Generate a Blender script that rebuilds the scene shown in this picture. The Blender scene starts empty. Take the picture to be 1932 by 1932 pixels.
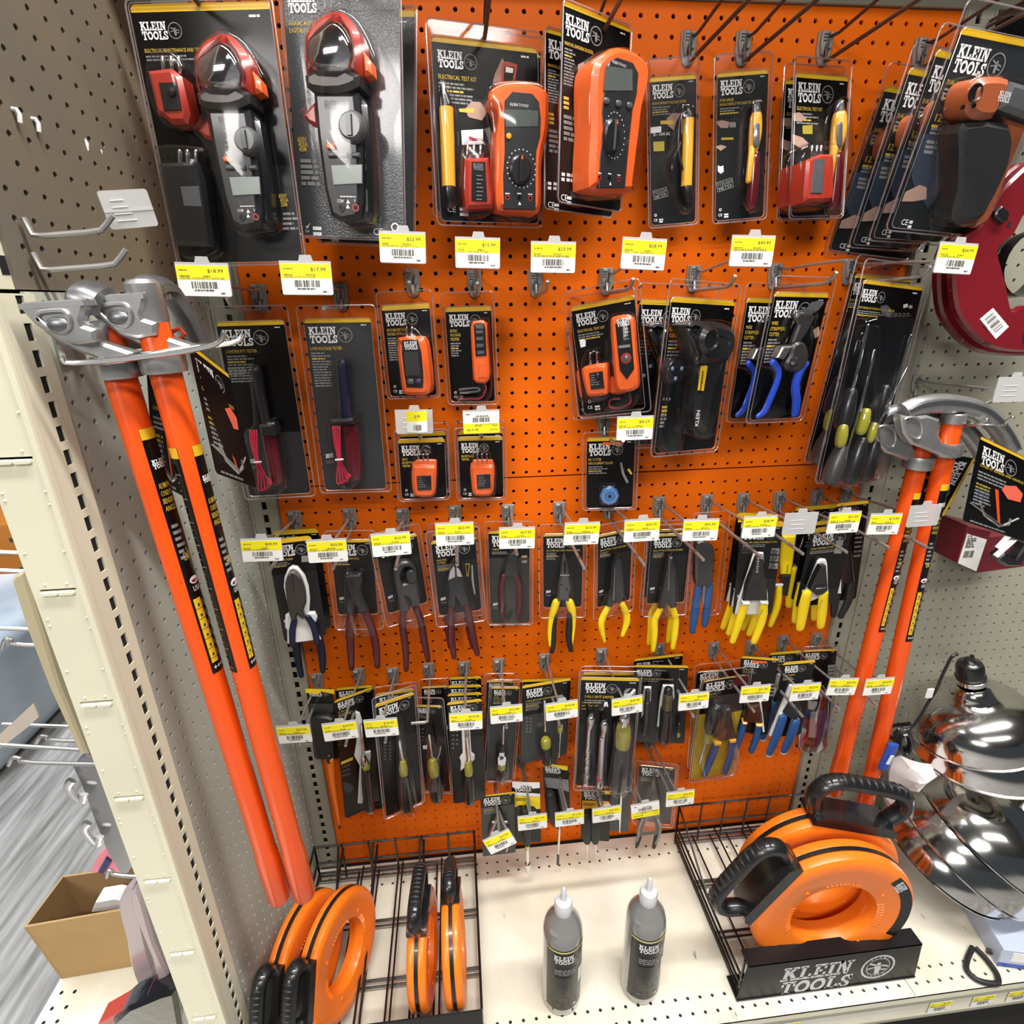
import bpy, math, random
from mathutils import Vector, Matrix
random.seed(7)
S = bpy.context.scene
COL = S.collection
PI = math.pi
# ------------------------------------------------------------------ camera
CAMP = Vector((0.3283, -1.0227, 1.4836))
CAMR = Matrix(((0.99464949, 0.04946246, -0.09069655), (-0.10233126, 0.35133143, -0.930642), (-0.01416729, 0.93494368, 0.35451319)))
FPX = 1044.9
cd = bpy.data.cameras.new('camera'); cam = bpy.data.objects.new('camera', cd); COL.objects.link(cam)
cd.sensor_width = 36; cd.lens = FPX / 1932 * 36; cd.clip_start = 0.02
cam.matrix_world = Matrix.Translation(CAMP) @ CAMR.to_4x4()
S.camera = cam
# ------------------------------------------------------------------ world, light, exposure
W = bpy.data.worlds.new('store'); S.world = W; W.use_nodes = True
W.node_tree.nodes['Background'].inputs[0].default_value = (0.80, 0.90, 1.0, 1)
W.node_tree.nodes['Background'].inputs[1].default_value = 0.07
def area(name, loc, rot, sx, sy, power, color=(1, .97, .92)):
    l = bpy.data.lights.new(name, 'AREA'); l.shape = 'RECTANGLE'; l.size = sx; l.size_y = sy; l.energy = power; l.color = color
    o = bpy.data.objects.new(name, l); COL.objects.link(o); o.location = loc; o.rotation_euler = rot; return o
area('aisle_tube_light', (.95, -.85, 3.3), (0, 0, 0), 2.4, .16, 112)
area('aisle_tube_light', (.6, -2.6, 3.3), (0, 0, 0), 2.4, .25, 84)
area('aisle_tube_light', (-2.4, -4.3, 3.3), (math.radians(25), 0, math.radians(-30)), 1.7, .9, 125)
area('side_aisle_tube_light', (-1.6, .5, 3.3), (0, 0, 0), .3, 2.4, 120, (.92, .96, 1))
vs = S.view_settings
vs.view_transform = 'Standard'; vs.look = 'None'; vs.gamma = 1; vs.exposure = 0.0
vs.use_curve_mapping = False
# ------------------------------------------------------------------ geometry helpers
def ray(x, y): return CAMR @ Vector(((x - 966) / FPX, (966 - y) / FPX, -1))
def atY(x, y, Y): d = ray(x, y); return CAMP + d * ((Y - CAMP.y) / d.y)
def atX(x, y, X): d = ray(x, y); return CAMP + d * ((X - CAMP.x) / d.x)
def atZ(x, y, Z): d = ray(x, y); return CAMP + d * ((Z - CAMP.z) / d.z)
def cr(c, x, y): return (c[0] + x / c[2], c[1] + y / c[2])
MATS = {}
def mat(name, col, rough=.5, metal=0., spec=.5, coat=0., noise=0., nscale=30, bump=0., bscale=200, col2=None, emit=0, trans=0., sub=None):
    if name in MATS: return MATS[name]
    m = bpy.data.materials.new(name); m.use_nodes = True; nt = m.node_tree; b = nt.nodes['Principled BSDF']
    c4 = (*col, 1)
    b.inputs['Base Color'].default_value = c4; b.inputs['Roughness'].default_value = rough
    b.inputs['Metallic'].default_value = metal; b.inputs['Specular IOR Level'].default_value = spec
    b.inputs['Coat Weight'].default_value = coat; b.inputs['Coat Roughness'].default_value = .08
    if emit: b.inputs['Emission Color'].default_value = c4; b.inputs['Emission Strength'].default_value = emit
    if noise or bump:
        tc = nt.nodes.new('ShaderNodeTexCoord')
    if noise:
        n = nt.nodes.new('ShaderNodeTexNoise'); n.inputs['Scale'].default_value = nscale; n.inputs['Detail'].default_value = 5
        nt.links.new(tc.outputs['Object'], n.inputs['Vector'])
        r = nt.nodes.new('ShaderNodeValToRGB'); r.color_ramp.elements[0].position = .35; r.color_ramp.elements[1].position = .68
        k = col2 or tuple(v * (1 - noise) for v in col)
        r.color_ramp.elements[0].color = (*k, 1); r.color_ramp.elements[1].color = c4
        nt.links.new(n.outputs['Fac'], r.inputs['Fac']); nt.links.new(r.outputs['Color'], b.inputs['Base Color'])
    if bump:
        n2 = nt.nodes.new('ShaderNodeTexNoise'); n2.inputs['Scale'].default_value = bscale
        nt.links.new(tc.outputs['Object'], n2.inputs['Vector'])
        bp = nt.nodes.new('ShaderNodeBump'); bp.inputs['Strength'].default_value = bump; bp.inputs['Distance'].default_value = .001
        nt.links.new(n2.outputs['Fac'], bp.inputs['Height']); nt.links.new(bp.outputs['Normal'], b.inputs['Normal'])
    MATS[name] = m; return m
def clear(name, tint, gl_min, gl_max, rough=.1, haze=(0, 0, 0), hazef=0.):
    """thin clear plastic sheet: see-through with a fresnel-like gloss"""
    if name in MATS: return MATS[name]
    m = bpy.data.materials.new(name); m.use_nodes = True; nt = m.node_tree; nt.nodes.clear()
    o = nt.nodes.new('ShaderNodeOutputMaterial'); t = nt.nodes.new('ShaderNodeBsdfTransparent'); t.inputs[0].default_value = (*tint, 1)
    g = nt.nodes.new('ShaderNodeBsdfGlossy'); g.inputs['Roughness'].default_value = rough
    lw = nt.nodes.new('ShaderNodeLayerWeight'); lw.inputs[0].default_value = .35
    mr = nt.nodes.new('ShaderNodeMapRange'); mr.inputs[3].default_value = gl_min; mr.inputs[4].default_value = gl_max
    mx = nt.nodes.new('ShaderNodeMixShader'); nt.links.new(lw.outputs['Facing'], mr.inputs[0]); nt.links.new(mr.outputs[0], mx.inputs[0])
    nt.links.new(t.outputs[0], mx.inputs[1]); nt.links.new(g.outputs[0], mx.inputs[2]); last = mx
    if hazef:
        d = nt.nodes.new('ShaderNodeBsdfDiffuse'); d.inputs[0].default_value = (*haze, 1)
        m2 = nt.nodes.new('ShaderNodeMixShader'); m2.inputs[0].default_value = hazef
        nt.links.new(mx.outputs[0], m2.inputs[1]); nt.links.new(d.outputs[0], m2.inputs[2]); last = m2
    nt.links.new(last.outputs[0], o.inputs[0]); MATS[name] = m; return m
ORANGE = mat('orange_board', (.92, .160, .004), .45, spec=.15, noise=.12, nscale=6)
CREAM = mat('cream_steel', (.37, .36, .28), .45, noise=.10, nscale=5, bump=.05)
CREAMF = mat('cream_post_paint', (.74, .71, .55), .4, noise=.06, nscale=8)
GREYB = mat('grey_cream_board', (.50, .52, .45), .55, noise=.12, nscale=4)
TAN = mat('tan_hardboard', (.18, .135, .08), .7, noise=.45, nscale=2.2, col2=(.12, .115, .10))  # hardboard brown, darkened further to hold the shade on the upper wing
DECK = mat('deck_paint', (.84, .82, .72), .35, noise=.14, nscale=7, col2=(.70, .65, .52))
_nt = DECK.node_tree; _b = _nt.nodes['Principled BSDF']; _src = _b.inputs['Base Color'].links[0].from_socket  # scuffs and specks of dirt
_tc = _nt.nodes.new('ShaderNodeTexCoord'); _mp = _nt.nodes.new('ShaderNodeMapping'); _mp.inputs['Scale'].default_value = (70, 16, 1); _mp.inputs['Rotation'].default_value = (0, 0, .6)
_n = _nt.nodes.new('ShaderNodeTexNoise'); _n.inputs['Scale'].default_value = 1; _n.inputs['Detail'].default_value = 6; _r2 = _nt.nodes.new('ShaderNodeValToRGB'); _r2.color_ramp.elements[0].position = .70; _r2.color_ramp.elements[1].position = .76
_mx = _nt.nodes.new('ShaderNodeMix'); _mx.data_type = 'RGBA'; _mx.inputs[7].default_value = (.22, .17, .11, 1)
_nt.links.new(_tc.outputs['Object'], _mp.inputs[0]); _nt.links.new(_mp.outputs[0], _n.inputs['Vector']); _nt.links.new(_n.outputs['Fac'], _r2.inputs[0]); _nt.links.new(_r2.outputs[0], _mx.inputs[0]); _nt.links.new(_src, _mx.inputs[6]); _nt.links.new(_mx.outputs[2], _b.inputs['Base Color'])
DARK = mat('dark_void', (.004, .004, .004), .9)
BLK = mat('black_ink', (.002, .002, .0022), .3, spec=.3, coat=.15)
CHAR = mat('charcoal_ink', (.008, .0085, .009), .3, spec=.35, coat=.15)
GRYI = mat('grey_ink', (.032, .034, .036), .3, coat=.2)
YEL = mat('yellow_ink', (.72, .44, .02), .35)
YTX = mat('yellow_lettering', (.62, .42, .05), .5)
WHT = mat('white_ink', (.82, .82, .82), .5)
GTX = mat('grey_lettering', (.22, .22, .22), .5)
GLG = mat('grey_emblem', (.20, .20, .20), .5)
YTAG = mat('yellow_price_paper', (.90, .80, .01), .5)
WTAG = mat('white_price_paper', (.85, .85, .82), .5)
TAGD = mat('tag_print', (.06, .05, .04), .6)
TAGB = mat('tag_fine_print', (.35, .27, .02), .6)
CLR = clear('clear_blister', (.96, .95, .96), .012, .28, .09)
CLRE = clear('clear_blister_edge', (.80, .76, .78), .15, .6, .2, (.9, .85, .87), .12)
CLRH = clear('clear_label_holder', (.85, .85, .85), .10, .5, .2, (.8, .8, .8), .45)
HOOK = mat('zinc_wire', (.42, .41, .40), .35, .75)
HOOKD = mat('worn_wire', (.20, .15, .12), .5, .5)
BRKT = mat('grey_bracket', (.30, .29, .27), .5, .2)
RED = mat('red_plastic', (.42, .035, .018), .35, coat=.3)
ORP = mat('orange_plastic', (.85, .13, .02), .38, coat=.2)
ORR = mat('orange_reel', (.92, .20, .012), .33, coat=.15)
DKG = mat('dark_grey_plastic', (.020, .021, .023), .35, coat=.3)
MDG = mat('mid_grey_plastic', (.09, .094, .10), .35, coat=.3)
BKP = mat('black_plastic', (.010, .010, .011), .3, coat=.3)
BKR = mat('black_rubber', (.014, .014, .015), .55)
LCD = mat('lcd_glass', (.26, .30, .28), .2)
CHR = mat('chrome', (.75, .75, .76), .14, 1)
STL = mat('steel', (.42, .41, .40), .3, .9)
BLS = mat('dark_tool_steel', (.075, .07, .068), .35, .6)
MAR = mat('maroon_grip', (.075, .004, .008), .35, coat=.3)
MARC = mat('maroon_clear', (.09, .005, .010), .2, coat=.6)
YGR = mat('yellow_grip', (.92, .66, .005), .45)
YPL = mat('yellow_plastic', (.78, .40, .03), .35, coat=.3)
BGR = mat('blue_grip', (.015, .07, .22), .45)
NAVY = mat('navy_grip', (.006, .009, .035), .4)
BBL = mat('bright_blue_grip', (.02, .07, .55), .4)
WPL = mat('white_insert', (.70, .70, .68), .4)
YCL = mat('yellow_clear_collar', (.25, .235, .025), .15, coat=.8)
WIR = mat('red_wire', (.50, .02, .06), .35)
SKIN = mat('printed_hand', (.38, .24, .19), .6)
ALU = mat('cast_aluminium', (.52, .52, .52), .36, .85, noise=.15, nscale=60)
ALUD = mat('dark_aluminium', (.20, .20, .21), .35, .8)
OGH = mat('orange_handle', (.72, .075, .004), .3, coat=.25)
OGG = mat('orange_handle_grip', (.80, .11, .012), .5)

class MB:
    def __init__(s): s.v = []; s.f = []; s.m = []; s.ms = []; s.T = None
    def mi(s, m):
        if m not in s.ms: s.ms.append(m)
        return s.ms.index(m)
    def add(s, vs, fs, m):
        b = len(s.v); i = s.mi(m)
        if s.T is not None: vs = [tuple(s.T @ Vector(v)) for v in vs]
        s.v += [tuple(v) for v in vs]; s.f += [tuple(b + k for k in f) for f in fs]; s.m += [i] * len(fs)
    def box(s, a, b, m):
        x0, y0, z0 = [min(a[i], b[i]) for i in range(3)]; x1, y1, z1 = [max(a[i], b[i]) for i in range(3)]
        v = [(x0, y0, z0), (x1, y0, z0), (x1, y1, z0), (x0, y1, z0), (x0, y0, z1), (x1, y0, z1), (x1, y1, z1), (x0, y1, z1)]
        s.add(v, [(0, 3, 2, 1), (4, 5, 6, 7), (0, 1, 5, 4), (1, 2, 6, 5), (2, 3, 7, 6), (3, 0, 4, 7)], m)
    def prism(s, pts, d0, d1, m, bev=0., mtop=None):
        """outline pts in the (x,z) plane, from depth d0 to depth d1 towards the viewer (-y)"""
        A = sum(pts[i][0] * pts[(i + 1) % len(pts)][1] - pts[(i + 1) % len(pts)][0] * pts[i][1] for i in range(len(pts)))
        if A < 0: pts = pts[::-1]
        n = len(pts); L = [pts]; D = [d0]
        if bev:
            L.append(pts); D.append(d1 - bev); L.append(inset(pts, bev)); D.append(d1)
        else: L.append(pts); D.append(d1)
        v = []; f = []
        for P, d in zip(L, D): v += [(p[0], -d, p[1]) for p in P]
        for k in range(len(L) - 1):
            for i in range(n):
                j = (i + 1) % n; f.append((k * n + i, k * n + j, (k + 1) * n + j, (k + 1) * n + i))
        f.append(tuple(reversed(range(n))))
        s.add(v, f, m)
        s.add([(p[0], -d1, p[1]) for p in L[-1]], [tuple(range(n))], mtop or m)
    def flat(s, pts, d, m):
        A = sum(pts[i][0] * pts[(i + 1) % len(pts)][1] - pts[(i + 1) % len(pts)][0] * pts[i][1] for i in range(len(pts)))
        if A < 0: pts = pts[::-1]
        s.add([(p[0], -d, p[1]) for p in pts], [tuple(range(len(pts)))], m)
    def tube(s, path, r, m, n=8, sq=None, cap=True, up=(0, 1, 0)):
        """r: radius or list; sq: flattening of the second axis"""
        P = [Vector(p) for p in path]; N = len(P); R = r if isinstance(r, (list, tuple)) else [r] * N
        v = []; f = []; prev = None
        for i, p in enumerate(P):
            t = (P[min(i + 1, N - 1)] - P[max(i - 1, 0)])
            t = t.normalized() if t.length > 1e-9 else Vector((0, 0, 1))
            if prev is None:
                u = Vector(up)
                if abs(u.dot(t)) > .95: u = Vector((1, 0, 0)) if abs(t.x) < .9 else Vector((0, 0, 1))
            else: u = prev
            u = (u - t * u.dot(t)).normalized(); w = t.cross(u); prev = u
            for k in range(n):
                a = 2 * PI * k / n
                v.append(p + w * (math.cos(a) * R[i]) + u * (math.sin(a) * R[i] * (sq or 1)))
        for i in range(N - 1):
            for k in range(n):
                q = (k + 1) % n; f.append((i * n + k, i * n + q, (i + 1) * n + q, (i + 1) * n + k))
        if cap: f.append(tuple(range(n))[::-1]); f.append(tuple((N - 1) * n + k for k in range(n)))
        s.add(v, f, m)
    def lathe(s, prof, o, axis, m, n=28, cap=False, a0=0, a1=2 * PI):
        """prof: (radius, height) along axis from o"""
        ax = Vector(axis).normalized(); u = Vector((1, 0, 0)) if abs(ax.x) < .9 else Vector((0, 0, 1))
        u = (u - ax * u.dot(ax)).normalized(); w = ax.cross(u); o = Vector(o); v = []; f = []
        full = abs(a1 - a0 - 2 * PI) < 1e-6; N = n if full else n + 1
        for r, h in prof:
            for k in range(N):
                a = a0 + (a1 - a0) * k / n; v.append(o + ax * h + (u * math.cos(a) + w * math.sin(a)) * r)
        for i in range(len(prof) - 1):
            for k in range(n if full else N - 1):
                q = (k + 1) % N; f.append((i * N + k, i * N + q, (i + 1) * N + q, (i + 1) * N + k))
        if cap: f.append(tuple(range(N))[::-1]); f.append(tuple((len(prof) - 1) * N + k for k in range(N)))
        s.add(v, f, m)
    def ell(s, c, r, m, n=14, k=8):
        v = []; f = []
        for i in range(k + 1):
            t = PI * i / k
            for j in range(n):
                a = 2 * PI * j / n; v.append((c[0] + r[0] * math.sin(t) * math.cos(a), c[1] + r[1] * math.sin(t) * math.sin(a), c[2] + r[2] * math.cos(t)))
        for i in range(k):
            for j in range(n):
                q = (j + 1) % n; f.append((i * n + j, (i + 1) * n + j, (i + 1) * n + q, i * n + q))
        s.add(v, f, m)
    def build(s, name, parent=None, ang=38):
        me = bpy.data.meshes.new(name); me.from_pydata(s.v, [], s.f); me.update()
        for m in s.ms: me.materials.append(m)
        me.polygons.foreach_set('material_index', s.m)
        me.polygons.foreach_set('use_smooth', [True] * len(s.f)); me.set_sharp_from_angle(angle=math.radians(ang))
        o = bpy.data.objects.new(name, me); COL.objects.link(o)
        if parent is not None: o.parent = parent
        return o
def inset(pts, b):
    n = len(pts); out = []
    for i in range(n):
        p0, p1, p2 = pts[i - 1], pts[i], pts[(i + 1) % n]
        e1 = Vector((p1[0] - p0[0], p1[1] - p0[1])); e2 = Vector((p2[0] - p1[0], p2[1] - p1[1]))
        if e1.length < 1e-9 or e2.length < 1e-9: out.append(p1); continue
        e1.normalize(); e2.normalize(); n1 = Vector((-e1.y, e1.x)); n2 = Vector((-e2.y, e2.x)); nn = n1 + n2
        if nn.length < 1e-6: out.append(p1); continue
        nn.normalize(); k = b / max(.5, nn.dot(n1)); out.append((p1[0] + nn.x * k, p1[1] + nn.y * k))
    return out
def rrect(x0, z0, x1, z1, r, n=4):
    if x0 > x1: x0, x1 = x1, x0
    if z0 > z1: z0, z1 = z1, z0
    r = min(r, (x1 - x0) * .49, (z1 - z0) * .49); o = []
    for cx, cz, a in ((x1 - r, z1 - r, 0), (x0 + r, z1 - r, 1), (x0 + r, z0 + r, 2), (x1 - r, z0 + r, 3)):
        for k in range(n + 1):
            t = (a + k / n) * PI / 2; o.append((cx + r * math.cos(t), cz + r * math.sin(t)))
    return o
def circ(cx, cz, r, n=20, r2=None): return [(cx + r * math.cos(2 * PI * k / n), cz + (r2 or r) * math.sin(2 * PI * k / n)) for k in range(n)]
def smooth(pts, k=4, closed=False):
    """Catmull-Rom through the points"""
    n = len(pts); o = []; dim = len(pts[0])
    rng = n if closed else n - 1
    for i in range(rng):
        g = lambda j: pts[j % n] if closed else pts[max(0, min(n - 1, j))]
        a, b, c, d = g(i - 1), g(i), g(i + 1), g(i + 2)
        for q in range(k):
            t = q / k
            o.append(tuple(.5 * (2 * b[e] + (c[e] - a[e]) * t + (2 * a[e] - 5 * b[e] + 4 * c[e] - d[e]) * t * t + (3 * b[e] - a[e] - 3 * c[e] + d[e]) * t ** 3) for e in range(dim)))
    if not closed: o.append(tuple(pts[-1]))
    return o
# text
TX = {}
def txt(s):
    if s not in TX:
        c = bpy.data.curves.new('t', 'FONT'); c.body = s; c.resolution_u = 1 if len(s) > 6 else 2; c.size = 1; c.offset = .004
        o = bpy.data.objects.new('t', c); me = bpy.data.meshes.new_from_object(o)
        V = [tuple(v.co) for v in me.vertices]; F = [tuple(p.vertices) for p in me.polygons]
        bpy.data.objects.remove(o); bpy.data.curves.remove(c); bpy.data.meshes.remove(me)
        x0 = min([v[0] for v in V] or [0]); x1 = max([v[0] for v in V] or [1])
        TX[s] = (V, F, x0, x1)
    return TX[s]
def put(mb, s, x, z, h, m, d, width=None, ang=0, align='L'):
    """lettering: cap height h; width stretches to fit; left baseline at (x,z)"""
    V, F, x0, x1 = txt(s); sc = h / .72; sx = (width / (x1 - x0)) if width else sc * .72
    off = {'L': 0, 'C': -(x1 - x0) * sx / 2, 'R': -(x1 - x0) * sx}[align]; ca, sa = math.cos(ang), math.sin(ang)
    vs_ = []
    for v in V:
        a = (v[0] - x0) * sx + off; b = v[1] * sc; vs_.append((x + a * ca - b * sa, -d, z + a * sa + b * ca))
    mb.add(vs_, F, m)
def _r(a, b, c, d): return [(a, b), (c, b), (c, d), (a, d)]
def _arc(cx, cz, ro, ri, a0, a1, n, sx=1.):
    o = []
    for k in range(n):
        t0 = a0 + (a1 - a0) * k / n; t1 = a0 + (a1 - a0) * (k + 1) / n
        o.append([(cx + sx * ri * math.cos(t0), cz + ri * math.sin(t0)), (cx + sx * ro * math.cos(t0), cz + ro * math.sin(t0)), (cx + sx * ro * math.cos(t1), cz + ro * math.sin(t1)), (cx + sx * ri * math.cos(t1), cz + ri * math.sin(t1))])
    return o
GL = {
 'K': (.98, [_r(.14, .1, .36, .9), _r(.02, .84, .46, 1), _r(.02, 0, .46, .16), [(.36, .36), (.82, .88), (.58, .88), (.36, .64)], [(.42, .46), (.58, .64), (.94, .12), (.66, .12)], _r(.54, .84, .92, 1), _r(.6, 0, .99, .16)]),
 'L': (.82, [_r(.14, .1, .36, .9), _r(.02, .84, .46, 1), _r(.02, 0, .78, .17), _r(.62, .1, .78, .38)]),
 'E': (.84, [_r(.14, .1, .36, .9), _r(.02, .83, .76, 1), _r(.02, 0, .8, .17), _r(.3, .42, .56, .58), _r(.62, .62, .76, .9), _r(.64, .1, .8, .38)]),
 'I': (.5, [_r(.14, .1, .36, .9), _r(.02, 0, .48, .16), _r(.02, .84, .48, 1)]),
 'N': (1.0, [_r(.14, .1, .3, .9), _r(.7, .1, .86, .95), [(.14, 1), (.40, 1), (.86, 0), (.64, 0)], _r(.02, .86, .36, 1), _r(.02, 0, .42, .15), _r(.58, .86, .98, 1)]),
 'T': (.88, [_r(.33, .1, .55, .9), _r(.02, .83, .86, 1), _r(.02, .6, .16, .9), _r(.72, .6, .86, .9), _r(.2, 0, .68, .16)]),
 'O': (.94, _arc(.46, .5, .5, .27, 0, 2 * PI, 12, .9)),
 'S': (.74, _arc(.36, .73, .27, .1, -.2, PI * 1.5, 7, 1.2) + _arc(.36, .27, .27, .1, -PI * .95, PI * .5, 7, 1.2) + [_r(.54, .62, .68, 1), _r(.03, 0, .17, .38)])}
def brand(mb, x, z, w, m, d, one_line=False, lean=0., vert=False, emblem=True, em_mat=None):
    """two-line brand lettering; (x,z)=top-left, w=width of the lettering; emblem to its right"""
    h = w * .27
    for li, (word, hh) in enumerate((('KLEIN', h), ('TOOLS', h))):
        tw = sum(GL[c][0] for c in word); sx = w / tw / (1.0 if li else 1.02); cx = 0
        zz = z - h - li * (h * 1.08); xx = x + li * w * .02
        for c in word:
            for P in GL[c][1]:
                q = [(xx + (cx + p[0]) * sx + p[1] * hh * lean, zz + p[1] * hh) for p in P]
                mb.flat(q, d, m)
            cx += GL[c][0]
    if emblem: logo(mb, x + w * 1.03 + h * 1.0, z - h * 1.08, h * .98, em_mat or GLG, d)
    return z - 2.1 * h
def logo(mb, cx, cz, r, m, d, detail=False):
    n = 20
    for ro, ri in ((r, r * .88),) + (((r * .70, r * .66),) if detail else ()):
        for q in _arc(cx, cz, ro, ri, 0, 2 * PI, n): mb.flat(q, d, m)
    # lineman figure with raised pliers, much simplified as it prints
    for P in ([(-.12, -.6), (.14, -.6), (.2, .05), (-.2, .1)], [(-.1, .12), (.12, .12), (.1, .36), (-.1, .36)], [(-.2, .1), (-.62, .3), (-.58, .42), (-.1, .2)], [(.2, .05), (.6, -.1), (.62, .03), (.15, .18)], [(-.66, -.18), (-.2, -.06), (-.2, .02), (-.66, -.06)], [(.2, -.3), (.62, -.36), (.62, -.26), (.2, -.18)]):
        mb.flat([(cx + p[0] * r, cz + p[1] * r) for p in P], d, m)
def bars(mb, x, z, w, h, m, d, n=16, seed=0):
    rr = random.Random(seed); t = 0; W_ = []
    for i in range(n * 2): W_.append(rr.choice((1, 1, 2, 3)))
    sc = w / sum(W_)
    for i, k in enumerate(W_):
        if i % 2 == 0: mb.flat(_r(x + t * sc, z - h, x + (t + k) * sc, z), d, m)
        t += k
def fine(mb, x, z, w, lh, n, m, d, seed=0, var=.35):
    """lines of print too small to read: broken word strokes"""
    rr = random.Random(seed)
    for i in range(n):
        L = w * (1 - rr.random() * var); t = 0
        while t < L:
            k = min(L - t, lh * rr.uniform(1.2, 4.2)); mb.flat(_r(x + t, z - i * lh * 1.55 - lh, x + t + k, z - i * lh * 1.55), d, m); t += k + lh * .5
def tag(o, label, cat, group=None, kind=None):
    o['label'] = label
    o['category'] = cat
    if group: o['group'] = group
    if kind: o['kind'] = kind
    return o
def thing(name, label, cat, loc=(0, 0, 0), group=None, rot=None):
    o = bpy.data.objects.new(name, None); COL.objects.link(o); o.location = loc; o.empty_display_size = .03
    if rot: o.rotation_euler = rot
    return tag(o, label, cat, group)
def struct(mb, name, ang=38):
    o = mb.build(name, None, ang); o['kind'] = 'structure'; return o
def dup(root, loc, rot=None, label=None, group=None):
    r = root.copy(); COL.objects.link(r); r.location = loc
    if rot is not None: r.rotation_euler = rot
    if label: r['label'] = label
    if group: r['group'] = group
    for ch in list(root.children):
        c = ch.copy(); COL.objects.link(c); c.parent = r
        for g in list(ch.children):
            k = g.copy(); COL.objects.link(k); k.parent = c
    return r
# ------------------------------------------------------------------ structure
def pegboard(name, O, U, V, N, w, h, u0, v0, m, t=.0045, hr=.0034, p=.0254, rows=None):
    """panel from O along U (w) and V (h); holes start at (u0,v0) with pitch p; N faces the shopper"""
    O, U, V, N = map(Vector, (O, U, V, N)); mb = MB()
    nu = int((w - u0 - hr * 1.5) / p) + 1; nv = int((h - v0 - hr * 1.5) / p) + 1
    us = [0] + [u0 + (i - .5) * p for i in range(nu + 1)] + [w]; vs_ = [0] + [v0 + (i - .5) * p for i in range(nv + 1)] + [h]
    us[1] = max(us[1], .0004); vs_[1] = max(vs_[1], .0004); us[-2] = min(us[-2], w - .0004); vs_[-2] = min(vs_[-2], h - .0004)
    v = []; f = []
    def P(a, b, d=0.): v.append(tuple(O + U * a + V * b - N * d)); return len(v) - 1
    for i in range(len(us) - 1):
        for j in range(len(vs_) - 1):
            a0, a1, b0, b1 = us[i], us[i + 1], vs_[j], vs_[j + 1]
            hole = 0 < i < len(us) - 2 and 0 < j < len(vs_) - 2 and (rows is None or (j - 1) in rows)
            if not hole: q = [P(a0, b0), P(a1, b0), P(a1, b1), P(a0, b1)]; f.append(tuple(q)); continue
            cu = u0 + (i - 1) * p; cv = v0 + (j - 1) * p; am, bm = cu, cv
            out = [(a1, bm), (a1, b1), (am, b1), (a0, b1), (a0, bm), (a0, b0), (am, b0), (a1, b0)]
            oi = [P(*q) for q in out]; ri = []; rb = []
            for k in range(8):
                t_ = k * PI / 4; ri.append(P(cu + hr * math.cos(t_), cv + hr * math.sin(t_)))
            for k in range(8):
                t_ = k * PI / 4; rb.append(P(cu + hr * math.cos(t_), cv + hr * math.sin(t_), t))
            for k in range(8):
                q = (k + 1) % 8; f.append((ri[k], oi[k], oi[q], ri[q])); f.append((rb[k], ri[k], ri[q], rb[q]))
    mb.add(v, f, m)
    e = [P(0, 0), P(w, 0), P(w, h), P(0, h)]; eb = [P(0, 0, t), P(w, 0, t), P(w, h, t), P(0, h, t)]
    mb.v = [tuple(x) for x in v]; mb.f += [(eb[k], eb[(k + 1) % 4], e[(k + 1) % 4], e[k]) for k in range(4)]; mb.m += [0] * 4
    return struct(mb, name, 30)
JZ = 1.1655
pegboard('wall_back_upper', (-.0145, 0, JZ + .001), (1, 0, 0), (0, 0, 1), (0, -1, 0), 1.1735, 1.904 - JZ, .0145, 1.1738 - JZ, ORANGE)
pegboard('wall_back_lower', (-.0145, 0, .15), (1, 0, 0), (0, 0, 1), (0, -1, 0), 1.1735, JZ - .152, .0145, (1.137 - .15) % .0254 + .0254 * 0, ORANGE)
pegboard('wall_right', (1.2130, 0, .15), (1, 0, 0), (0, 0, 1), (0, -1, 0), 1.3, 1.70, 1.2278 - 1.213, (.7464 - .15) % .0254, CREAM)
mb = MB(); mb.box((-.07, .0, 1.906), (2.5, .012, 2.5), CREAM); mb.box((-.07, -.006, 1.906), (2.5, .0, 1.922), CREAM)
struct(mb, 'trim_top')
mb = MB(); mb.box((-.1, .05, .1), (2.5, .06, 2.5), DARK); struct(mb, 'wall_cavity')
WY = .022 / .40  # the wing leans out of square by three degrees
wd = Vector((-.0225, -.40, 0)).normalized(); wn = Vector((wd.y * -1, wd.x, 0)); wn = Vector((-wd.y, wd.x, 0))
pegboard('wall_left', Vector((-.066, 0, .15)), wd, (0, 0, 1), wn, .392, 1.35, .015, (1.4128 - .15) % .0254, GREYB)
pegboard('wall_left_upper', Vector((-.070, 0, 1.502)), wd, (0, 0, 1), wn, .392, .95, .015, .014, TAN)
mb = MB(); mb.T = Matrix.Translation((-.066, 0, 0)) @ Matrix(((wn.x, wd.x, 0), (wn.y, wd.y, 0), (0, 0, 1))).to_4x4()
mb.box((-.045, .0, .15), (-.035, .40, 2.4), DARK); mb.box((-.058, 0, .15), (-.048, .40, 2.4), GREYB); struct(mb, 'wall_left_core')
def slots(mb, cx, w, y, z0, z1, pitch, sw, sh, m, out, holes_m=DARK):
    """vertical strip of face with real slots between two rails; built in x,z at depth y"""
    mb.box((cx - w / 2, y, z0), (cx - sw / 2, y + .003, z1), m); mb.box((cx + sw / 2, y, z0), (cx + w / 2, y + .003, z1), m)
    z = z0
    while z < z1:
        mb.box((cx - sw / 2, y, z), (cx + sw / 2, y + .003, min(z1, z + pitch - sh)), m); z += pitch
    mb.box((cx - w / 2, y + .02, z0), (cx + w / 2, y + .022, z1), holes_m)
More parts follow.
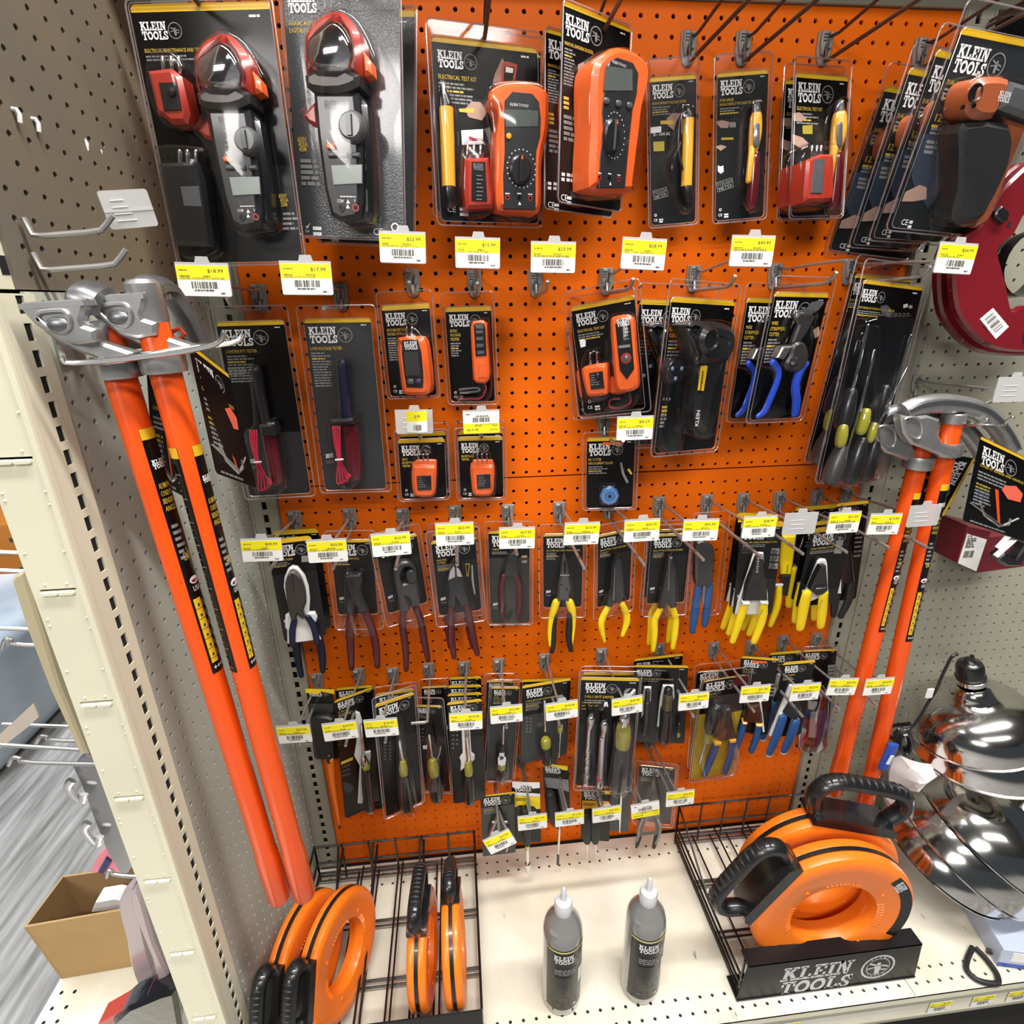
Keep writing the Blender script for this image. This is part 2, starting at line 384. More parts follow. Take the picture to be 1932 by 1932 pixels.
def upright(name, x0, x1, cx):
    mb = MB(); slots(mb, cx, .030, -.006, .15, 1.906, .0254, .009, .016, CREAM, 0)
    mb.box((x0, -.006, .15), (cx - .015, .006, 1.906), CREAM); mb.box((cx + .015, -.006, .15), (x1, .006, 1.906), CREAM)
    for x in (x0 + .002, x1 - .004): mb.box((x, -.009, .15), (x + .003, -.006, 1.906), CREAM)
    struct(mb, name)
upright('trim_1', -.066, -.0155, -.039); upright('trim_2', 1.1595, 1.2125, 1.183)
# front post of the left wing: slotted inner side and a front face with punched shelf tabs
mb = MB(); X1 = -.0885
mb.T = Matrix.Translation((X1, -.404, 0)) @ Matrix.Rotation(math.radians(90 - 3), 4, 'Z')
# local x runs towards the room back (+Y), local -y faces +X
slots(mb, 0, .040, -.003, .15, 1.498, .0254, .010, .0165, CREAMF, 0); mb.box((-.036, -.006, .15), (-.030, .004, 1.498), CREAMF); mb.box((-.030, -.003, .15), (-.020, .004, 1.498), CREAMF)
mb.T = None
xa, xb, yf = -.140, -.087, -.440
tz = [1.345, 1.197, 1.047, .898, .747, .594, .438, .285]
edges = [1.498] + tz + [.15]
mb.box((xa, yf, .15), (xa + .008, yf + .003, 1.498), CREAMF); mb.box((xb - .008, yf, .15), (xb, yf + .003, 1.498), CREAMF)
for a, b in zip(edges[:-1], edges[1:]):
    mb.box((xa + .008, yf, b + (.0014 if b > .2 else 0)), (xb - .008, yf + .003, a - (.0014 if a < 1.49 else 0)), CREAMF)
for z in tz:
    for s_ in (-1, 1):
        cx = (xa + xb) / 2 + s_ * .0085
        mb.prism(rrect(cx - .008, z - .0062, cx + .008, z - .001, .002), -yf, -yf + .0035, CREAMF, .001)
    for dx, dz in ((-.011, .007), (.011, .007), (-.021, -.036), (.020, -.036), (-.021, -.044), (.020, -.05), (-.02, .045), (.019, .045)):
        mb.ell(((xa + xb) / 2 + dx, yf, z + dz), (.0018, .0012, .0018), CREAMF, 8, 5)
mb.box((xa - .001, yf + .003, .15), (xa + .002, -.395, 1.498), CREAMF)
mb.box((xb - .004, yf - .002, .15), (xb + .002, yf + .004, 1.498), CREAMF)
mb.box((xa, -.41, .15), (xb, -.40, 1.498), DARK)
struct(mb, 'trim_3')
mb = MB(); mb.box((-.142, -.415, 1.502), (-.096, -.375, 2.45), CREAMF)
for k in range(20): mb.box((-.0965, -.402, 1.515 + k * .0305), (-.0955, -.392, 1.532 + k * .0305), DARK)
struct(mb, 'trim_4')
# base decks
pegboard('floor_deck', (-.07, -.012, .18), (1, 0, 0), (0, -1, 0), (0, 0, 1), 1.25, .408, (.0254 * 30 + .336 - .0) % .0254 + .006, .029, DECK, t=.003, rows=(0, 1, 13, 14))
pegboard('floor_deck_right', (1.1815, -.012, .18), (1, 0, 0), (0, -1, 0), (0, 0, 1), 1.3, .408, .018, .029, DECK, t=.003, rows=(0, 1, 13, 14))
mb = MB(); mb.box((-.07, -.424, .135), (2.5, -.418, .177), DECK); mb.box((-.07, -.4265, .170), (2.5, -.418, .180), CREAM)
mb.box((-.07, -.428, .128), (2.5, -.420, .136), CREAM); mb.box((-.07, -.42, .0), (2.5, -.41, .128), DARK); mb.box((-.07, -.41, .150), (2.5, 0, .1765), DARK)
struct(mb, 'trim_5')
FLR = mat('wood_plank_floor', (.30, .29, .285), .45)
nt = FLR.node_tree; b = nt.nodes['Principled BSDF']; tc = nt.nodes.new('ShaderNodeTexCoord'); mp = nt.nodes.new('ShaderNodeMapping')
mp.inputs['Rotation'].default_value = (0, 0, math.radians(12)); mp.inputs['Scale'].default_value = (26, 2.2, 1)
n1 = nt.nodes.new('ShaderNodeTexNoise'); n1.inputs['Scale'].default_value = 1.6; n1.inputs['Detail'].default_value = 7
r1 = nt.nodes.new('ShaderNodeValToRGB'); r1.color_ramp.elements[0].position = .3; r1.color_ramp.elements[1].position = .72
r1.color_ramp.elements[0].color = (.13, .125, .12, 1); r1.color_ramp.elements[1].color = (.46, .45, .44, 1)
nt.links.new(tc.outputs['Object'], mp.inputs[0]); nt.links.new(mp.outputs[0], n1.inputs['Vector']); nt.links.new(n1.outputs['Fac'], r1.inputs[0]); nt.links.new(r1.outputs[0], b.inputs['Base Color'])
mb = MB(); mb.box((-6, -8, -.05), (5, 7, 0), FLR); struct(mb, 'floor')
# unseen shelf added above the frame to shade the top of the board
mb = MB(); mb.box((-.07, -.19, 2.0), (2.5, 0, 2.03), CREAM); struct(mb, 'added_shade_shelf')
CEIL = mat('ceiling_tile', (.2, .2, .2), .9)
mb = MB(); mb.box((-6, -8, 3.6), (5, 7, 3.62), CEIL); struct(mb, 'ceiling')
# ------------------------------------------------------------------ hooks with price labels
def price_label(mb, w, h, price, line, seed, flip=False, top=.46, blankline=False):
    """paper label centred at the origin, facing -y"""
    b0 = len(mb.v)
    mb.prism(rrect(-w / 2, -h / 2, w / 2, h / 2, .0015, 2), .0, .0005, WTAG)
    mb.flat(_r(-w / 2 + .0002, h / 2 - h * top, w / 2 - .0002, h / 2 - .0004), .0007, YTAG)
    put(mb, price, w * .40, h * .27, h * .115, TAGD, .0009, align='R', width=w * .30)
    fine(mb, -w * .44, h * .36, w * .22, h * .045, 1, TAGB, .0009, seed)
    fine(mb, -w * .44, h * .17, w * .2, h * .045, 1, TAGB, .0009, seed + 1); fine(mb, 0, h * .17, w * .22, h * .045, 1, TAGB, .0009, seed + 2)
    if line: put(mb, line, -w * .44, h * .055, h * .055, TAGD, .0009, width=w * min(.85, .034 * len(line)))
    else: fine(mb, -w * .44, h * .105, w * .8, h * .055, 1, TAGB, .0009, seed + 3, .1)
    bars(mb, -w * .24, -h * .03, w * .5, h * .22, TAGD, .0009, 18, seed)
    fine(mb, -w * .2, -h * .29, w * .42, h * .04, 1, TAGD, .0009, seed + 4)
    fine(mb, w * .30, -h * .38, w * .12, h * .04, 1, TAGD, .0009, seed + 5)
    if flip:
        for i in range(b0, len(mb.v)): x, y, z = mb.v[i]; mb.v[i] = (-x, y, -z)
def bracket_mesh():
    mb = MB(); mb.prism([(-.0125, .021), (.0125, .021), (.0125, -.004), (.008, -.020), (.003, -.0235), (-.003, -.0235), (-.008, -.020), (-.0125, -.004)], .0, .004, BRKT, .001)
    mb.prism([(-.010, .0205), (.001, .0205), (.001, .004), (-.004, -.012), (-.007, -.010), (-.0105, .004)], .004, .012, BRKT, .003)
    mb.box((.0035, -.010, -.002), (.0075, -.004, .018), BRKT)
    for k in range(3): mb.box((-.0085, -.0125, .0135 - k * .004), (-.001 - k * .001, -.0118, .015 - k * .004), DKG)
    for x in (-.006, .006): mb.tube([(x, 0, .012), (x, .008, .012), (x, .010, .018)], .002, BRKT, 6)
    return mb
BR_ME = None
def hook(X, Z, L, label, price=None, line='', tagz=.026, yaw=0., roll=0., seed=0, group=None, holder=True, flip=False, tip='up', metal=None, rotz=0., Y=-.0005, shift=0., wire2=True, tw=.061, th=.040, pitch=0., lw_off=.0):
    global BR_ME
    metal = metal or HOOK
    t = thing('peg_hook', label, 'hook', (X, Y, Z), group, (0, 0, rotz))
    if BR_ME is None: o = bracket_mesh().build('bracket', t); BR_ME = o.data
    else: o = bpy.data.objects.new('bracket', BR_ME); COL.objects.link(o); o.parent = t
    mb = MB(); z0 = -.017; Lh = L - .012 + lw_off
    path = [(.001, -.006, -.004), (.001, -.010, z0 - .002), (.001, -.020, z0 - .003), (.001, -Lh + .028, z0), (.001, -Lh + .014, z0 + .002), (.001, -Lh + .007, z0 + .008), (.001, -Lh, z0 + .015)]
    if tip == 'flat': path = path[:4] + [(.001, -Lh, z0)]
    if tip == 'side': path = path[:4] + [(.001, -Lh, z0), (-.004, -Lh - .002, z0), (-.030, -Lh - .002, z0)]
    mb.tube(path, .0029, metal, 8); mb.build('hook_wire', t)
    if wire2:
        mb = MB(); zt = tagz - .004
        mb.tube([(.005, -.006, .014), (.005, -.014, .012), (.004, -.03, .010), (0, -L * .6, zt * .5 + .006), (0, -L + .002, zt)], .0024, metal, 8); mb.build('label_wire', t)
    if holder:
        h = MB(); h.prism([(-tw / 2 + .002, -th / 2), (tw / 2 - .002, -th / 2), (tw / 2, -th / 2 + .003), (tw / 2, th / 2), (.010, th / 2), (.008, th / 2 + .007), (-.006, th / 2 + .007), (-.008, th / 2), (-tw / 2, th / 2), (-tw / 2, -th / 2 + .003)], -.0012, .0, CLRH)
        for k in range(3): h.box((-tw * .3, -.0006, -th * .25 + k * th * .2), (tw * .12, -.0002, -th * .25 + k * th * .2 + .0006), WTAG) if not price else None
        ho = h.build('label_holder', t); ho.location = (shift, -L - .002, tagz); ho.rotation_euler = (pitch, roll, yaw)
        if price:
            p = MB(); price_label(p, tw * .985, th * .90, price, line, seed, flip)
            po = p.build('price_label', ho); po.location = (0, -.0005, -th * .03)
    return t
N2 = ('continuity tester', 'low voltage tester', 'receptacle tester with screen', 'AC/DC voltage tester', '', 'electrical test kit', 'armored cable cutter', 'blue handled wire stripper', 'tall nut driver set')
R2 = [(.0128, 1.496, .21, '$18.99', 'TESTER CONTINUITY W/PROBE', .02), (.1445, 1.496, .222, '$17.99', 'TESTER LOW VOLTAGE', .02), (.2652, 1.5165, .16, '$22.99', 'GF RECEPTACLE TEST TOOL', .04), (.3695, 1.5145, .152, '$15.99', 'AC/DC VOLTAGE TESTER', .035), (.4744, 1.5145, .175, '$23.99', '', .027), (.5983, 1.5155, .195, '$28.99', 'ELEC UNIT TESTER KIT', .028), (.755, 1.518, .197, '$49.99', '', .028), (.905, 1.5205, .194, None, '', .017), (1.045, 1.5267, .225, '$54.99', 'SCREWDRIVER SET', .006)]
LB2 = ['hook over the continuity tester, price label reading $18.99', 'hook over the low voltage tester, price label reading $17.99', 'hook of the small screen tester, price label reading $22.99', 'hook of the four window voltage tester, price label reading $15.99', 'empty hook with nothing hanging, price label reading $23.99', 'hook of the two piece test kit, price label reading $28.99', 'hook of the black cable cutter, price label reading $49.99', 'bare double wire hook of the blue wire strippers, no label', 'hook of the tall nut driver set, price label at the red reel']
for i, (x, z, L, pr, ln, tz_) in enumerate(R2):
    hook(x, z, L, LB2[i], pr, ln, tz_, yaw=(.05, .02, -.06, .03, .02, .03, .0, 0, .08)[i], roll=(.03, .02, .04, .03, .02, .05, .02, 0, .05)[i], seed=i * 7, group='price hooks of the second row', holder=pr is not None, tip='flat' if i in (1,) else 'up', metal=None, lw_off=(-.05, -.06, -.05, -.06, -.04, -.03, -.03, -.01, -.03)[i], tw=.064, th=.041)
R3 = [(.0121, 1.0985, .187, '$39.99', 'PLIERS 9" LINESMAN'), (.1145, 1.0985, .197, '$33.99', 'PLIERS 9" CRIMP/CUT KLEIN'), (.2149, 1.0925, .200, '$33.99', 'PLIERS 9" CABLE CUT KLEIN'), (.316, 1.0935, .200, '$32.99', 'PLIERS 9"DIAG ANGLE KLEIN'), (.4195, 1.0905, .165, '$27.99', 'PLIER LRG CABLE CTTR 6.5'), (.5229, 1.0905, .198, '$10.99', ''), (.6225, 1.0925, .203, '$26.99', 'PLIER 8" LONG NOSE KLEIN'), (.7273, 1.091, .195, '$35.99', 'PLIER 8" LNG NS KLEIN'), (.828, 1.091, .2, '$38.99', 'WIRE STRIPPER CUT PANEL'), (.9055, 1.09, .193, None, ''), (.9839, 1.0895, .195, '$31.99', ''), (1.0651, 1.091, .19, '$13.99', ''), (1.1325, 1.09, .195, None, '')]
LB3 = ['hook of the linesman pliers, price label reading $39.99', 'hook of the crimping tool, price label reading $33.99', 'hook of the round jaw cable cutter, price label reading $33.99', 'hook of the diagonal cutters, price label reading $32.99', 'hook of the compact cable cutter, price label reading $27.99', 'hook of the yellow and black pliers, price label reading $10.99', 'hook of the long nose pliers, price label reading $26.99', 'hook right of the long nose pliers, price label reading $35.99', 'hook over the dual cable strippers, price label reading $38.99', 'hook with an empty grey label holder over the yellow ripper', 'hook over the yellow wire strippers, price label reading $31.99', 'hook at the right of the third row, price label reading $13.99', 'hook with an empty label holder before the right bender handle']
for i, (x, z, L, pr, ln) in enumerate(R3):
    hook(x, z, L, LB3[i], pr, ln, (.0245, .0215, .034, .045, .020, .036, .036, .029, .031, .031, .030, .019, .034)[i], yaw=(.06, .04, .05, -.02, -.03, .1, .02, -.06, .04, .02, .05, .02, .02)[i], roll=(.05, .02, -.01, .0, .02, .06, .0, .0, .02, .02, .02, .05, .0)[i], seed=i * 5 + 60, group='price hooks of the third row', tip='flat', lw_off=.035 if i > 4 else .0)
R4 = [(.0036, .728, .178, '$27.99'), (.0914, .7335, .197, '$24.99'), (.1631, .7285, .192, '$18.99'), (.2402, .7335, .150, None), (.3174, .731, .20, '$19.99'), (.3934, .7325, .185, '$12.99'), (.4952, .736, .203, '$18.99'), (.6238, .7385, .19, '$34.99'), (.7572, .7402, .187, '$44.99'), (.8853, .7336, .18, '$31.99'), (.9747, .7303, .2, '$25.99'), (1.0505, .7384, .2, '$24.99'), (1.1325, .7373, .195, '$24.99')]
LB4 = ['hook of the orange shaft screwdriver, leftmost label of the fourth row', 'hook over the multi bit screwdriver with black handle', 'hook of the nut driver pack leaning right, fourth row left', 'bare hook whose tip turns sideways to the left', 'hook over the stack of four screwdriver cards', 'hook of the stubby nut driver pack', 'hook over the three piece screwdriver pack', 'hook of the seven in one nut driver, price label at its right', 'hook of the impact socket set, price label at its right', 'hook of the yellow screwdriver and stripper kit', 'hook of the blue handled stripper, label left of two more', 'hook whose label has slipped askew, before the bender handle', 'hook at the right end of the fourth row, label off centre']
for i, (x, z, L, pr) in enumerate(R4):
    hook(x, z, L, LB4[i], pr, '', (.021, .031, .031, .03, .034, .028, .038, .023, .016, .022, .037, .034, .024)[i], yaw=(-.05, .03, -.04, 0, 0, .0, .04, .04, .0, .0, .02, .0, .0)[i], roll=(-.02, -.03, -.03, 0, .02, -.02, -.04, -.05, -.03, .0, .02, .08, .01)[i], seed=i * 3 + 130, group='price hooks of the fourth row', holder=pr is not None, tip='side' if i == 3 else 'flat', wire2=i != 3, lw_off=0. if i < 8 else .02)
B2 = [(.262, 1.280, .10, '$14.99', .021, 'hook over the left small tester, price label curled over'), (.3687, 1.277, .10, '$13.99', .020, 'hook over the right small tester, price label upside down'), (.605, 1.264, .15, '$8.59', .024, 'hook of the replacement blade, price label reading $8.59')]
for i, (x, z, L, pr, tzz, lb) in enumerate(B2):
    if i == 0:
        t = hook(x, z, L, lb, None, '', tzz, seed=200, group='price hooks above the small testers', shift=-.004, roll=.02, lw_off=-.01)
        p = MB(); w, h = .034, .036; n = 8
        for k in range(n):   # a paper label that has come loose and rolled forward
            a0, a1 = k / n, (k + 1) / n
            f = lambda a: (-.012 + w * a, -.018 * math.sin(a * 1.9), .004 * a)
            x0, y0, z0_ = f(a0); x1, y1, z1_ = f(a1)
            for za, zb, mm in ((-.45, .05, WTAG), (.05, .5, YTAG)):
                p.add([(x0, y0, z0_ + za * h), (x1, y1, z1_ + za * h), (x1, y1, z1_ + zb * h), (x0, y0, z0_ + zb * h)], [(0, 1, 2, 3)], mm)
        p.v = [(a, b - .004, c) for a, b, c in p.v]
        put(p, '$14.99', .002, .010, .005, TAGD, .0215, width=.016, ang=.15)
        bars(p, .0, -.001, .014, .009, TAGD, .0215, 10, 3)
        o = p.build('price_label', [c for c in t.children if c.name.startswith('label_holder')][0])
    else: hook(x, z, L, lb, pr, 'KLEIN RECPT TESTER' if i == 1 else 'BX CUTTER REPLAC BLD', tzz, seed=200 + i, group='price hooks above the small testers', flip=i == 1, tip='up', lw_off=-.01, shift=0 if i == 1 else .012)
B5 = [(.3733, .439, -.45, '$12.99', 'hook of the small snips, price label hanging steeply tilted'), (.4418, .4847, -.03, '$11.99', 'hook of the yellow ringed nut driver, price label reading $11.99'), (.519, .4846, -.03, '$12.99', 'hook of the grey card screwdriver, price label reading $12.99'), (.5971, .486, -.06, '$9.99', 'hook of the two small pocket drivers, price label reading $9.99'), (.6795, .487, -.1, '$13.99', 'hook under the nut driver pack, price label upside down'), (.7527, .51, -.03, '$16.99', 'hook of the grey handled pliers, price label reading $16.99')]
for i, (x, z, ro, pr, lb) in enumerate(B5):
    zb = z - .028 if i else .452
    hook(x, zb, .19, lb, pr, '', z - zb, seed=240 + i, group='price hooks of the lowest row', flip=i == 4, roll=ro, yaw=.0, tip='flat', lw_off=-.02, pitch=-.15 if i == 0 else 0)
TOPH = [(.040, 1.8465, 'hook at the top left holding the maintenance kit'), (.215, 1.87, 'hook at the top holding the clamp meter pack'), (.392, 1.8465, 'hook at the top holding the pen and meter kit'), (.553, 1.8465, 'hook at the top holding the orange multimeter'), (.7119, 1.8465, 'bare top hook with grey bracket over the yellow pen'), (.80, 1.8483, 'bare top hook with grey bracket over the dual range pen'), (.9337, 1.8512, 'bare top hook with grey bracket over the red tester kit'), (1.098, 1.8465, 'hook at the top right holding the infrared thermometers')]
for i, (x, z, lb) in enumerate(TOPH):
    hook(x, z, .26, lb, None, '', .03, holder=False, group='hooks of the top row', metal=mat('brown_wire', (.13, .07, .05), .5, .5), tip='up')
q = atY(1722, 727, 0); hook(q.x, q.z, .20, 'hook on the cream board below the red reel, empty label holder', None, '', .021, tip='up', lw_off=-.02)
for px, tpx, lb, hold in (((28, 402), (228, 372), 'upper wire of the hook pair on the tan side board, with clear holder', True), ((46, 468), (250, 425), 'bare wire hook with bent tip on the tan side board', False)):
    q = atX(*px, -.090); L = atY(*tpx, q.y).x - q.x; t = hook(q.x, q.z, L, lb, None, '', .03, holder=False, wire2=False, rotz=PI / 2, Y=q.y)
    bpy.data.objects.remove([c for c in t.children if c.name.startswith('bracket')][0])
    if hold:
        h = MB(); h.prism(rrect(-.022, -.017, .022, .017, .003), -.0012, .0012, CLRH); h.box((-.022, -.002, -.002), (.022, 0, 0.), CLRH)
        for k in range(4): h.box((-.014, -.0022, -.010 + k * .006), (.004 - k * .002, -.0015, -.0093 + k * .006), WTAG)
        o = h.build('label_holder', t); o.location = (.018, -L + .004, .006); o.rotation_euler = (0.1, -.15, -.95)
for i, px in enumerate(((30, 217), (66, 235), (158, 272), (184, 286))):
    q = atX(*px, -.086); mb = MB(); mb.tube([(-.002, 0, .005), (.002, 0, .0045), (.0035, 0, .001), (.002, 0, -.0065)], .0021, WPL, 8)
    o = mb.build('peg_plug'); o.location = q; tag(o, ('white plug tip in the tan board, leftmost of the four', 'white plug tip in the tan board, second from the left', 'white plug tip in the tan board, third from the left', 'white plug tip in the tan board, nearest the maintenance kit')[i], 'plug', 'white plugs in the side board')
for i, px in enumerate(((184, 25), (209, 41), (250, 308), (272, 320))):
    q = atX(*px, -.084); mb = MB(); mb.lathe([(.0001, .006), (.006, .005), (.0085, .001), (.0085, -.002)], (0, 0, 0), (1, 0, 0), BRKT, 14)
    o = mb.build('push_pin_cap'); o.location = q; tag(o, ('grey round cap near the top of the tan board, left one', 'grey round cap near the top of the tan board, right one', 'grey round cap above the clear label holder, left one', 'grey round cap above the clear label holder, right one')[i], 'cap', 'grey caps in the side board')
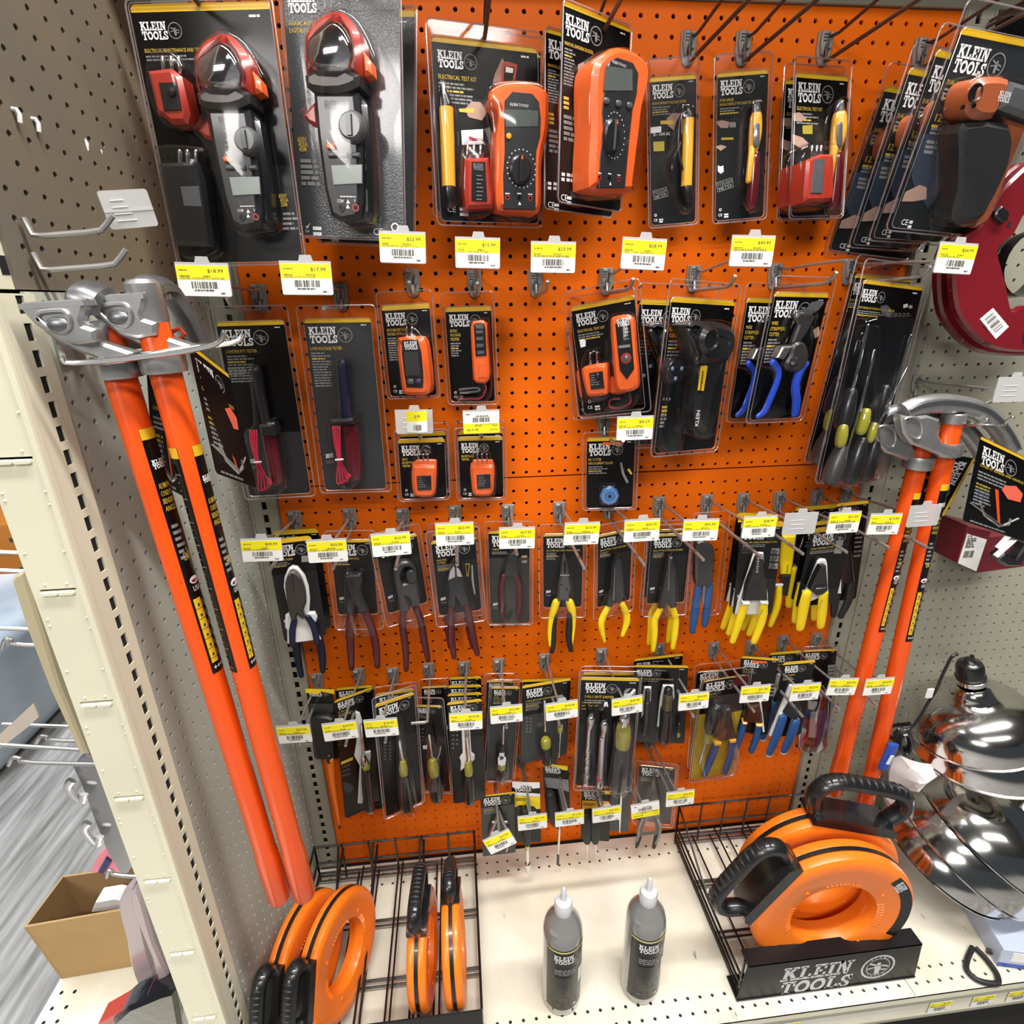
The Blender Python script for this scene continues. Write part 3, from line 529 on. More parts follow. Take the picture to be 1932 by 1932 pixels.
CARD = {
 'kit_maint': (0.0423, -0.14, 1.8288, -0.1089, -0.0213, -0.0043, 0.1711, 0.2882),
 'clamp': (0.2109, -0.13, 1.8644, -0.2204, -0.0236, 0.0558, 0.1513, 0.2921),
 'clamp_b': (0.2268, -0.05, 1.8619, -0.2526, -0.0542, 0.0697, 0.1484, 0.3047),
 'maint_b': (0.0556, -0.06, 1.8419, 0.2953, -0.3156, 0.0216, 0.1294, 0.3198),
 'kit3': (0.3934, -0.07, 1.823, 0.1904, -0.042, 0.0042, 0.1527, 0.2258),
 'kit3_b': (0.4019, -0.03, 1.8312, 0.0396, -0.1363, 0.0586, 0.1376, 0.2478),
 'dmm': (0.5429, -0.11, 1.8418, 0.4926, -0.0273, 0.041, 0.1216, 0.2292),
 'dmm_b': (0.5349, -0.05, 1.8377, 0.3423, -0.1074, 0.0576, 0.1025, 0.2379),
 'ncvt': (0.6785, -0.035, 1.8004, -0.0145, -0.056, -0.0737, 0.0736, 0.2027),
 'ncvt2': (0.7884, -0.035, 1.8083, -0.0219, -0.0606, -0.0758, 0.0809, 0.2041),
 'ncvt3': (0.9081, -0.05, 1.8011, 0.2616, -0.1108, -0.0479, 0.1075, 0.1958),
 'ncvt3_b': (0.913, -0.02, 1.8027, 0.1817, -0.0985, -0.0367, 0.099, 0.2032),
 'ir': (1.0935, -0.17, 1.8095, 0.1077, 0.1554, 0.0622, 0.1572, 0.2353),
 'ir_b': (1.0944, -0.12, 1.8023, 0.2283, 0.1676, 0.027, 0.1839, 0.2219),
 'ir_c': (1.0935, -0.075, 1.7961, 0.2168, 0.1608, 0.0308, 0.1808, 0.214),
 'ir_d': (1.1026, -0.035, 1.7858, -0.0124, 0.1422, 0.1092, 0.1474, 0.1992),
 'cont': (0.0116, -0.06, 1.4614, 0.0149, -0.0157, -0.008, 0.1033, 0.2875),
 'lowv': (0.1442, -0.05, 1.4625, -0.063, -0.033, 0.0005, 0.1074, 0.2873),
 'gfci_lcd': (0.2538, -0.045, 1.4826, -0.2356, -0.0462, -0.0349, 0.0817, 0.1468),
 'acdc': (0.3561, -0.04, 1.4778, -0.2416, -0.0045, -0.0166, 0.0781, 0.1564),
 'gfci': (0.2638, -0.05, 1.2606, 0.0527, -0.0038, 0.0158, 0.0811, 0.1108),
 'recep': (0.3681, -0.05, 1.2605, -0.0546, 0.0015, 0.0065, 0.079, 0.1152),
 'kit6': (0.5749, -0.07, 1.4827, -0.5128, 0.0101, -0.1623, 0.1074, 0.1815),
 'kit6_b': (0.5813, -0.03, 1.4724, -0.6177, -0.0666, -0.1395, 0.1171, 0.1835),
 'bx': (0.7392, -0.09, 1.4837, 0.3618, -0.0199, 0.0587, 0.142, 0.2515),
 'bx_b': (0.718, -0.03, 1.4814, 0.1256, -0.0221, 0.0436, 0.1181, 0.2557),
 'wire': (0.901, -0.1, 1.4913, 0.1932, 0.0582, 0.0291, 0.1099, 0.2097),
 'wire_b': (0.8929, -0.03, 1.4821, 0.173, -0.0131, 0.0398, 0.1043, 0.2097),
 'nutset': (1.0519, -0.11, 1.5036, 0.2434, -0.0316, 0.0872, 0.1398, 0.3324),
 'nutset_b': (1.0858, -0.04, 1.5162, 0.2485, 0.0389, 0.063, 0.1358, 0.3559),
 'blade': (0.607, -0.05, 1.2505, -0.1253, -0.0106, -0.0221, 0.0878, 0.137),
 'lines': (0.0199, -0.08, 1.0967, 0.1665, -0.0326, -0.0045, 0.0764, 0.2067),
 'lines_b': (0.018, -0.03, 1.0925, 0.0132, -0.0411, -0.0044, 0.0816, 0.2122),
 'crimp': (0.1206, -0.05, 1.0752, -0.0486, -0.0137, 0.0177, 0.0771, 0.158),
 'cable': (0.2039, -0.06, 1.077, 0.3135, 0.0305, -0.078, 0.0793, 0.1532),
 'diag': (0.3103, -0.07, 1.0744, 0.086, 0.0125, -0.0405, 0.0824, 0.1595),
 'diag_b': (0.3119, -0.03, 1.0698, -0.1064, 0.0104, -0.0091, 0.0837, 0.1667),
 'compact': (0.4174, -0.04, 1.0713, -0.0989, -0.016, 0.0025, 0.0796, 0.2039),
 'allp': (0.5218, -0.05, 1.0639, -0.1101, -0.0008, -0.0093, 0.0772, 0.1624),
 'nose': (0.618, -0.07, 1.0707, 0.2323, 0.0093, -0.0372, 0.0743, 0.1594),
 'nose2': (0.7338, -0.06, 1.056, -0.0507, 0.0079, -0.0128, 0.0776, 0.1552),
 'nose2_b': (0.7406, -0.03, 1.0522, -0.0268, 0.0081, 0.0078, 0.0805, 0.162),
 'bluep': (0.8118, -0.06, 1.0768, 0.0415, -0.0455, -0.0039, 0.0556, 0.1961),
 'dual': (0.8827, -0.12, 1.0966, -0.1981, 0.0449, -0.0566, 0.0749, 0.2042),
 'dual_b': (0.8976, -0.08, 1.0905, -0.1896, 0.0315, -0.0429, 0.0806, 0.2012),
 'dual_c': (0.9156, -0.04, 1.0815, -0.1634, -0.0008, 0.0057, 0.0861, 0.195),
 'yel2': (1.0171, -0.13, 1.0826, 0.0165, 0.0786, -0.0487, 0.0849, 0.1765),
 'yel2_b': (1.0322, -0.09, 1.0789, 0.0786, 0.0601, -0.0317, 0.0911, 0.1797),
 'yel2_c': (1.0343, -0.05, 1.0949, -0.0507, 0.0205, -0.047, 0.0835, 0.1931),
 'blackp': (1.0866, -0.08, 1.1107, -0.1072, 0.0198, -0.1006, 0.0625, 0.2225),
 'rip': (0.9807, -0.06, 1.0789, -0.221, 0.0038, -0.0678, 0.0672, 0.1646),
 'ins': (0.0263, -0.07, 0.7614, -0.0802, 0.0317, 0.0588, 0.0527, 0.1857),
 'multib': (0.0989, -0.1, 0.7671, 0.4653, 0.1396, 0.0158, 0.0785, 0.3615),
 'multib_b': (0.0878, -0.04, 0.738, 0.0604, 0.0359, 0.0356, 0.0752, 0.3208),
 'nd8': (0.1785, -0.11, 0.757, 0.42, -0.036, 0.028, 0.0794, 0.2805),
 'nd8_b': (0.1693, -0.04, 0.7193, 0.161, -0.0571, 0.0312, 0.0784, 0.2748),
 'nd6': (0.2418, -0.09, 0.7164, -0.1859, 0.0089, -0.0222, 0.0565, 0.2339),
 'nd6_b': (0.2539, -0.04, 0.7236, 0.004, -0.0133, 0.0322, 0.0592, 0.2135),
 'sd10': (0.3155, -0.12, 0.7451, 0.0526, 0.0041, 0.0018, 0.0692, 0.2695),
 'sd10_b': (0.3164, -0.09, 0.7396, -0.0443, 0.0135, 0.0033, 0.0688, 0.2827),
 'sd10_c': (0.3169, -0.06, 0.7359, -0.0785, 0.0045, 0.0032, 0.0694, 0.2908),
 'sd10_d': (0.318, -0.03, 0.7339, -0.037, 0.0001, 0.0094, 0.0681, 0.3033),
 'stub': (0.402, -0.08, 0.7401, -0.0279, -0.006, 0.0814, 0.0576, 0.2519),
 'stub_b': (0.3929, -0.04, 0.7263, -0.0378, -0.0072, 0.0475, 0.0572, 0.2613),
 'multi3': (0.4842, -0.1, 0.7592, 0.171, -0.0259, 0.0339, 0.1048, 0.1972),
 'multi3_b': (0.4886, -0.05, 0.7278, -0.0443, -0.0103, 0.0125, 0.0974, 0.1962),
 'n71': (0.6069, -0.13, 0.7816, -0.1338, -0.0349, 0.0169, 0.1153, 0.2752),
 'n71_b': (0.6275, -0.06, 0.7397, -0.112, -0.0329, 0.0189, 0.1206, 0.2895),
 'flip': (0.7182, -0.11, 0.7857, -0.2318, 0.084, -0.0705, 0.1086, 0.2186),
 'flip_b': (0.7368, -0.05, 0.7637, 0.0071, 0.0277, -0.0395, 0.0996, 0.2241),
 'combo': (0.8619, -0.11, 0.7417, 0.0622, 0.0447, -0.0333, 0.1032, 0.285),
 'combo_b': (0.8793, -0.05, 0.7158, -0.0456, 0.0491, -0.0593, 0.0938, 0.3069),
 'curve': (0.9305, -0.11, 0.7865, -0.2949, 0.0211, -0.0299, 0.0726, 0.2015),
 'bw': (1.0046, -0.13, 0.7851, 0.0096, -0.0113, -0.0061, 0.0705, 0.1937),
 'bw_b': (1.0207, -0.06, 0.7585, -0.0807, -0.0047, -0.0729, 0.0701, 0.2104),
 'blues': (1.0929, -0.07, 0.7647, -0.177, 0.0025, -0.0968, 0.0711, 0.2729),
 'snip': (0.3767, -0.1, 0.4705, 0.0251, -0.0615, 0.0059, 0.076, 0.1748),
 'm48': (0.4409, -0.09, 0.4855, -0.1186, -0.0128, -0.0143, 0.064, 0.1823),
 'm49': (0.5111, -0.07, 0.5064, -0.2465, 0.0028, -0.0522, 0.0581, 0.1705),
 'm50': (0.6055, -0.08, 0.4287, -0.2065, -0.0089, -0.0191, 0.0672, 0.1572),
 'probe': (0.6721, -0.06, 0.483, -0.2075, -0.001, -0.0091, 0.046, 0.217),
 'tear': (0.7493, -0.07, 0.4752, -0.2627, -0.0081, -0.0211, 0.0811, 0.1742),
}
try: S.cycles.transparent_max_bounces = 24
except Exception: pass
A1 = (240, 0, 3.45); A2 = (760, 0, 4.025); A3 = (1180, 0, 4.391); A4 = (1500, 0, 4.472); B1 = (0, 500, 3.864); B2_ = (340, 500, 4.2); B3 = (700, 500, 4.2); B4 = (1040, 480, 3.864); B5_ = (1340, 480, 4.2); B6 = (1560, 700, 3.863)
C1 = (440, 920, 5.367); C2 = (700, 920, 5.367); C3 = (980, 920, 5.367); C4 = (1280, 900, 5.367); D1 = (500, 1240, 5.367); D2 = (700, 1220, 5.683); D3 = (900, 1200, 5.367); D4 = (1180, 1190, 6.0375); D5 = (1360, 1180, 5.682); E1 = (860, 1420, 4.2)
CLRM = clear('shiny_blister_bulge', (.9, .9, .92), .30, .85, .07)
def dome(mb, pts, d0, d1, b, m=None):
    """open-backed bulge of clear plastic"""
    m = m or CLR
    A = sum(pts[i][0] * pts[(i + 1) % len(pts)][1] - pts[(i + 1) % len(pts)][0] * pts[i][1] for i in range(len(pts)))
    if A < 0: pts = pts[::-1]
    n = len(pts); L = [(pts, d0), (pts, d1 - b), (inset(pts, b * .5), d1 - b * .25), (inset(pts, b), d1)]; v = []; f = []
    for P, d in L: v += [(p[0], -d, p[1]) for p in P]
    for k in range(len(L) - 1):
        for i in range(n): j = (i + 1) % n; f.append((k * n + i, k * n + j, (k + 1) * n + j, (k + 1) * n + i))
    f.append(tuple(range(3 * n, 4 * n))); mb.add(v, f, m)
def eul(yaw, pit, roll): return (Matrix.Rotation(yaw, 3, 'Z') @ Matrix.Rotation(pit, 3, 'X') @ Matrix.Rotation(roll, 3, 'Y')).to_euler()
class Pack:
    def __init__(s, key, name, label, cat, crop, group=None):
        x, Y, z, yw, pt, rl, s.w, s.h = CARD[key]; s.c = crop; s.key = key
        s.root = thing(name, label, cat, (x, Y, z), group, eul(yw, pt, rl))
        s.M = Matrix.Translation((x, Y, z)) @ eul(yw, pt, rl).to_matrix().to_4x4(); s.I = s.M.inverted()
        s.o = s.I @ CAMP; s.D = 0.
        a = s.P(0, 0); b = s.P(10, 0); s.k = math.hypot(a[0] - b[0], a[1] - b[1]) / 10
    def P(s, x, y, d=0.):
        X, Y = cr(s.c, x, y); r = s.I.to_3x3() @ ray(X, Y); t = (-d - s.o.y) / r.y; q = s.o + r * t; return (q.x, q.z)
    def Q(s, pts, d=0.): return [s.P(x, y, d) for x, y in pts]
    def card(s, title=(), bw=.48, bx=.08, strip=.05, head=.33, body=CHAR, top=BLK, fl=6, seed=0, marks=True, usa=False, rnd=.006, tsz=.05, slot=False, extra=None, emb=True, gy=None, fw=.42, lean=0.):
        w, h = s.w, s.h; mb = MB(); st = strip * w + .002
        out = rrect(-w / 2, -h, w / 2, 0, rnd); mb.prism(out, -.0004, .0004, body)
        hz = -head * h; mb.flat([p for p in out if p[1] > hz] + [(-w / 2, hz), (w / 2, hz)], .0006, top)
        mb.flat([p for p in out if p[1] > -max(st, rnd * 1.01)] + [(-w / 2, -st), (w / 2, -st)] if st > rnd else [p for p in out if p[1] > -rnd * 1.01], .0008, YEL)
        if st < rnd: mb.flat(_r(-w / 2, -rnd * 1.1, w / 2, -st), .0009, top)
        z = brand(mb, -w / 2 + bx * w, -st - .055 * w, bw * w, WHT, .0011, emblem=emb)
        fine(mb, w * .34, -st - .03 * w, w * .11, w * .014, 1, WHT, .001, seed)
        z -= .05 * w; th = tsz * w
        for t in title:
            z -= th; put(mb, t, -w / 2 + bx * w, z, th, YTX, .0011, width=min(len(t) * th * .55, w * (.98 - bx))); z -= th * .45
        z -= th * .3
        for i in range(fl):
            fine(mb, -w / 2 + bx * w, z - i * th * .85, w * fw, th * .45, 1, GTX if i % 4 != 2 else YTX if i == 2 else GTX, .001, seed * 9 + i)
        if marks:
            zb = -h + .05 * w; x0 = -w / 2 + .07 * w
            put(mb, 'CE', x0, zb + .03 * w, .05 * w, WHT, .0011, width=.08 * w); fine(mb, x0 + .12 * w, zb + .07 * w, .09 * w, .028 * w, 2, WHT, .0011, seed + 3, .1)
            for q in _arc(x0 + .04 * w, zb + .15 * w, .028 * w, .018 * w, 0, 2 * PI, 10): mb.flat(q, .0011, WHT)
        if usa:
            zb = -h * .80; x0 = -w / 2 + .07 * w
            for k in range(3): mb.flat([(x0 + .0 * w, zb + k * .025 * w), (x0 + .12 * w, zb + (k * .025 + .02) * w), (x0 + .12 * w, zb + (k * .025 + .034) * w), (x0, zb + (k * .025 + .014) * w)], .0011, WHT)
            put(mb, 'USA', x0, zb - .09 * w, .055 * w, GTX, .0011, width=.13 * w)
        if extra: extra(s, mb)
        s.cardmb = mb; s.cardo = mb.build('backing_card', s.root); return s
    def shell(s, mx=.006, mt=.02, mbt=.004, r=.007, bumps=(), name='clear_blister', thick=.003, rim=True, m=None):
        w, h = s.w, s.h; mb = MB(); o = rrect(-w / 2 - mx, -h - mbt, w / 2 + mx, mt, r); n = len(o); i_ = rrect(-w / 2, -h, w / 2, 0, r * .8)
        v = [(p[0], -thick, p[1]) for p in o] + [(p[0], -thick - .0005, p[1]) for p in i_]
        mb.add(v, [(k, (k + 1) % n, n + (k + 1) % n, n + k) for k in range(n)], m or CLR)
        mb.add([(p[0], -thick, p[1]) for p in o] + [(p[0], .002, p[1]) for p in o], [(k, (k + 1) % n, n + (k + 1) % n, n + k) for k in range(n)], CLR)
        if rim: mb.tube([(p[0], -thick, p[1]) for p in o + [o[0], o[1]]], .0011, CLRE, 5, cap=False)
        ii = inset(i_ if sum(i_[q][0] * i_[(q + 1) % n][1] - i_[(q + 1) % n][0] * i_[q][1] for q in range(n)) > 0 else i_[::-1], -.0005)
        mb.tube([(p[0], -thick - .0005, p[1]) for p in ii + [ii[0], ii[1]]], .0006, CLRE, 4, cap=False)
        for b in bumps:
            pts, d = b[0], b[1]; mm = b[2] if len(b) > 2 else None
            dome(mb, s.Q(smooth(pts, 3, True), d * .6) if len(pts) > 4 else s.Q(rr4(pts), d * .6), .001, d, min(.006, d * .5), mm)
        o = mb.build(name, s.root); return o
    def solid(s, name, pts, d0, d1, m, bev=.002, parent=None, sm=0, mtop=None, extra=None):
        mb = MB(); q = smooth(pts, sm, True) if sm else pts; mb.prism(s.Q(q, (d0 + d1) / 2), d0, d1, m, bev, mtop)
        if extra: extra(mb)
        return mb.build(name, parent or s.root)
    def path(s, name, pts, r, m, d=.010, parent=None, n=10, sq=None, sm=4, tip=True, d2=None):
        """round or oval bar whose centreline runs through the points; r in crop pixels"""
        P_ = pts; R_ = list(r) if isinstance(r, (list, tuple)) else [r] * len(pts)
        dd = [d + ((d2 if d2 is not None else d) - d) * i / (len(pts) - 1) for i in range(len(pts))]
        A = [(*s.P(x, y, q), q, rr * s.k) for (x, y), rr, q in zip(P_, R_, dd)]
        A = smooth(A, sm) if sm and len(A) > 2 else A
        if tip:
            def cap_(a, b):  # rounded end
                L = math.hypot(a[0] - b[0], a[1] - b[1]) or 1; ux, uz = (a[0] - b[0]) / L, (a[1] - b[1]) / L
                return [(a[0] + ux * a[3] * e, a[1] + uz * a[3] * e, a[2], a[3] * g) for e, g in ((.0, .98), (-.0 + .45, .82), (.72, .5))]
            A = [*reversed(cap_(A[0], A[1]))] + A[1:-1] + cap_(A[-1], A[-2])
        mb = MB(); mb.tube([(a[0], -a[2], a[1]) for a in A], [a[3] for a in A], m, n, sq)
        return mb.build(name, parent or s.root)
def rr4(p):
    (x0, y0), (x1, y1) = p[0], p[2] if len(p) > 2 else p[1]
    return [(a, b) for a, b in rrect(x0, y0, x1, y1, min(abs(x1 - x0), abs(y1 - y0)) * .22)]
def back(src, key, label, group):
    x, Y, z, yw, pt, rl, w, h = CARD[key]; return dup(src.root, (x, Y, z), eul(yw, pt, rl), label, group)
def txtpx(pk, mb, s, x, y, hpx, m, d, width=None, ang=0):
    p = pk.P(x, y, d); put(mb, s, p[0], p[1], hpx * pk.k, m, d, width=width * pk.k if width else None, ang=ang)
def quad(pk, mb, pts, d, m): mb.flat(pk.Q(pts, d), d, m)
# ---- clamp meters
def clampmeter(pk, f):
    F = lambda L: [f(x, y) for x, y in L]
    b = pk.solid('clamp_meter', F([(555, 735), (830, 735), (852, 860), (880, 1100), (905, 1380), (895, 1490), (790, 1510), (715, 1470), (665, 1310), (600, 1000)]), .004, .042, DKG, .006, extra=lambda mb: face(mb))
    pk.solid('side_shell', F([(820, 740), (880, 800), (930, 1100), (970, 1450), (940, 1500), (880, 1500), (880, 1200), (840, 900)]), .002, .030, BKP, .006, parent=b)
    pk.solid('lower_jaw', F([(475, 430), (482, 380), (525, 310), (600, 265), (665, 250), (668, 330), (600, 380), (545, 440), (540, 560), (560, 600), (500, 640)]), .006, .040, RED, .006, parent=b, sm=2)
    pk.solid('upper_jaw', F([(672, 248), (740, 290), (790, 350), (820, 430), (838, 630), (790, 635), (750, 600), (765, 500), (730, 390), (672, 330)]), .006, .040, RED, .006, parent=b, sm=2)
    pk.solid('jaw_back', F([(535, 440), (600, 370), (665, 325), (740, 400), (770, 500), (750, 605), (590, 610), (535, 570)]), .002, .020, MDG, .002, parent=b)
    pk.solid('collar', F([(500, 640), (560, 603), (600, 620), (700, 625), (750, 597), (838, 640), (840, 700), (790, 725), (730, 742), (640, 745), (560, 735), (515, 710)]), .004, .047, BLS, .006, parent=b)
    pk.solid('trigger', F([(480, 862), (545, 780), (565, 785), (590, 935), (520, 908)]), .008, .026, RED, .004, parent=b)
    pk.solid('release', F([(828, 470), (882, 535), (897, 615), (850, 628), (835, 560)]), .008, .030, ORP, .004, parent=b)
    x, y = f(768, 912); r = 76; c = pk.P(x, y, .05); mb = MB(); mb.lathe([(r * pk.k * 1.12, 0), (r * pk.k * 1.1, .004), (r * pk.k * .9, .010), (r * pk.k * .8, .012), (.0001, .012)], (c[0], -.041, c[1]), (0, -1, 0), MDG, 24)
    mb.box((c[0] - .003, -.056, c[1] - r * pk.k * .7), (c[0] + .003, -.052, c[1] + r * pk.k * .7), DKG); mb.build('dial', b)
    pk.solid('screen', F([(665, 1155), (860, 1150), (868, 1265), (690, 1275)]), .041, .0435, LCD, .0005, parent=b)
    pk.solid('power_button', F([(625, 1030), (640, 1018), (680, 1028), (684, 1052), (635, 1056)]), .041, .047, ORP, .001, parent=b)
    for i in range(3): pk.solid('button', F([(640 + i * 75, 1078), (690 + i * 75, 1076), (693 + i * 75, 1104), (643 + i * 75, 1106)]), .041, .0465, MDG, .0015, parent=b)
    for x0, m_ in ((745, BKP), (838, RED)):
        x, y = f(x0, 1412); c = pk.P(x, y, .043); mb = MB()
        for q in _arc(c[0], c[1], 22 * pk.k, 14 * pk.k, 0, 2 * PI, 12): mb.flat(q, .0433, m_)
        mb.flat(circ(c[0], c[1], 14 * pk.k, 10), .0431, BLK); mb.build('jack', b)
    return b
def meterface(pk, f):
    def g(mb):
        p = pk.P(*f(590, 760), .042); brand(mb, p[0], p[1], 75 * pk.k, GTX, .0424, emblem=False)
        for i, (x, y) in enumerate(((625, 850), (640, 905), (635, 940), (660, 980))): q = pk.P(*f(x, y), .042); fine(mb, q[0], q[1], 30 * pk.k, 8 * pk.k, 1, GTX, .0424, i)
        for t, x, y in (('COM', 720, 1380), ('V', 825, 1378)): q = pk.P(*f(x, y), .042); put(mb, t, q[0], q[1], 18 * pk.k, WHT, .0424)
        for y in (1375, 1405):
            q = pk.P(*f(788, y), .042); r = 13 * pk.k; mb.flat([(q[0] - r, q[1] - r * .8), (q[0] + r, q[1] - r * .8), (q[0], q[1] + r)], .0424, WHT)
        q = pk.P(*f(735, 1340), .042); fine(mb, q[0], q[1], 100 * pk.k, 6 * pk.k, 1, WHT, .0424, 3, .05)
    return g
f1 = lambda x, y: (x, y); f2 = lambda x, y: (1460 + (x - 775) * 1.03 - (y - 910) * .075, 815 + (y - 910) * 1.07)
def bumpF(f, L): return [f(x, y) for x, y in L]
pk = Pack('kit_maint', 'blister_pack', 'large black pack at the top left with red clamp meter and two outlet testers', 'blister pack', A1)
face = meterface(pk, f1)
def ex(pk, mb):
    put(mb, '600V', *pk.P(990, 1290), .0052, YTX, .0011); put(mb, '400A', *pk.P(998, 1318), .0052, YTX, .0011); put(mb, '20M', *pk.P(1003, 1346), .0052, YTX, .0011)
    for i in range(4): fine(mb, *pk.P(1015, 1385 + i * 32), .022, .003, 1, GTX, .0011, i)
pk.card(('ELECTRICAL MAINTENANCE AND TEST KIT',), bw=.19, bx=.045, strip=.035, head=.6, tsz=.024, fl=2, extra=ex, marks=False)
clampmeter(pk, f1)
t_ = pk.solid('receptacle_tester', [(168, 485), (320, 468), (385, 520), (440, 760), (425, 825), (325, 828), (270, 780), (235, 765)], .003, .032, RED, .005)
pk.solid('label_face', [(205, 540), (320, 535), (355, 715), (240, 722)], .032, .0335, BKP, .0004, parent=t_); c = pk.P(285, 595, .035)
mb = MB(); mb.lathe([(.006, 0), (.005, .004), (.0001, .005)], (c[0], -.033, c[1]), (0, -1, 0), BKP, 14); mb.build('test_button', t_)
for x in (230, 285, 335): pk.path('prong', [(x, 375), (x + 12, 470)], 14, CHR, .018, parent=t_, sm=0)
t_ = pk.solid('plug_adapter', [(235, 1072), (490, 1065), (530, 1180), (585, 1590), (580, 1612), (335, 1600)], .003, .028, BKP, .005)
pk.solid('window', [(345, 1215), (465, 1210), (485, 1345), (370, 1340)], .028, .0285, MDG, .0003, parent=t_)
for x in (345, 395, 450): pk.path('prong', [(x, 985), (x + 5, 1068)], 18, CHR, .016, parent=t_, sm=0)
pk.shell(.004, .004, .004, bumps=[([(150, 470), (200, 350), (330, 350), (400, 440), (440, 600), (480, 840), (300, 850), (190, 700)], .038), ([(215, 960), (510, 960), (560, 1100), (620, 1640), (320, 1640), (230, 1100)], .034), (bumpF(f1, [(470, 420), (560, 270), (680, 225), (830, 320), (960, 600), (920, 800), (960, 1100), (1000, 1480), (900, 1540), (740, 1530), (640, 1300), (560, 1000), (460, 870), (520, 760)]), .050), (bumpF(f1, [(500, 440), (560, 380), (655, 315), (740, 380), (785, 500), (755, 600), (600, 612), (520, 560)]), .056, CLRM)])
PK = {'maint': pk}
pk = Pack('clamp', 'blister_pack', 'tall pack with red jawed clamp meter, its top above the photo', 'blister pack', A1)
face = meterface(pk, f2)
def ex(pk, mb):
    for i, t in enumerate(('600V', '400A', '40M')): put(mb, t, *pk.P(1112 + i * 5, 925 + i * 32), .0062, YTX, .0011)
    for i in range(5): fine(mb, *pk.P(1128 + i * 2, 1035 + i * 37), .028, .0045, 1, GTX, .0011, i, .1)
    put(mb, 'CE', *pk.P(1605, 1530), .009, WHT, .0011, width=.014); fine(mb, *pk.P(1660, 1500), .009, .004, 2, WHT, .0011, 2, .05)
    c = pk.P(1745, 1480)
    for q in _arc(c[0], c[1], .0058, .0040, 0, 2 * PI, 12): mb.flat(q, .0011, WHT)
    fine(mb, *pk.P(1210, 1475), .013, .0045, 2, WHT, .0011, 5, .05); a = pk.P(1162, 1470); b_ = pk.P(1175, 1490); c = pk.P(1195, 1450)
    mb.flat([a, b_, c, (b_[0], b_[1] + .003)], .0011, WHT); put(mb, '2 m', *pk.P(1162, 1512), .004, WHT, .0011)
pk.card(('600A AC AUTO-RANGING', 'DIGITAL CLAMP METER'), bw=.25, bx=.04, strip=.04, head=.12, body=mat('reflection_grey_ink', (.06, .063, .067), .22, coat=.8, bump=.5, bscale=420), top=mat('reflection_grey_ink_top', (.08, .083, .087), .2, coat=.8, bump=.6, bscale=420), tsz=.034, fl=0, extra=ex, marks=False)  # light reflected off the card is painted into this grey
clampmeter(pk, f2)
pk.shell(.003, .003, .003, bumps=[(bumpF(f2, [(470, 420), (560, 270), (680, 225), (830, 320), (960, 600), (920, 800), (960, 1100), (990, 1460), (900, 1530), (740, 1520), (640, 1300), (560, 1000), (460, 870), (520, 760)]), .050), (bumpF(f2, [(500, 440), (560, 380), (655, 315), (740, 380), (785, 500), (755, 600), (600, 612), (520, 560)]), .056, CLRM)])
back(pk, 'clamp_b', 'clamp meter pack half hidden behind the tall one', 'clamp meter packs on one hook')
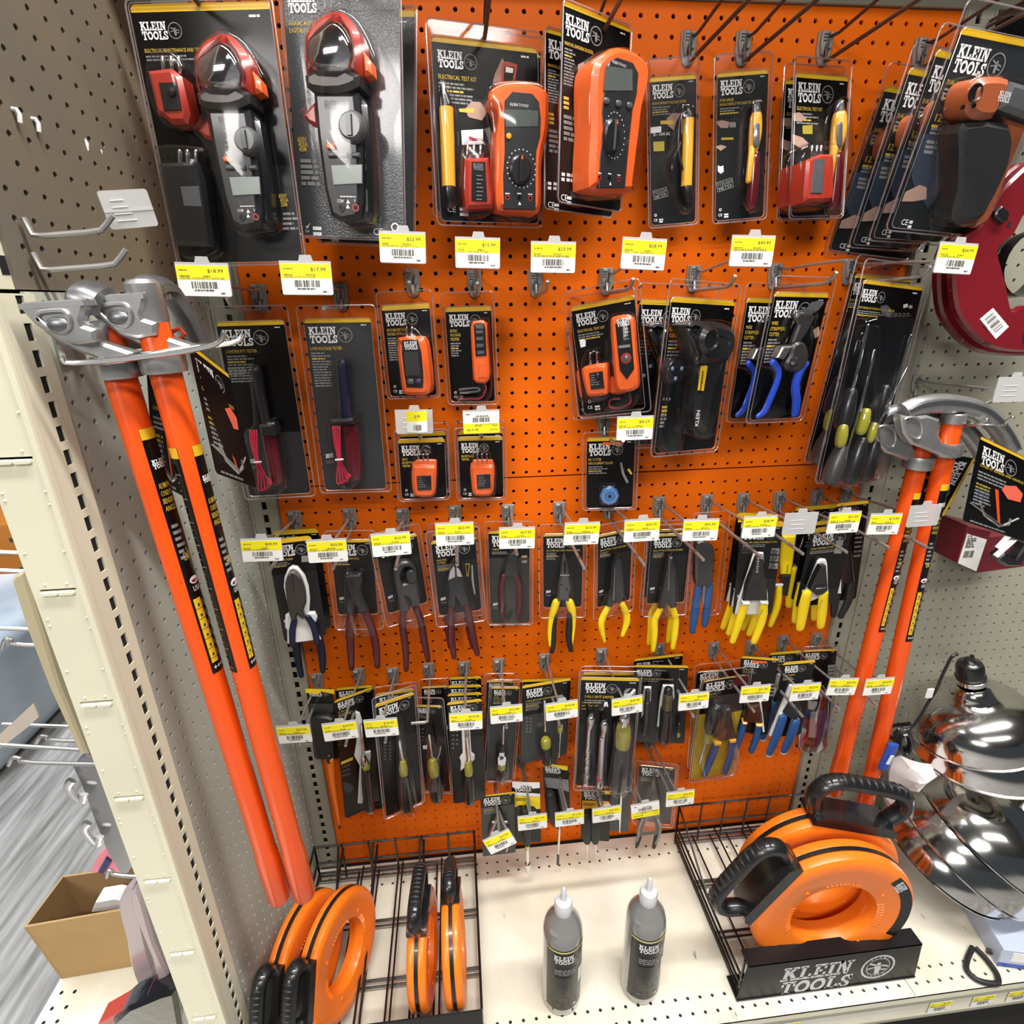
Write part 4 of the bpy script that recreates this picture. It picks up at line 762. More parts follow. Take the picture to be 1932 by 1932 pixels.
# ---- multimeters
def dmm(pk, body, facepts, lcd, dial, rx, ry, btn, jacks, th, logo_px):
    b = pk.solid('multimeter', body, .003, th, ORP, .007, sm=2)
    def dec(mb):
        p = pk.P(*logo_px, th + .001); put(mb, 'KLEIN TOOLS', p[0], p[1], 20 * pk.k, WHT, th + .0016, width=150 * pk.k)
        c = pk.P(*dial, th + .001)
        for a in range(22):
            t = a * 2 * PI / 22; mb.flat(circ(c[0] + rx * 1.32 * pk.k * math.cos(t), c[1] + ry * 1.32 * pk.k * math.sin(t), 6 * pk.k, 5), th + .0016, WHT)
        for (x, y) in jacks: q = pk.P(x, y - 34, th + .001); fine(mb, q[0] - 20 * pk.k, q[1], 40 * pk.k, 9 * pk.k, 1, WHT, th + .0016, x, .1)
        q = pk.P(jacks[1][0], jacks[1][1] + 45, th); r = 13 * pk.k; mb.flat([(q[0] - r, q[1] - r), (q[0] + r, q[1] - r), (q[0], q[1] + r)], th + .0016, WHT)
    pk.solid('face_plate', facepts, th - .004, th + .0014, DKG, .001, parent=b, extra=dec)
    pk.solid('screen', lcd, th + .0012, th + .002, mat('lcd_dark', (.10, .115, .11), .15), .0002, parent=b)
    c = pk.P(*dial, th + .008); mb = MB(); n = 24
    for (s0, h0), (s1, h1) in zip([(1.05, 0), (1., .003), (.82, .005)], [(1., .003), (.82, .005), (.0, .005)]):
        for k in range(n):
            a0, a1 = 2 * PI * k / n, 2 * PI * (k + 1) / n
            q = [(c[0] + rx * pk.k * s_ * math.cos(a), -(th + .0014 + h_), c[1] + ry * pk.k * s_ * math.sin(a)) for s_, h_, a in ((s0, h0, a0), (s0, h0, a1), (s1, h1, a1), (s1, h1, a0))]
            mb.add(q, [(0, 1, 2, 3)], BKP)
    mb.prism([(c[0] - rx * .22 * pk.k, c[1] - ry * .9 * pk.k), (c[0] + rx * .22 * pk.k, c[1] - ry * .9 * pk.k), (c[0] + rx * .16 * pk.k, c[1] + ry * .9 * pk.k), (c[0] - rx * .16 * pk.k, c[1] + ry * .9 * pk.k)], th, th + .013, BKP, .002)
    mb.flat([(c[0] - rx * .1 * pk.k, c[1] + ry * .6 * pk.k), (c[0] + rx * .1 * pk.k, c[1] + ry * .6 * pk.k), (c[0], c[1] + ry * .88 * pk.k)], th + .0133, ORP)
    mb.build('dial', b)
    if btn: c = pk.P(*btn, th + .003); mb = MB(); mb.lathe([(.004, 0), (.0035, .003), (.0001, .0035)], (c[0], -th - .001, c[1]), (0, -1, 0), YPL, 12); mb.build('hold_button', b)
    for (x, y), m_ in zip(jacks, (RED, BKP, RED)):
        c = pk.P(x, y, th + .002); mb = MB()
        for q in _arc(c[0], c[1], 20 * pk.k, 12 * pk.k, 0, 2 * PI, 10): mb.flat(q, th + .0018, m_)
        mb.flat(circ(c[0], c[1], 12 * pk.k, 8), th + .0017, BLK); mb.build('jack', b)
    for i in range(4):
        for a, b_ in ((body[0], 0),): pass
    return b
def pen(pk, tipc, top, mid, bot, end, r, parent=None, col=None):
    b = pk.path('voltage_pen', [mid, bot], r, col or YPL, .014, n=14, sm=0, tip=False)
    pk.path('pen_tip', [top, ((top[0] + mid[0]) / 2, (top[1] + mid[1]) / 2), mid], [r * .3, r * .72, r * .98], BKP, .014, parent=b, n=12)
    pk.path('pen_end', [bot, end], [r * 1.0, r * .85], BKP, .014, parent=b, n=12)
    return b
pk = Pack('kit3', 'blister_pack', 'test kit pack holding yellow pen, small red tester and orange multimeter', 'blister pack', A2)
def ex(pk, mb):
    quad(pk, mb, [(680, 640), (700, 560), (755, 440), (772, 470), (760, 560), (740, 650)], .0012, SKIN); quad(pk, mb, [(755, 480), (790, 465), (870, 490), (850, 640), (745, 640)], .0014, RED); quad(pk, mb, [(772, 500), (850, 510), (830, 640), (765, 640)], .0016, BLK); quad(pk, mb, [(782, 505), (840, 520), (835, 555), (780, 548)], .0018, WHT)
    quad(pk, mb, [(470, 830), (520, 770), (590, 775), (640, 850), (600, 915), (500, 890)], .0012, SKIN); quad(pk, mb, [(425, 825), (540, 820), (540, 860), (430, 850)], .0014, YTX)
    quad(pk, mb, [(443, 990), (610, 980), (608, 1095), (450, 1100)], .0012, WHT); quad(pk, mb, [(500, 1030), (570, 1060), (550, 1080), (505, 1060)], .0014, WIR)
pk.card(('ELECTRICAL TEST KIT',), bw=.235, bx=.05, strip=.03, head=.3, tsz=.034, fl=6, fw=.34, extra=ex, rnd=.008)
pen(pk, 0, (298, 650), (330, 820), (350, 1420), (362, 1540), 57)
t_ = pk.solid('receptacle_tester', [(460, 1215), (640, 1210), (655, 1400), (675, 1500), (672, 1590), (470, 1600), (458, 1480)], .003, .030, RED, .005)
def dec(mb): p = pk.P(532, 1240, .032); brand(mb, p[0], p[1], 85 * pk.k, GTX, .0325, emblem=False); [fine(mb, *pk.P(560, 1330 + i * 30, .032), 60 * pk.k, 7 * pk.k, 1, GTX, .0325, i) for i in range(7)]
pk.solid('label_face', [(525, 1230), (625, 1230), (640, 1530), (522, 1520)], .030, .0315, BKP, .0004, parent=t_, extra=dec)
for x in (490, 540, 590): pk.path('prong', [(x, 1110), (x, 1208)], 12, CHR, .016, parent=t_, sm=0)
dmm(pk, [(648, 780), (700, 690), (800, 655), (960, 668), (1060, 715), (1085, 790), (1080, 1000), (1048, 1150), (1030, 1300), (1030, 1500), (1015, 1620), (960, 1632), (760, 1612), (705, 1600), (690, 1500), (688, 1300), (690, 1100), (710, 950), (700, 860)], [(770, 770), (830, 700), (980, 715), (1030, 775), (1045, 900), (1040, 1040), (1010, 1150), (1005, 1330), (1005, 1595), (765, 1590), (760, 1330), (772, 1150), (768, 900)], [(775, 830), (1030, 842), (1025, 960), (780, 965)], (900, 1282), 92, 105, (805, 1032), [(795, 1500), (885, 1500), (968, 1505)], .040, (815, 803))
pk.shell(.006, .018, .006, r=.008, bumps=[([(250, 640), (320, 630), (400, 800), (430, 1450), (400, 1560), (320, 1560), (280, 1100)], .030), ([(440, 1200), (480, 1080), (610, 1080), (680, 1250), (690, 1610), (450, 1620)], .036), ([(620, 780), (700, 660), (900, 640), (1070, 690), (1105, 900), (1060, 1200), (1050, 1640), (700, 1640), (680, 1100)], .046)])
back(pk, 'kit3_b', 'same test kit pack hanging close behind, only its edge shows', 'test kit packs on one hook')
pk = Pack('dmm', 'blister_pack', 'angled black card with a single large orange multimeter', 'blister pack', A2)
def ex(pk, mb):
    for i in range(3): fine(mb, *pk.P(1217, 730 + i * 36), .010, .0035, 1, YTX, .0011, i, .1)
    for i in range(5): fine(mb, *pk.P(1218, 870 + i * 42), .020, .004, 1, GTX, .0011, i, .1)
    put(mb, 'CE', *pk.P(1198, 1520), .008, WHT, .0011, width=.011); fine(mb, *pk.P(1245, 1490), .008, .004, 2, WHT, .0011, 1, .05)
    fine(mb, *pk.P(1202, 1310), .006, .004, 2, WHT, .0011, 1, .05); fine(mb, *pk.P(1242, 1315), .010, .004, 2, WHT, .0011, 4, .05)
    quad(pk, mb, [(1330, 490), (1375, 470), (1375, 700), (1330, 800)], .0012, SKIN); quad(pk, mb, [(1310, 1000), (1370, 1010), (1365, 1150), (1305, 1150)], .0012, BLK)
    quad(pk, mb, [(1310, 1160), (1365, 1150), (1360, 1450), (1320, 1450)], .0012, SKIN)
pk.card(('MANUAL RANGING DIGITAL', ), bw=.34, bx=.04, strip=.03, head=.5, tsz=.034, fl=12, fw=.16, extra=ex, marks=False)
dmm(pk, [(1378, 600), (1410, 490), (1520, 402), (1640, 405), (1760, 470), (1805, 560), (1795, 700), (1755, 850), (1740, 1000), (1720, 1150), (1690, 1400), (1660, 1480), (1400, 1450), (1362, 1400), (1365, 1200), (1378, 1000), (1375, 800)], [(1560, 470), (1620, 440), (1740, 480), (1782, 560), (1770, 720), (1738, 840), (1715, 1050), (1680, 1430), (1480, 1430), (1490, 1200), (1515, 1000), (1505, 850), (1535, 600)], [(1540, 500), (1742, 530), (1745, 690), (1525, 690)], (1605, 1030), 88, 125, None, [(1495, 1345), (1570, 1350), (1640, 1360)], .044, (1590, 478))
for x_, y_ in ((1548, 765), (1640, 785), (1722, 800)): pk.path('button', [(x_ - 8, y_), (x_ + 10, y_ + 2)], 24, MDG, .047, parent=[c for c in pk.root.children if c.name.startswith('multimeter')][0], sq=.35, sm=0)
pk.shell(.001, .001, .001, bumps=[([(1350, 620), (1400, 450), (1560, 390), (1700, 410), (1815, 520), (1800, 800), (1730, 1400), (1680, 1500), (1380, 1480), (1350, 1200)], .049)])
back(pk, 'dmm_b', 'multimeter card hanging behind the angled one, lower edge showing', 'multimeter cards on one hook')
# ---- voltage pen packs
def stamp(pk, mb, x0, y0, w, h, ang):
    c = pk.P(x0, y0); kk = pk.k
    R_ = lambda a, b: (c[0] + (a * math.cos(ang) - b * math.sin(ang)) * kk, c[1] + (a * math.sin(ang) + b * math.cos(ang)) * kk)
    for a, b, c_, d in ((0, 0, w, 4), (0, h - 4, w, h), (0, 0, 4, h), (w - 4, 0, w, h)): mb.flat([R_(a, b), R_(c_, b), R_(c_, d), R_(a, d)], .0012, GTX)
    p = R_(8, h * .52); put(mb, 'TOUGH', p[0], p[1], h * .36 * kk, GTX, .0012, width=(w - 16) * kk, ang=ang); p = R_(14, h * .1); put(mb, 'METER', p[0], p[1], h * .36 * kk, GTX, .0012, width=(w - 24) * kk, ang=ang)
pk = Pack('ncvt', 'blister_pack', 'narrow pack with plain yellow voltage pen and black ends, leftmost of three', 'blister pack', A3)
def ex(pk, mb):
    stamp(pk, mb, 235, 1660, 130, 75, .17); quad(pk, mb, [(340, 985), (390, 935), (460, 940), (420, 1010), (400, 1080), (350, 1040)], .0012, SKIN); quad(pk, mb, [(290, 1000), (400, 995), (400, 1030), (290, 1030)], .0014, YTX); quad(pk, mb, [(208, 1055), (298, 1045), (296, 1095), (210, 1105)], .0012, WHT)
    put(mb, '50 - 1000 AC', *pk.P(228, 1132), .0045, WHT, .0012, width=.027); quad(pk, mb, [(230, 1175), (322, 1170), (322, 1250), (234, 1255)], .0012, TAGB)
pk.card(('NON-CONTACT VOLTAGE TESTER',), bw=.44, bx=.07, strip=.06, head=.3, tsz=.05, fl=4, extra=ex, seed=4)
pen(pk, 0, (513, 880), (522, 985), (505, 1545), (520, 1650), 47); pk.path('pocket_clip', [(500, 930), (450, 1000), (440, 1250), (470, 1400)], 14, BKP, .024)
pk.shell(.004, .022, .004, bumps=[([(420, 900), (480, 860), (560, 880), (575, 1000), (560, 1550), (540, 1750), (460, 1760), (400, 1650), (340, 1450), (360, 1300), (420, 1150)], .030)])
def dualpen(pk, y, x1, x2, x3, r, parent=None):
    b = pk.path('voltage_pen', [(x1, y + 115), (x1 - 8, y + 260), (x2, y + 390)], [r * .95, r * 1.05, r * .8], YPL, .014, n=14)
    pk.path('pen_tip', [(x1 + 5, y), (x1, y + 115)], [r * .5, r * .85], MDG, .014, parent=b); pk.path('button', [(x1 + 5, y + 190), (x1 + 2, y + 345)], r * .55, MDG, .023, parent=b, sq=.4)
    pk.path('pocket_clip', [(x2 - 10, y + 380), (x3 - 12, y + 650)], [r * .55, r * .5], YPL, .018, parent=b)
    pk.path('pen_barrel', [(x2 + 15, y + 430), (x2, y + 650), (x3 + 10, y + 860)], [r * .8, r * .95, r * .85], MARC, .013, parent=b, n=14)
    return b
pk = Pack('ncvt2', 'blister_pack', 'narrow pack with yellow and maroon dual range pen, middle of three', 'blister pack', A3)
def ex(pk, mb):
    stamp(pk, mb, 762, 1595, 150, 80, .2); quad(pk, mb, [(745, 1010), (800, 995), (860, 1010), (850, 1060), (790, 1060)], .0012, SKIN); quad(pk, mb, [(860, 1012), (915, 1012), (915, 1055), (860, 1055)], .0012, GTX); quad(pk, mb, [(740, 1215), (790, 1200), (840, 1215), (790, 1250)], .0012, SKIN); quad(pk, mb, [(795, 1140), (895, 1138), (895, 1158), (795, 1160)], .0012, TAGB); quad(pk, mb, [(765, 1370), (790, 1380), (810, 1370), (815, 1420), (790, 1440), (766, 1420)], .0012, WHT)
pk.card(('DUAL RANGE', 'NON-CONTACT VOLTAGE TESTER'), bw=.43, bx=.07, strip=.05, head=.3, tsz=.048, fl=3, extra=ex, seed=5)
dualpen(pk, 850, 1082, 1058, 1030, 52)
pk.shell(.005, .022, .004, bumps=[([(1000, 900), (1060, 830), (1120, 840), (1150, 960), (1150, 1300), (1120, 1700), (1040, 1750), (960, 1640), (980, 1300)], .030)])
pk = Pack('ncvt3', 'blister_pack', 'narrow pack with red plug tester beside yellow and maroon pen, right of three', 'blister pack', A3)
def ex(pk, mb):
    quad(pk, mb, [(1380, 940), (1440, 930), (1500, 980), (1460, 1010), (1390, 1000)], .0012, SKIN); quad(pk, mb, [(1380, 1110), (1470, 1140), (1520, 1190), (1460, 1230), (1385, 1190)], .0012, SKIN); quad(pk, mb, [(1465, 1040), (1550, 1035), (1550, 1110), (1470, 1110)], .0012, TAGB)
pk.card(('ELECTRICAL TEST KIT',), bw=.43, bx=.06, strip=.04, head=.35, tsz=.045, fl=4, extra=ex, marks=False, seed=6)
dualpen(pk, 850, 1772, 1738, 1700, 60)
t_ = pk.solid('receptacle_tester', [(1445, 1350), (1560, 1300), (1665, 1303), (1665, 1640), (1640, 1685), (1430, 1692), (1420, 1640)], .003, .034, RED, .004)
pk.solid('label_face', [(1568, 1315), (1650, 1320), (1632, 1600), (1535, 1600)], .034, .0355, MDG, .0004, parent=t_)
for x in (1545, 1585, 1620): pk.path('prong', [(x, 1215), (x, 1300)], 14, CHR, .020, parent=t_, sm=0)
pk.shell(.004, .020, .004, bumps=[([(1395, 1260), (1500, 1200), (1660, 1200), (1690, 1300), (1680, 1700), (1420, 1720), (1385, 1600)], .040), ([(1690, 950), (1760, 820), (1830, 850), (1850, 1100), (1830, 1700), (1700, 1730), (1670, 1400)], .030)])
back(pk, 'ncvt3_b', 'pack hanging just behind the red tester kit, dark left edge showing', 'red tester kits on one hook')
# ---- infrared thermometers
pk = Pack('ir', 'blister_pack', 'foremost of the right corner packs, orange infrared thermometer gun visible', 'blister pack', A4)
def ex(pk, mb):
    txtpx(pk, mb, '12:1', 1175, 1020, 55, YTX, .0012, 115); fine(mb, *pk.P(1150, 1050), .03, .003, 1, YTX, .0012, 1, .05); fine(mb, *pk.P(1145, 1075), .028, .003, 2, GTX, .0012, 2)
    quad(pk, mb, [(1060, 1130), (1290, 1140), (1270, 1400), (1230, 1640), (1120, 1760), (1000, 1560), (980, 1480)], .0009, mat('printed_denim', (.035, .045, .07), .4, coat=.5)); quad(pk, mb, [(930, 1620), (1050, 1560), (1110, 1580), (1110, 1680), (1000, 1700), (900, 1700)], .0011, SKIN)
    put(mb, 'CE', *pk.P(885, 1895), .008, WHT, .0012, width=.012); fine(mb, *pk.P(965, 1860), .008, .004, 2, WHT, .0012, 4, .1)
    for i in range(3): fine(mb, *pk.P(1110 - i * 12, 1180 + i * 42), .02, .004, 1, GTX, .0012, i, .1)
    quad(pk, mb, [(1245, 780), (1262, 775), (1250, 850), (1235, 850)], .0012, GTX)
pk.card(('DUAL-LASER INFRARED THERMOMETER',), bw=.34, bx=.05, strip=.035, head=.32, tsz=.036, fl=3, extra=ex, marks=False, body=mat('slate_ink', (.014, .016, .018), .3, coat=.3), top=mat('slate_ink_top', (.02, .022, .024), .3, coat=.3))
b_ = pk.solid('infrared_thermometer', [(1360, 930), (1400, 760), (1470, 680), (1560, 662), (1720, 690), (1655, 860), (1580, 1010), (1440, 1020), (1380, 985)], .004, .046, mat('burnt_orange_plastic', (.42, .10, .03), .4, coat=.3), .008, sm=2)
for x, y, r in ((1528, 780, 62), (1418, 905, 16), (1512, 892, 16)):
    c = pk.P(x, y, .047); mb = MB(); mb.lathe([(r * pk.k * 1.05, 0), (r * pk.k, .002), (r * pk.k * .8, -.001), (.0001, -.002)], (c[0], -.0455, c[1]), (0, -1, 0), BKP, 18); mb.build('lens', b_)
def dec(mb): p = pk.P(1735, 765, .046); brand(mb, p[0], p[1], 125 * pk.k, WHT, .0465, emblem=False, lean=-.2)
pk.solid('barrel', [(1722, 702), (1932, 762), (2040, 800), (2010, 1060), (1900, 1032), (1625, 935)], .004, .045, MDG, .006, parent=b_, extra=dec)
pk.solid('grip', [(1345, 1050), (1720, 1062), (1742, 1300), (1690, 1480), (1560, 1740), (1480, 1850), (1260, 1850), (1310, 1600), (1315, 1250)], .004, .042, BKR, .007, parent=b_, sm=2)
pk.solid('handle_back', [(1700, 985), (1900, 1040), (1850, 1180), (1800, 1300), (1680, 1620), (1560, 1880), (1470, 1920), (1560, 1720), (1690, 1450), (1735, 1280)], .003, .030, mat('burnt_orange_plastic', (0, 0, 0)), .005, parent=b_)
pk.shell(.008, .028, .005, r=.01, bumps=[([(1310, 900), (1400, 680), (1500, 640), (1740, 670), (2040, 760), (2060, 1080), (1900, 1100), (1760, 1400), (1560, 1800), (1480, 1900), (1240, 1880), (1290, 1500)], .052)])
for i, k in enumerate(('ir_b', 'ir_c', 'ir_d')): back(pk, k, ('thermometer pack directly behind the foremost one in the right corner', 'third thermometer pack back from the front in the right corner', 'rearmost thermometer pack of the right corner, nearest the board')[i], 'infrared thermometer packs on one hook')
# ---- second row
def ex(pk, mb):
    for i in range(3): fine(mb, *pk.P(375 + i * 6, 810 + i * 22), .032, .0035, 1, GTX, .0011, 40 + i)
pk = Pack('cont', 'blister_pack', 'black card with maroon handled continuity tester and coiled red lead', 'blister pack', B2_)
def testprobe(pk, rod, cap, hnd, wx, title_h):
    b = pk.path('probe_tester', hnd, 66, MARC, .020, n=10, sq=.75)
    pk.path('probe_rod', rod, [40, 42, 42], NAVY if pk.key == 'lowv' else BKP, .016, parent=b, n=12); pk.solid('cap', cap, .006, .038, BKP, .004, parent=b)
    for i in range(4):
        o = (i - 1.5) * 9; (x0, y0), (x1, y1), (x2, y2) = wx
        pk.path('lead_wire', [(x0 + o * 2, y0), (x0 + o * 1.6 + 8, y0 + 120), (x1 + o * .8, y1), (x2 + o * 2.4, y1 + 130), (x2 + o * 2.6 + 12, y2 - i * 6), (x2 + 60 - o, y2 - 60), (x1 + 60, y1 + 110), (x1 + 6, y1 + 15)], 7, WIR, .040, parent=b, n=6, sm=4)
    (x1, y1) = wx[1]; pk.path('wire_tie', [(x1 - 28, y1 + 5), (x1 + 28, y1)], 9, WPL, .045, parent=b, n=6)
    return b
pk.card(('CONTINUITY TESTER',), bw=.43, bx=.055, strip=.045, head=.62, body=mat('fade_grey_ink', (.015, .0155, .017), .35, coat=.2), tsz=.05, fl=10, extra=ex, marks=False, usa=True)
testprobe(pk, [(600, 830), (640, 1050), (692, 1290)], [(640, 1255), (750, 1245), (778, 1300), (770, 1340), (660, 1340)], [(695, 1320), (730, 1520), (762, 1710)], [(578, 1310), (612, 1560), (650, 1790)], 0)
pk.shell(.008, .022, .006, bumps=[([(560, 830), (600, 790), (650, 800), (690, 1000), (720, 1220), (790, 1260), (850, 1760), (620, 1790), (530, 1320), (600, 1240)], .050)])
pk = Pack('lowv', 'blister_pack', 'grey card with low voltage tester, maroon handle and red lead', 'blister pack', B2_)
pk.card(('LOW-VOLTAGE TESTER',), bw=.42, bx=.045, strip=.04, head=.02, body=mat('mid_card_grey', (.030, .031, .033), .35, coat=.2), top=mat('mid_card_grey', (0, 0, 0)), tsz=.048, fl=13, marks=False, usa=True, fw=.3)
testprobe(pk, [(1285, 775), (1305, 1000), (1330, 1230)], [(1195, 1212), (1390, 1205), (1402, 1250), (1200, 1268)], [(1342, 1275), (1362, 1470), (1382, 1670)], [(1235, 1280), (1260, 1540), (1275, 1735)], 0)
pk.shell(.009, .020, .005, bumps=[([(1240, 790), (1280, 750), (1320, 760), (1350, 1000), (1370, 1190), (1420, 1210), (1440, 1700), (1250, 1720), (1180, 1260), (1260, 1180)], .050)])
def tester(pk, body, lab, prongs, th=.028, dome_=None, btn=None, lines=5, ring=True):
    b = pk.solid('receptacle_tester', body, .003, th, ORP, .005, sm=2)
    def dec(mb): [fine(mb, *pk.P(lab[0][0] + 12, lab[0][1] + (lab[2][1] - lab[0][1]) * (.12 + i / lines * .8), th), (lab[1][0] - lab[0][0]) * .7 * pk.k, 6 * pk.k, 1, GTX, th + .0018, i + len(pk.key), .5) for i in range(lines)]
    pk.solid('label_face', lab, th - .001, th + .0014, BKP, .0004, parent=b, extra=dec)
    for (x, y0, y1) in prongs: pk.path('prong', [(x, y0), (x, y1)], 9, CHR, .016, parent=b, sm=0, n=8)
    if btn: c = pk.P(*btn, th + .003); mb = MB(); mb.lathe([(.0055, 0), (.0045, .003), (.0001, .004)], (c[0], -th - .001, c[1]), (0, -1, 0), BKP, 14); mb.build('test_button', b)
    return b
pk = Pack('gfci_lcd', 'blister_pack', 'small pack with orange receptacle tester that has a dark screen and buttons', 'blister pack', B3)
pk.card(('GFCI RECEPTACLE', 'TESTER WITH LCD'), bw=.43, bx=.06, strip=.075, head=.99, tsz=.055, fl=10, fw=.24, seed=3)
b_ = pk.solid('receptacle_tester', [(228, 600), (240, 572), (390, 562), (440, 600), (462, 720), (480, 880), (480, 985), (440, 1025), (300, 1022), (262, 985), (245, 850), (226, 700)], .003, .032, ORP, .006, sm=2)
def dec(mb): p = pk.P(258, 608, .035); brand(mb, p[0], p[1], 105 * pk.k, WHT, .0345, emblem=False)
pk.solid('face_plate', [(245, 595), (368, 590), (398, 690), (415, 880), (412, 975), (280, 970), (262, 850), (245, 700)], .031, .0335, BKP, .001, parent=b_, extra=dec)
pk.solid('screen', [(262, 692), (374, 688), (390, 876), (278, 880)], .0335, .0345, mat('dark_screen', (.05, .05, .05), .1), .0002, parent=b_)
for x, m_ in ((313, MDG), (375, mat('violet_button', (.05, .03, .1), .4))): pk.path('button', [(x - 8, 922), (x + 8, 922)], 22, m_, .035, parent=b_, sq=.35)
for x in (285, 325): pk.path('prong', [(x, 490), (x, 565)], 8, CHR, .018, parent=b_, sm=0)
pk.shell(.006, .020, .004, bumps=[([(262, 480), (345, 470), (420, 540), (470, 600), (510, 1000), (470, 1050), (270, 1040), (210, 700), (220, 570)], .038)])
pk = Pack('acdc', 'blister_pack', 'small pack with slim orange tester showing four windows in a column', 'blister pack', B3)
pk.card(('AC/DC', 'VOLTAGE', 'TESTER'), bw=.44, bx=.07, strip=.075, head=.99, tsz=.06, fl=6, fw=.24, seed=2)
b_ = pk.solid('voltage_tester', [(795, 490), (812, 445), (885, 435), (920, 465), (925, 600), (935, 720), (943, 860), (935, 910), (910, 935), (840, 930), (815, 900), (805, 720)], .003, .022, ORP, .004)
def dec(mb): p = pk.P(828, 468, .024); brand(mb, p[0], p[1], 60 * pk.k, GTX, .0245, emblem=False)
pk.solid('face_plate', [(815, 480), (830, 460), (893, 460), (905, 500), (915, 718), (830, 725)], .021, .0235, BKP, .0006, parent=b_, extra=dec)
for x, y in ((860, 530), (861, 583), (863, 638), (870, 693)): pk.solid('window', [(x - 28, y - 12), (x + 28, y - 14), (x + 28, y + 12), (x - 28, y + 14)], .023, .0242, MDG, .0002, parent=b_)
pk.solid('finger_grip', [(850, 770), (895, 765), (908, 890), (852, 895)], .021, .024, ORP, .001, parent=b_)
for o in (0, 16): pk.path('lead_wire', [(880 + o, 935), (895 + o, 980), (870, 1040 + o), (780, 1050 + o * .6), (700, 1045 + o), (720, 1020 - o)], 6, WIR if o else BKP, .012, parent=b_, n=6)
pk.path('wire_loop', [(700, 990), (840, 975), (850, 1000), (710, 1015)], 9, MDG, .016, parent=b_, n=6)
pk.shell(.006, .022, .005, bumps=[([(780, 470), (810, 425), (900, 420), (935, 460), (955, 900), (920, 1080), (700, 1080), (690, 980), (800, 940)], .028)])
pk = Pack('gfci', 'blister_pack', 'small pack with orange plug tester that has a round black button', 'blister pack', B3)
pk.card(('GFCI', 'RECEPTACLE', 'TESTER'), bw=.40, bx=.06, strip=.07, head=.99, tsz=.052, fl=0, seed=7)
tester(pk, [(325, 1600), (345, 1572), (490, 1575), (520, 1602), (515, 1680), (508, 1790), (470, 1825), (360, 1820), (335, 1780), (325, 1690)], [(362, 1672), (475, 1665), (480, 1780), (370, 1786)], [(375, 1500, 1575), (415, 1500, 1575), (450, 1500, 1575)], btn=(425, 1692))
pk.shell(.006, .016, .004, bumps=[([(355, 1480), (475, 1475), (500, 1560), (535, 1600), (520, 1800), (470, 1840), (350, 1830), (315, 1780), (310, 1600)], .034)]); src = pk
dup(pk.root, (CARD['gfci'][0] + .002, -.025, CARD['gfci'][2] + .006), (0, 0, 0), 'plug tester pack tucked behind the round button one', 'round button testers on one hook')
pk = Pack('recep', 'blister_pack', 'small pack with orange plug tester, lines of print on its face and no button', 'blister pack', B3)
pk.card(('RECEPTACLE', 'TESTER'), bw=.40, bx=.06, strip=.07, head=.99, tsz=.052, fl=0, seed=8)
tester(pk, [(787, 1605), (810, 1575), (950, 1570), (978, 1600), (975, 1690), (968, 1780), (940, 1815), (830, 1815), (805, 1780), (795, 1690)], [(838, 1660), (945, 1652), (950, 1768), (842, 1775)], [(845, 1500, 1575), (880, 1500, 1575), (918, 1500, 1575)], lines=6)
pk.shell(.006, .016, .004, bumps=[([(825, 1475), (935, 1470), (960, 1560), (992, 1600), (985, 1790), (945, 1830), (820, 1830), (790, 1790), (778, 1600)], .034)])
dup(pk.root, (CARD['recep'][0] + .002, -.025, CARD['recep'][2] + .006), (0, 0, 0), 'plug tester pack tucked behind the printed face one', 'printed face testers on one hook')
pk = Pack('kit6', 'blister_pack', 'test kit pack with long orange tester and small plug tester side by side', 'blister pack', B4)
pk.card(('ELECTRICAL TEST KIT',), bw=.33, bx=.06, strip=.045, head=.99, tsz=.042, fl=3, seed=9, extra=lambda pk, mb: quad(pk, mb, [(205, 625), (235, 615), (252, 630), (250, 670), (215, 680)], .0012, WHT))
tester(pk, [(232, 860), (250, 815), (390, 792), (415, 812), (415, 985), (400, 1020), (285, 1030), (262, 1000), (245, 930)], [(278, 866), (375, 850), (388, 975), (290, 986)], [(285, 720, 800), (335, 715, 795)], btn=(335, 885), th=.026)
b_ = pk.solid('voltage_tester', [(440, 500), (460, 452), (550, 440), (590, 457), (605, 495), (620, 700), (640, 930), (612, 985), (515, 1000), (478, 955), (465, 850), (450, 680)], .003, .026, ORP, .005, sm=2)
def dec(mb): p = pk.P(475, 475, .028); brand(mb, p[0], p[1], 85 * pk.k, WHT, .0285, emblem=False); [fine(mb, *pk.P(535, 540 + i * 25, .028), 35 * pk.k, 7 * pk.k, 1, GTX, .0285, i) for i in range(4)]; quad(pk, mb, [(490, 665), (575, 655), (577, 675), (492, 685)], .0285, GTX)
pk.solid('face_plate', [(468, 510), (490, 472), (565, 466), (577, 500), (605, 835), (552, 912), (500, 845)], .025, .0275, BKP, .0006, parent=b_, extra=dec)
c = pk.P(543, 760, .03); mb = MB(); mb.lathe([(.0088, 0), (.008, .002), (.0065, .002), (.0063, .0015), (.0001, .002)], (c[0], -.0272, c[1]), (0, -1, 0), RED, 18); mb.lathe([(.0055, .0022), (.0001, .0035)], (c[0], -.0275, c[1]), (0, -1, 0), MDG, 14); mb.build('test_button', b_)
for o in (0, 14): pk.path('lead_wire', [(575, 1010 + o), (575, 1070 + o), (500, 1115), (430, 1100 + o), (430, 1060), (500, 1040 + o)], 6, WIR if o else BKP, .012, parent=b_, n=6)
pk.shell(.010, .024, .006, bumps=[([(225, 820), (260, 700), (340, 690), (360, 780), (430, 800), (430, 1040), (260, 1050)], .032), ([(425, 480), (470, 430), (600, 440), (625, 700), (655, 960), (600, 1110), (400, 1130), (470, 1000), (440, 700)], .032)])
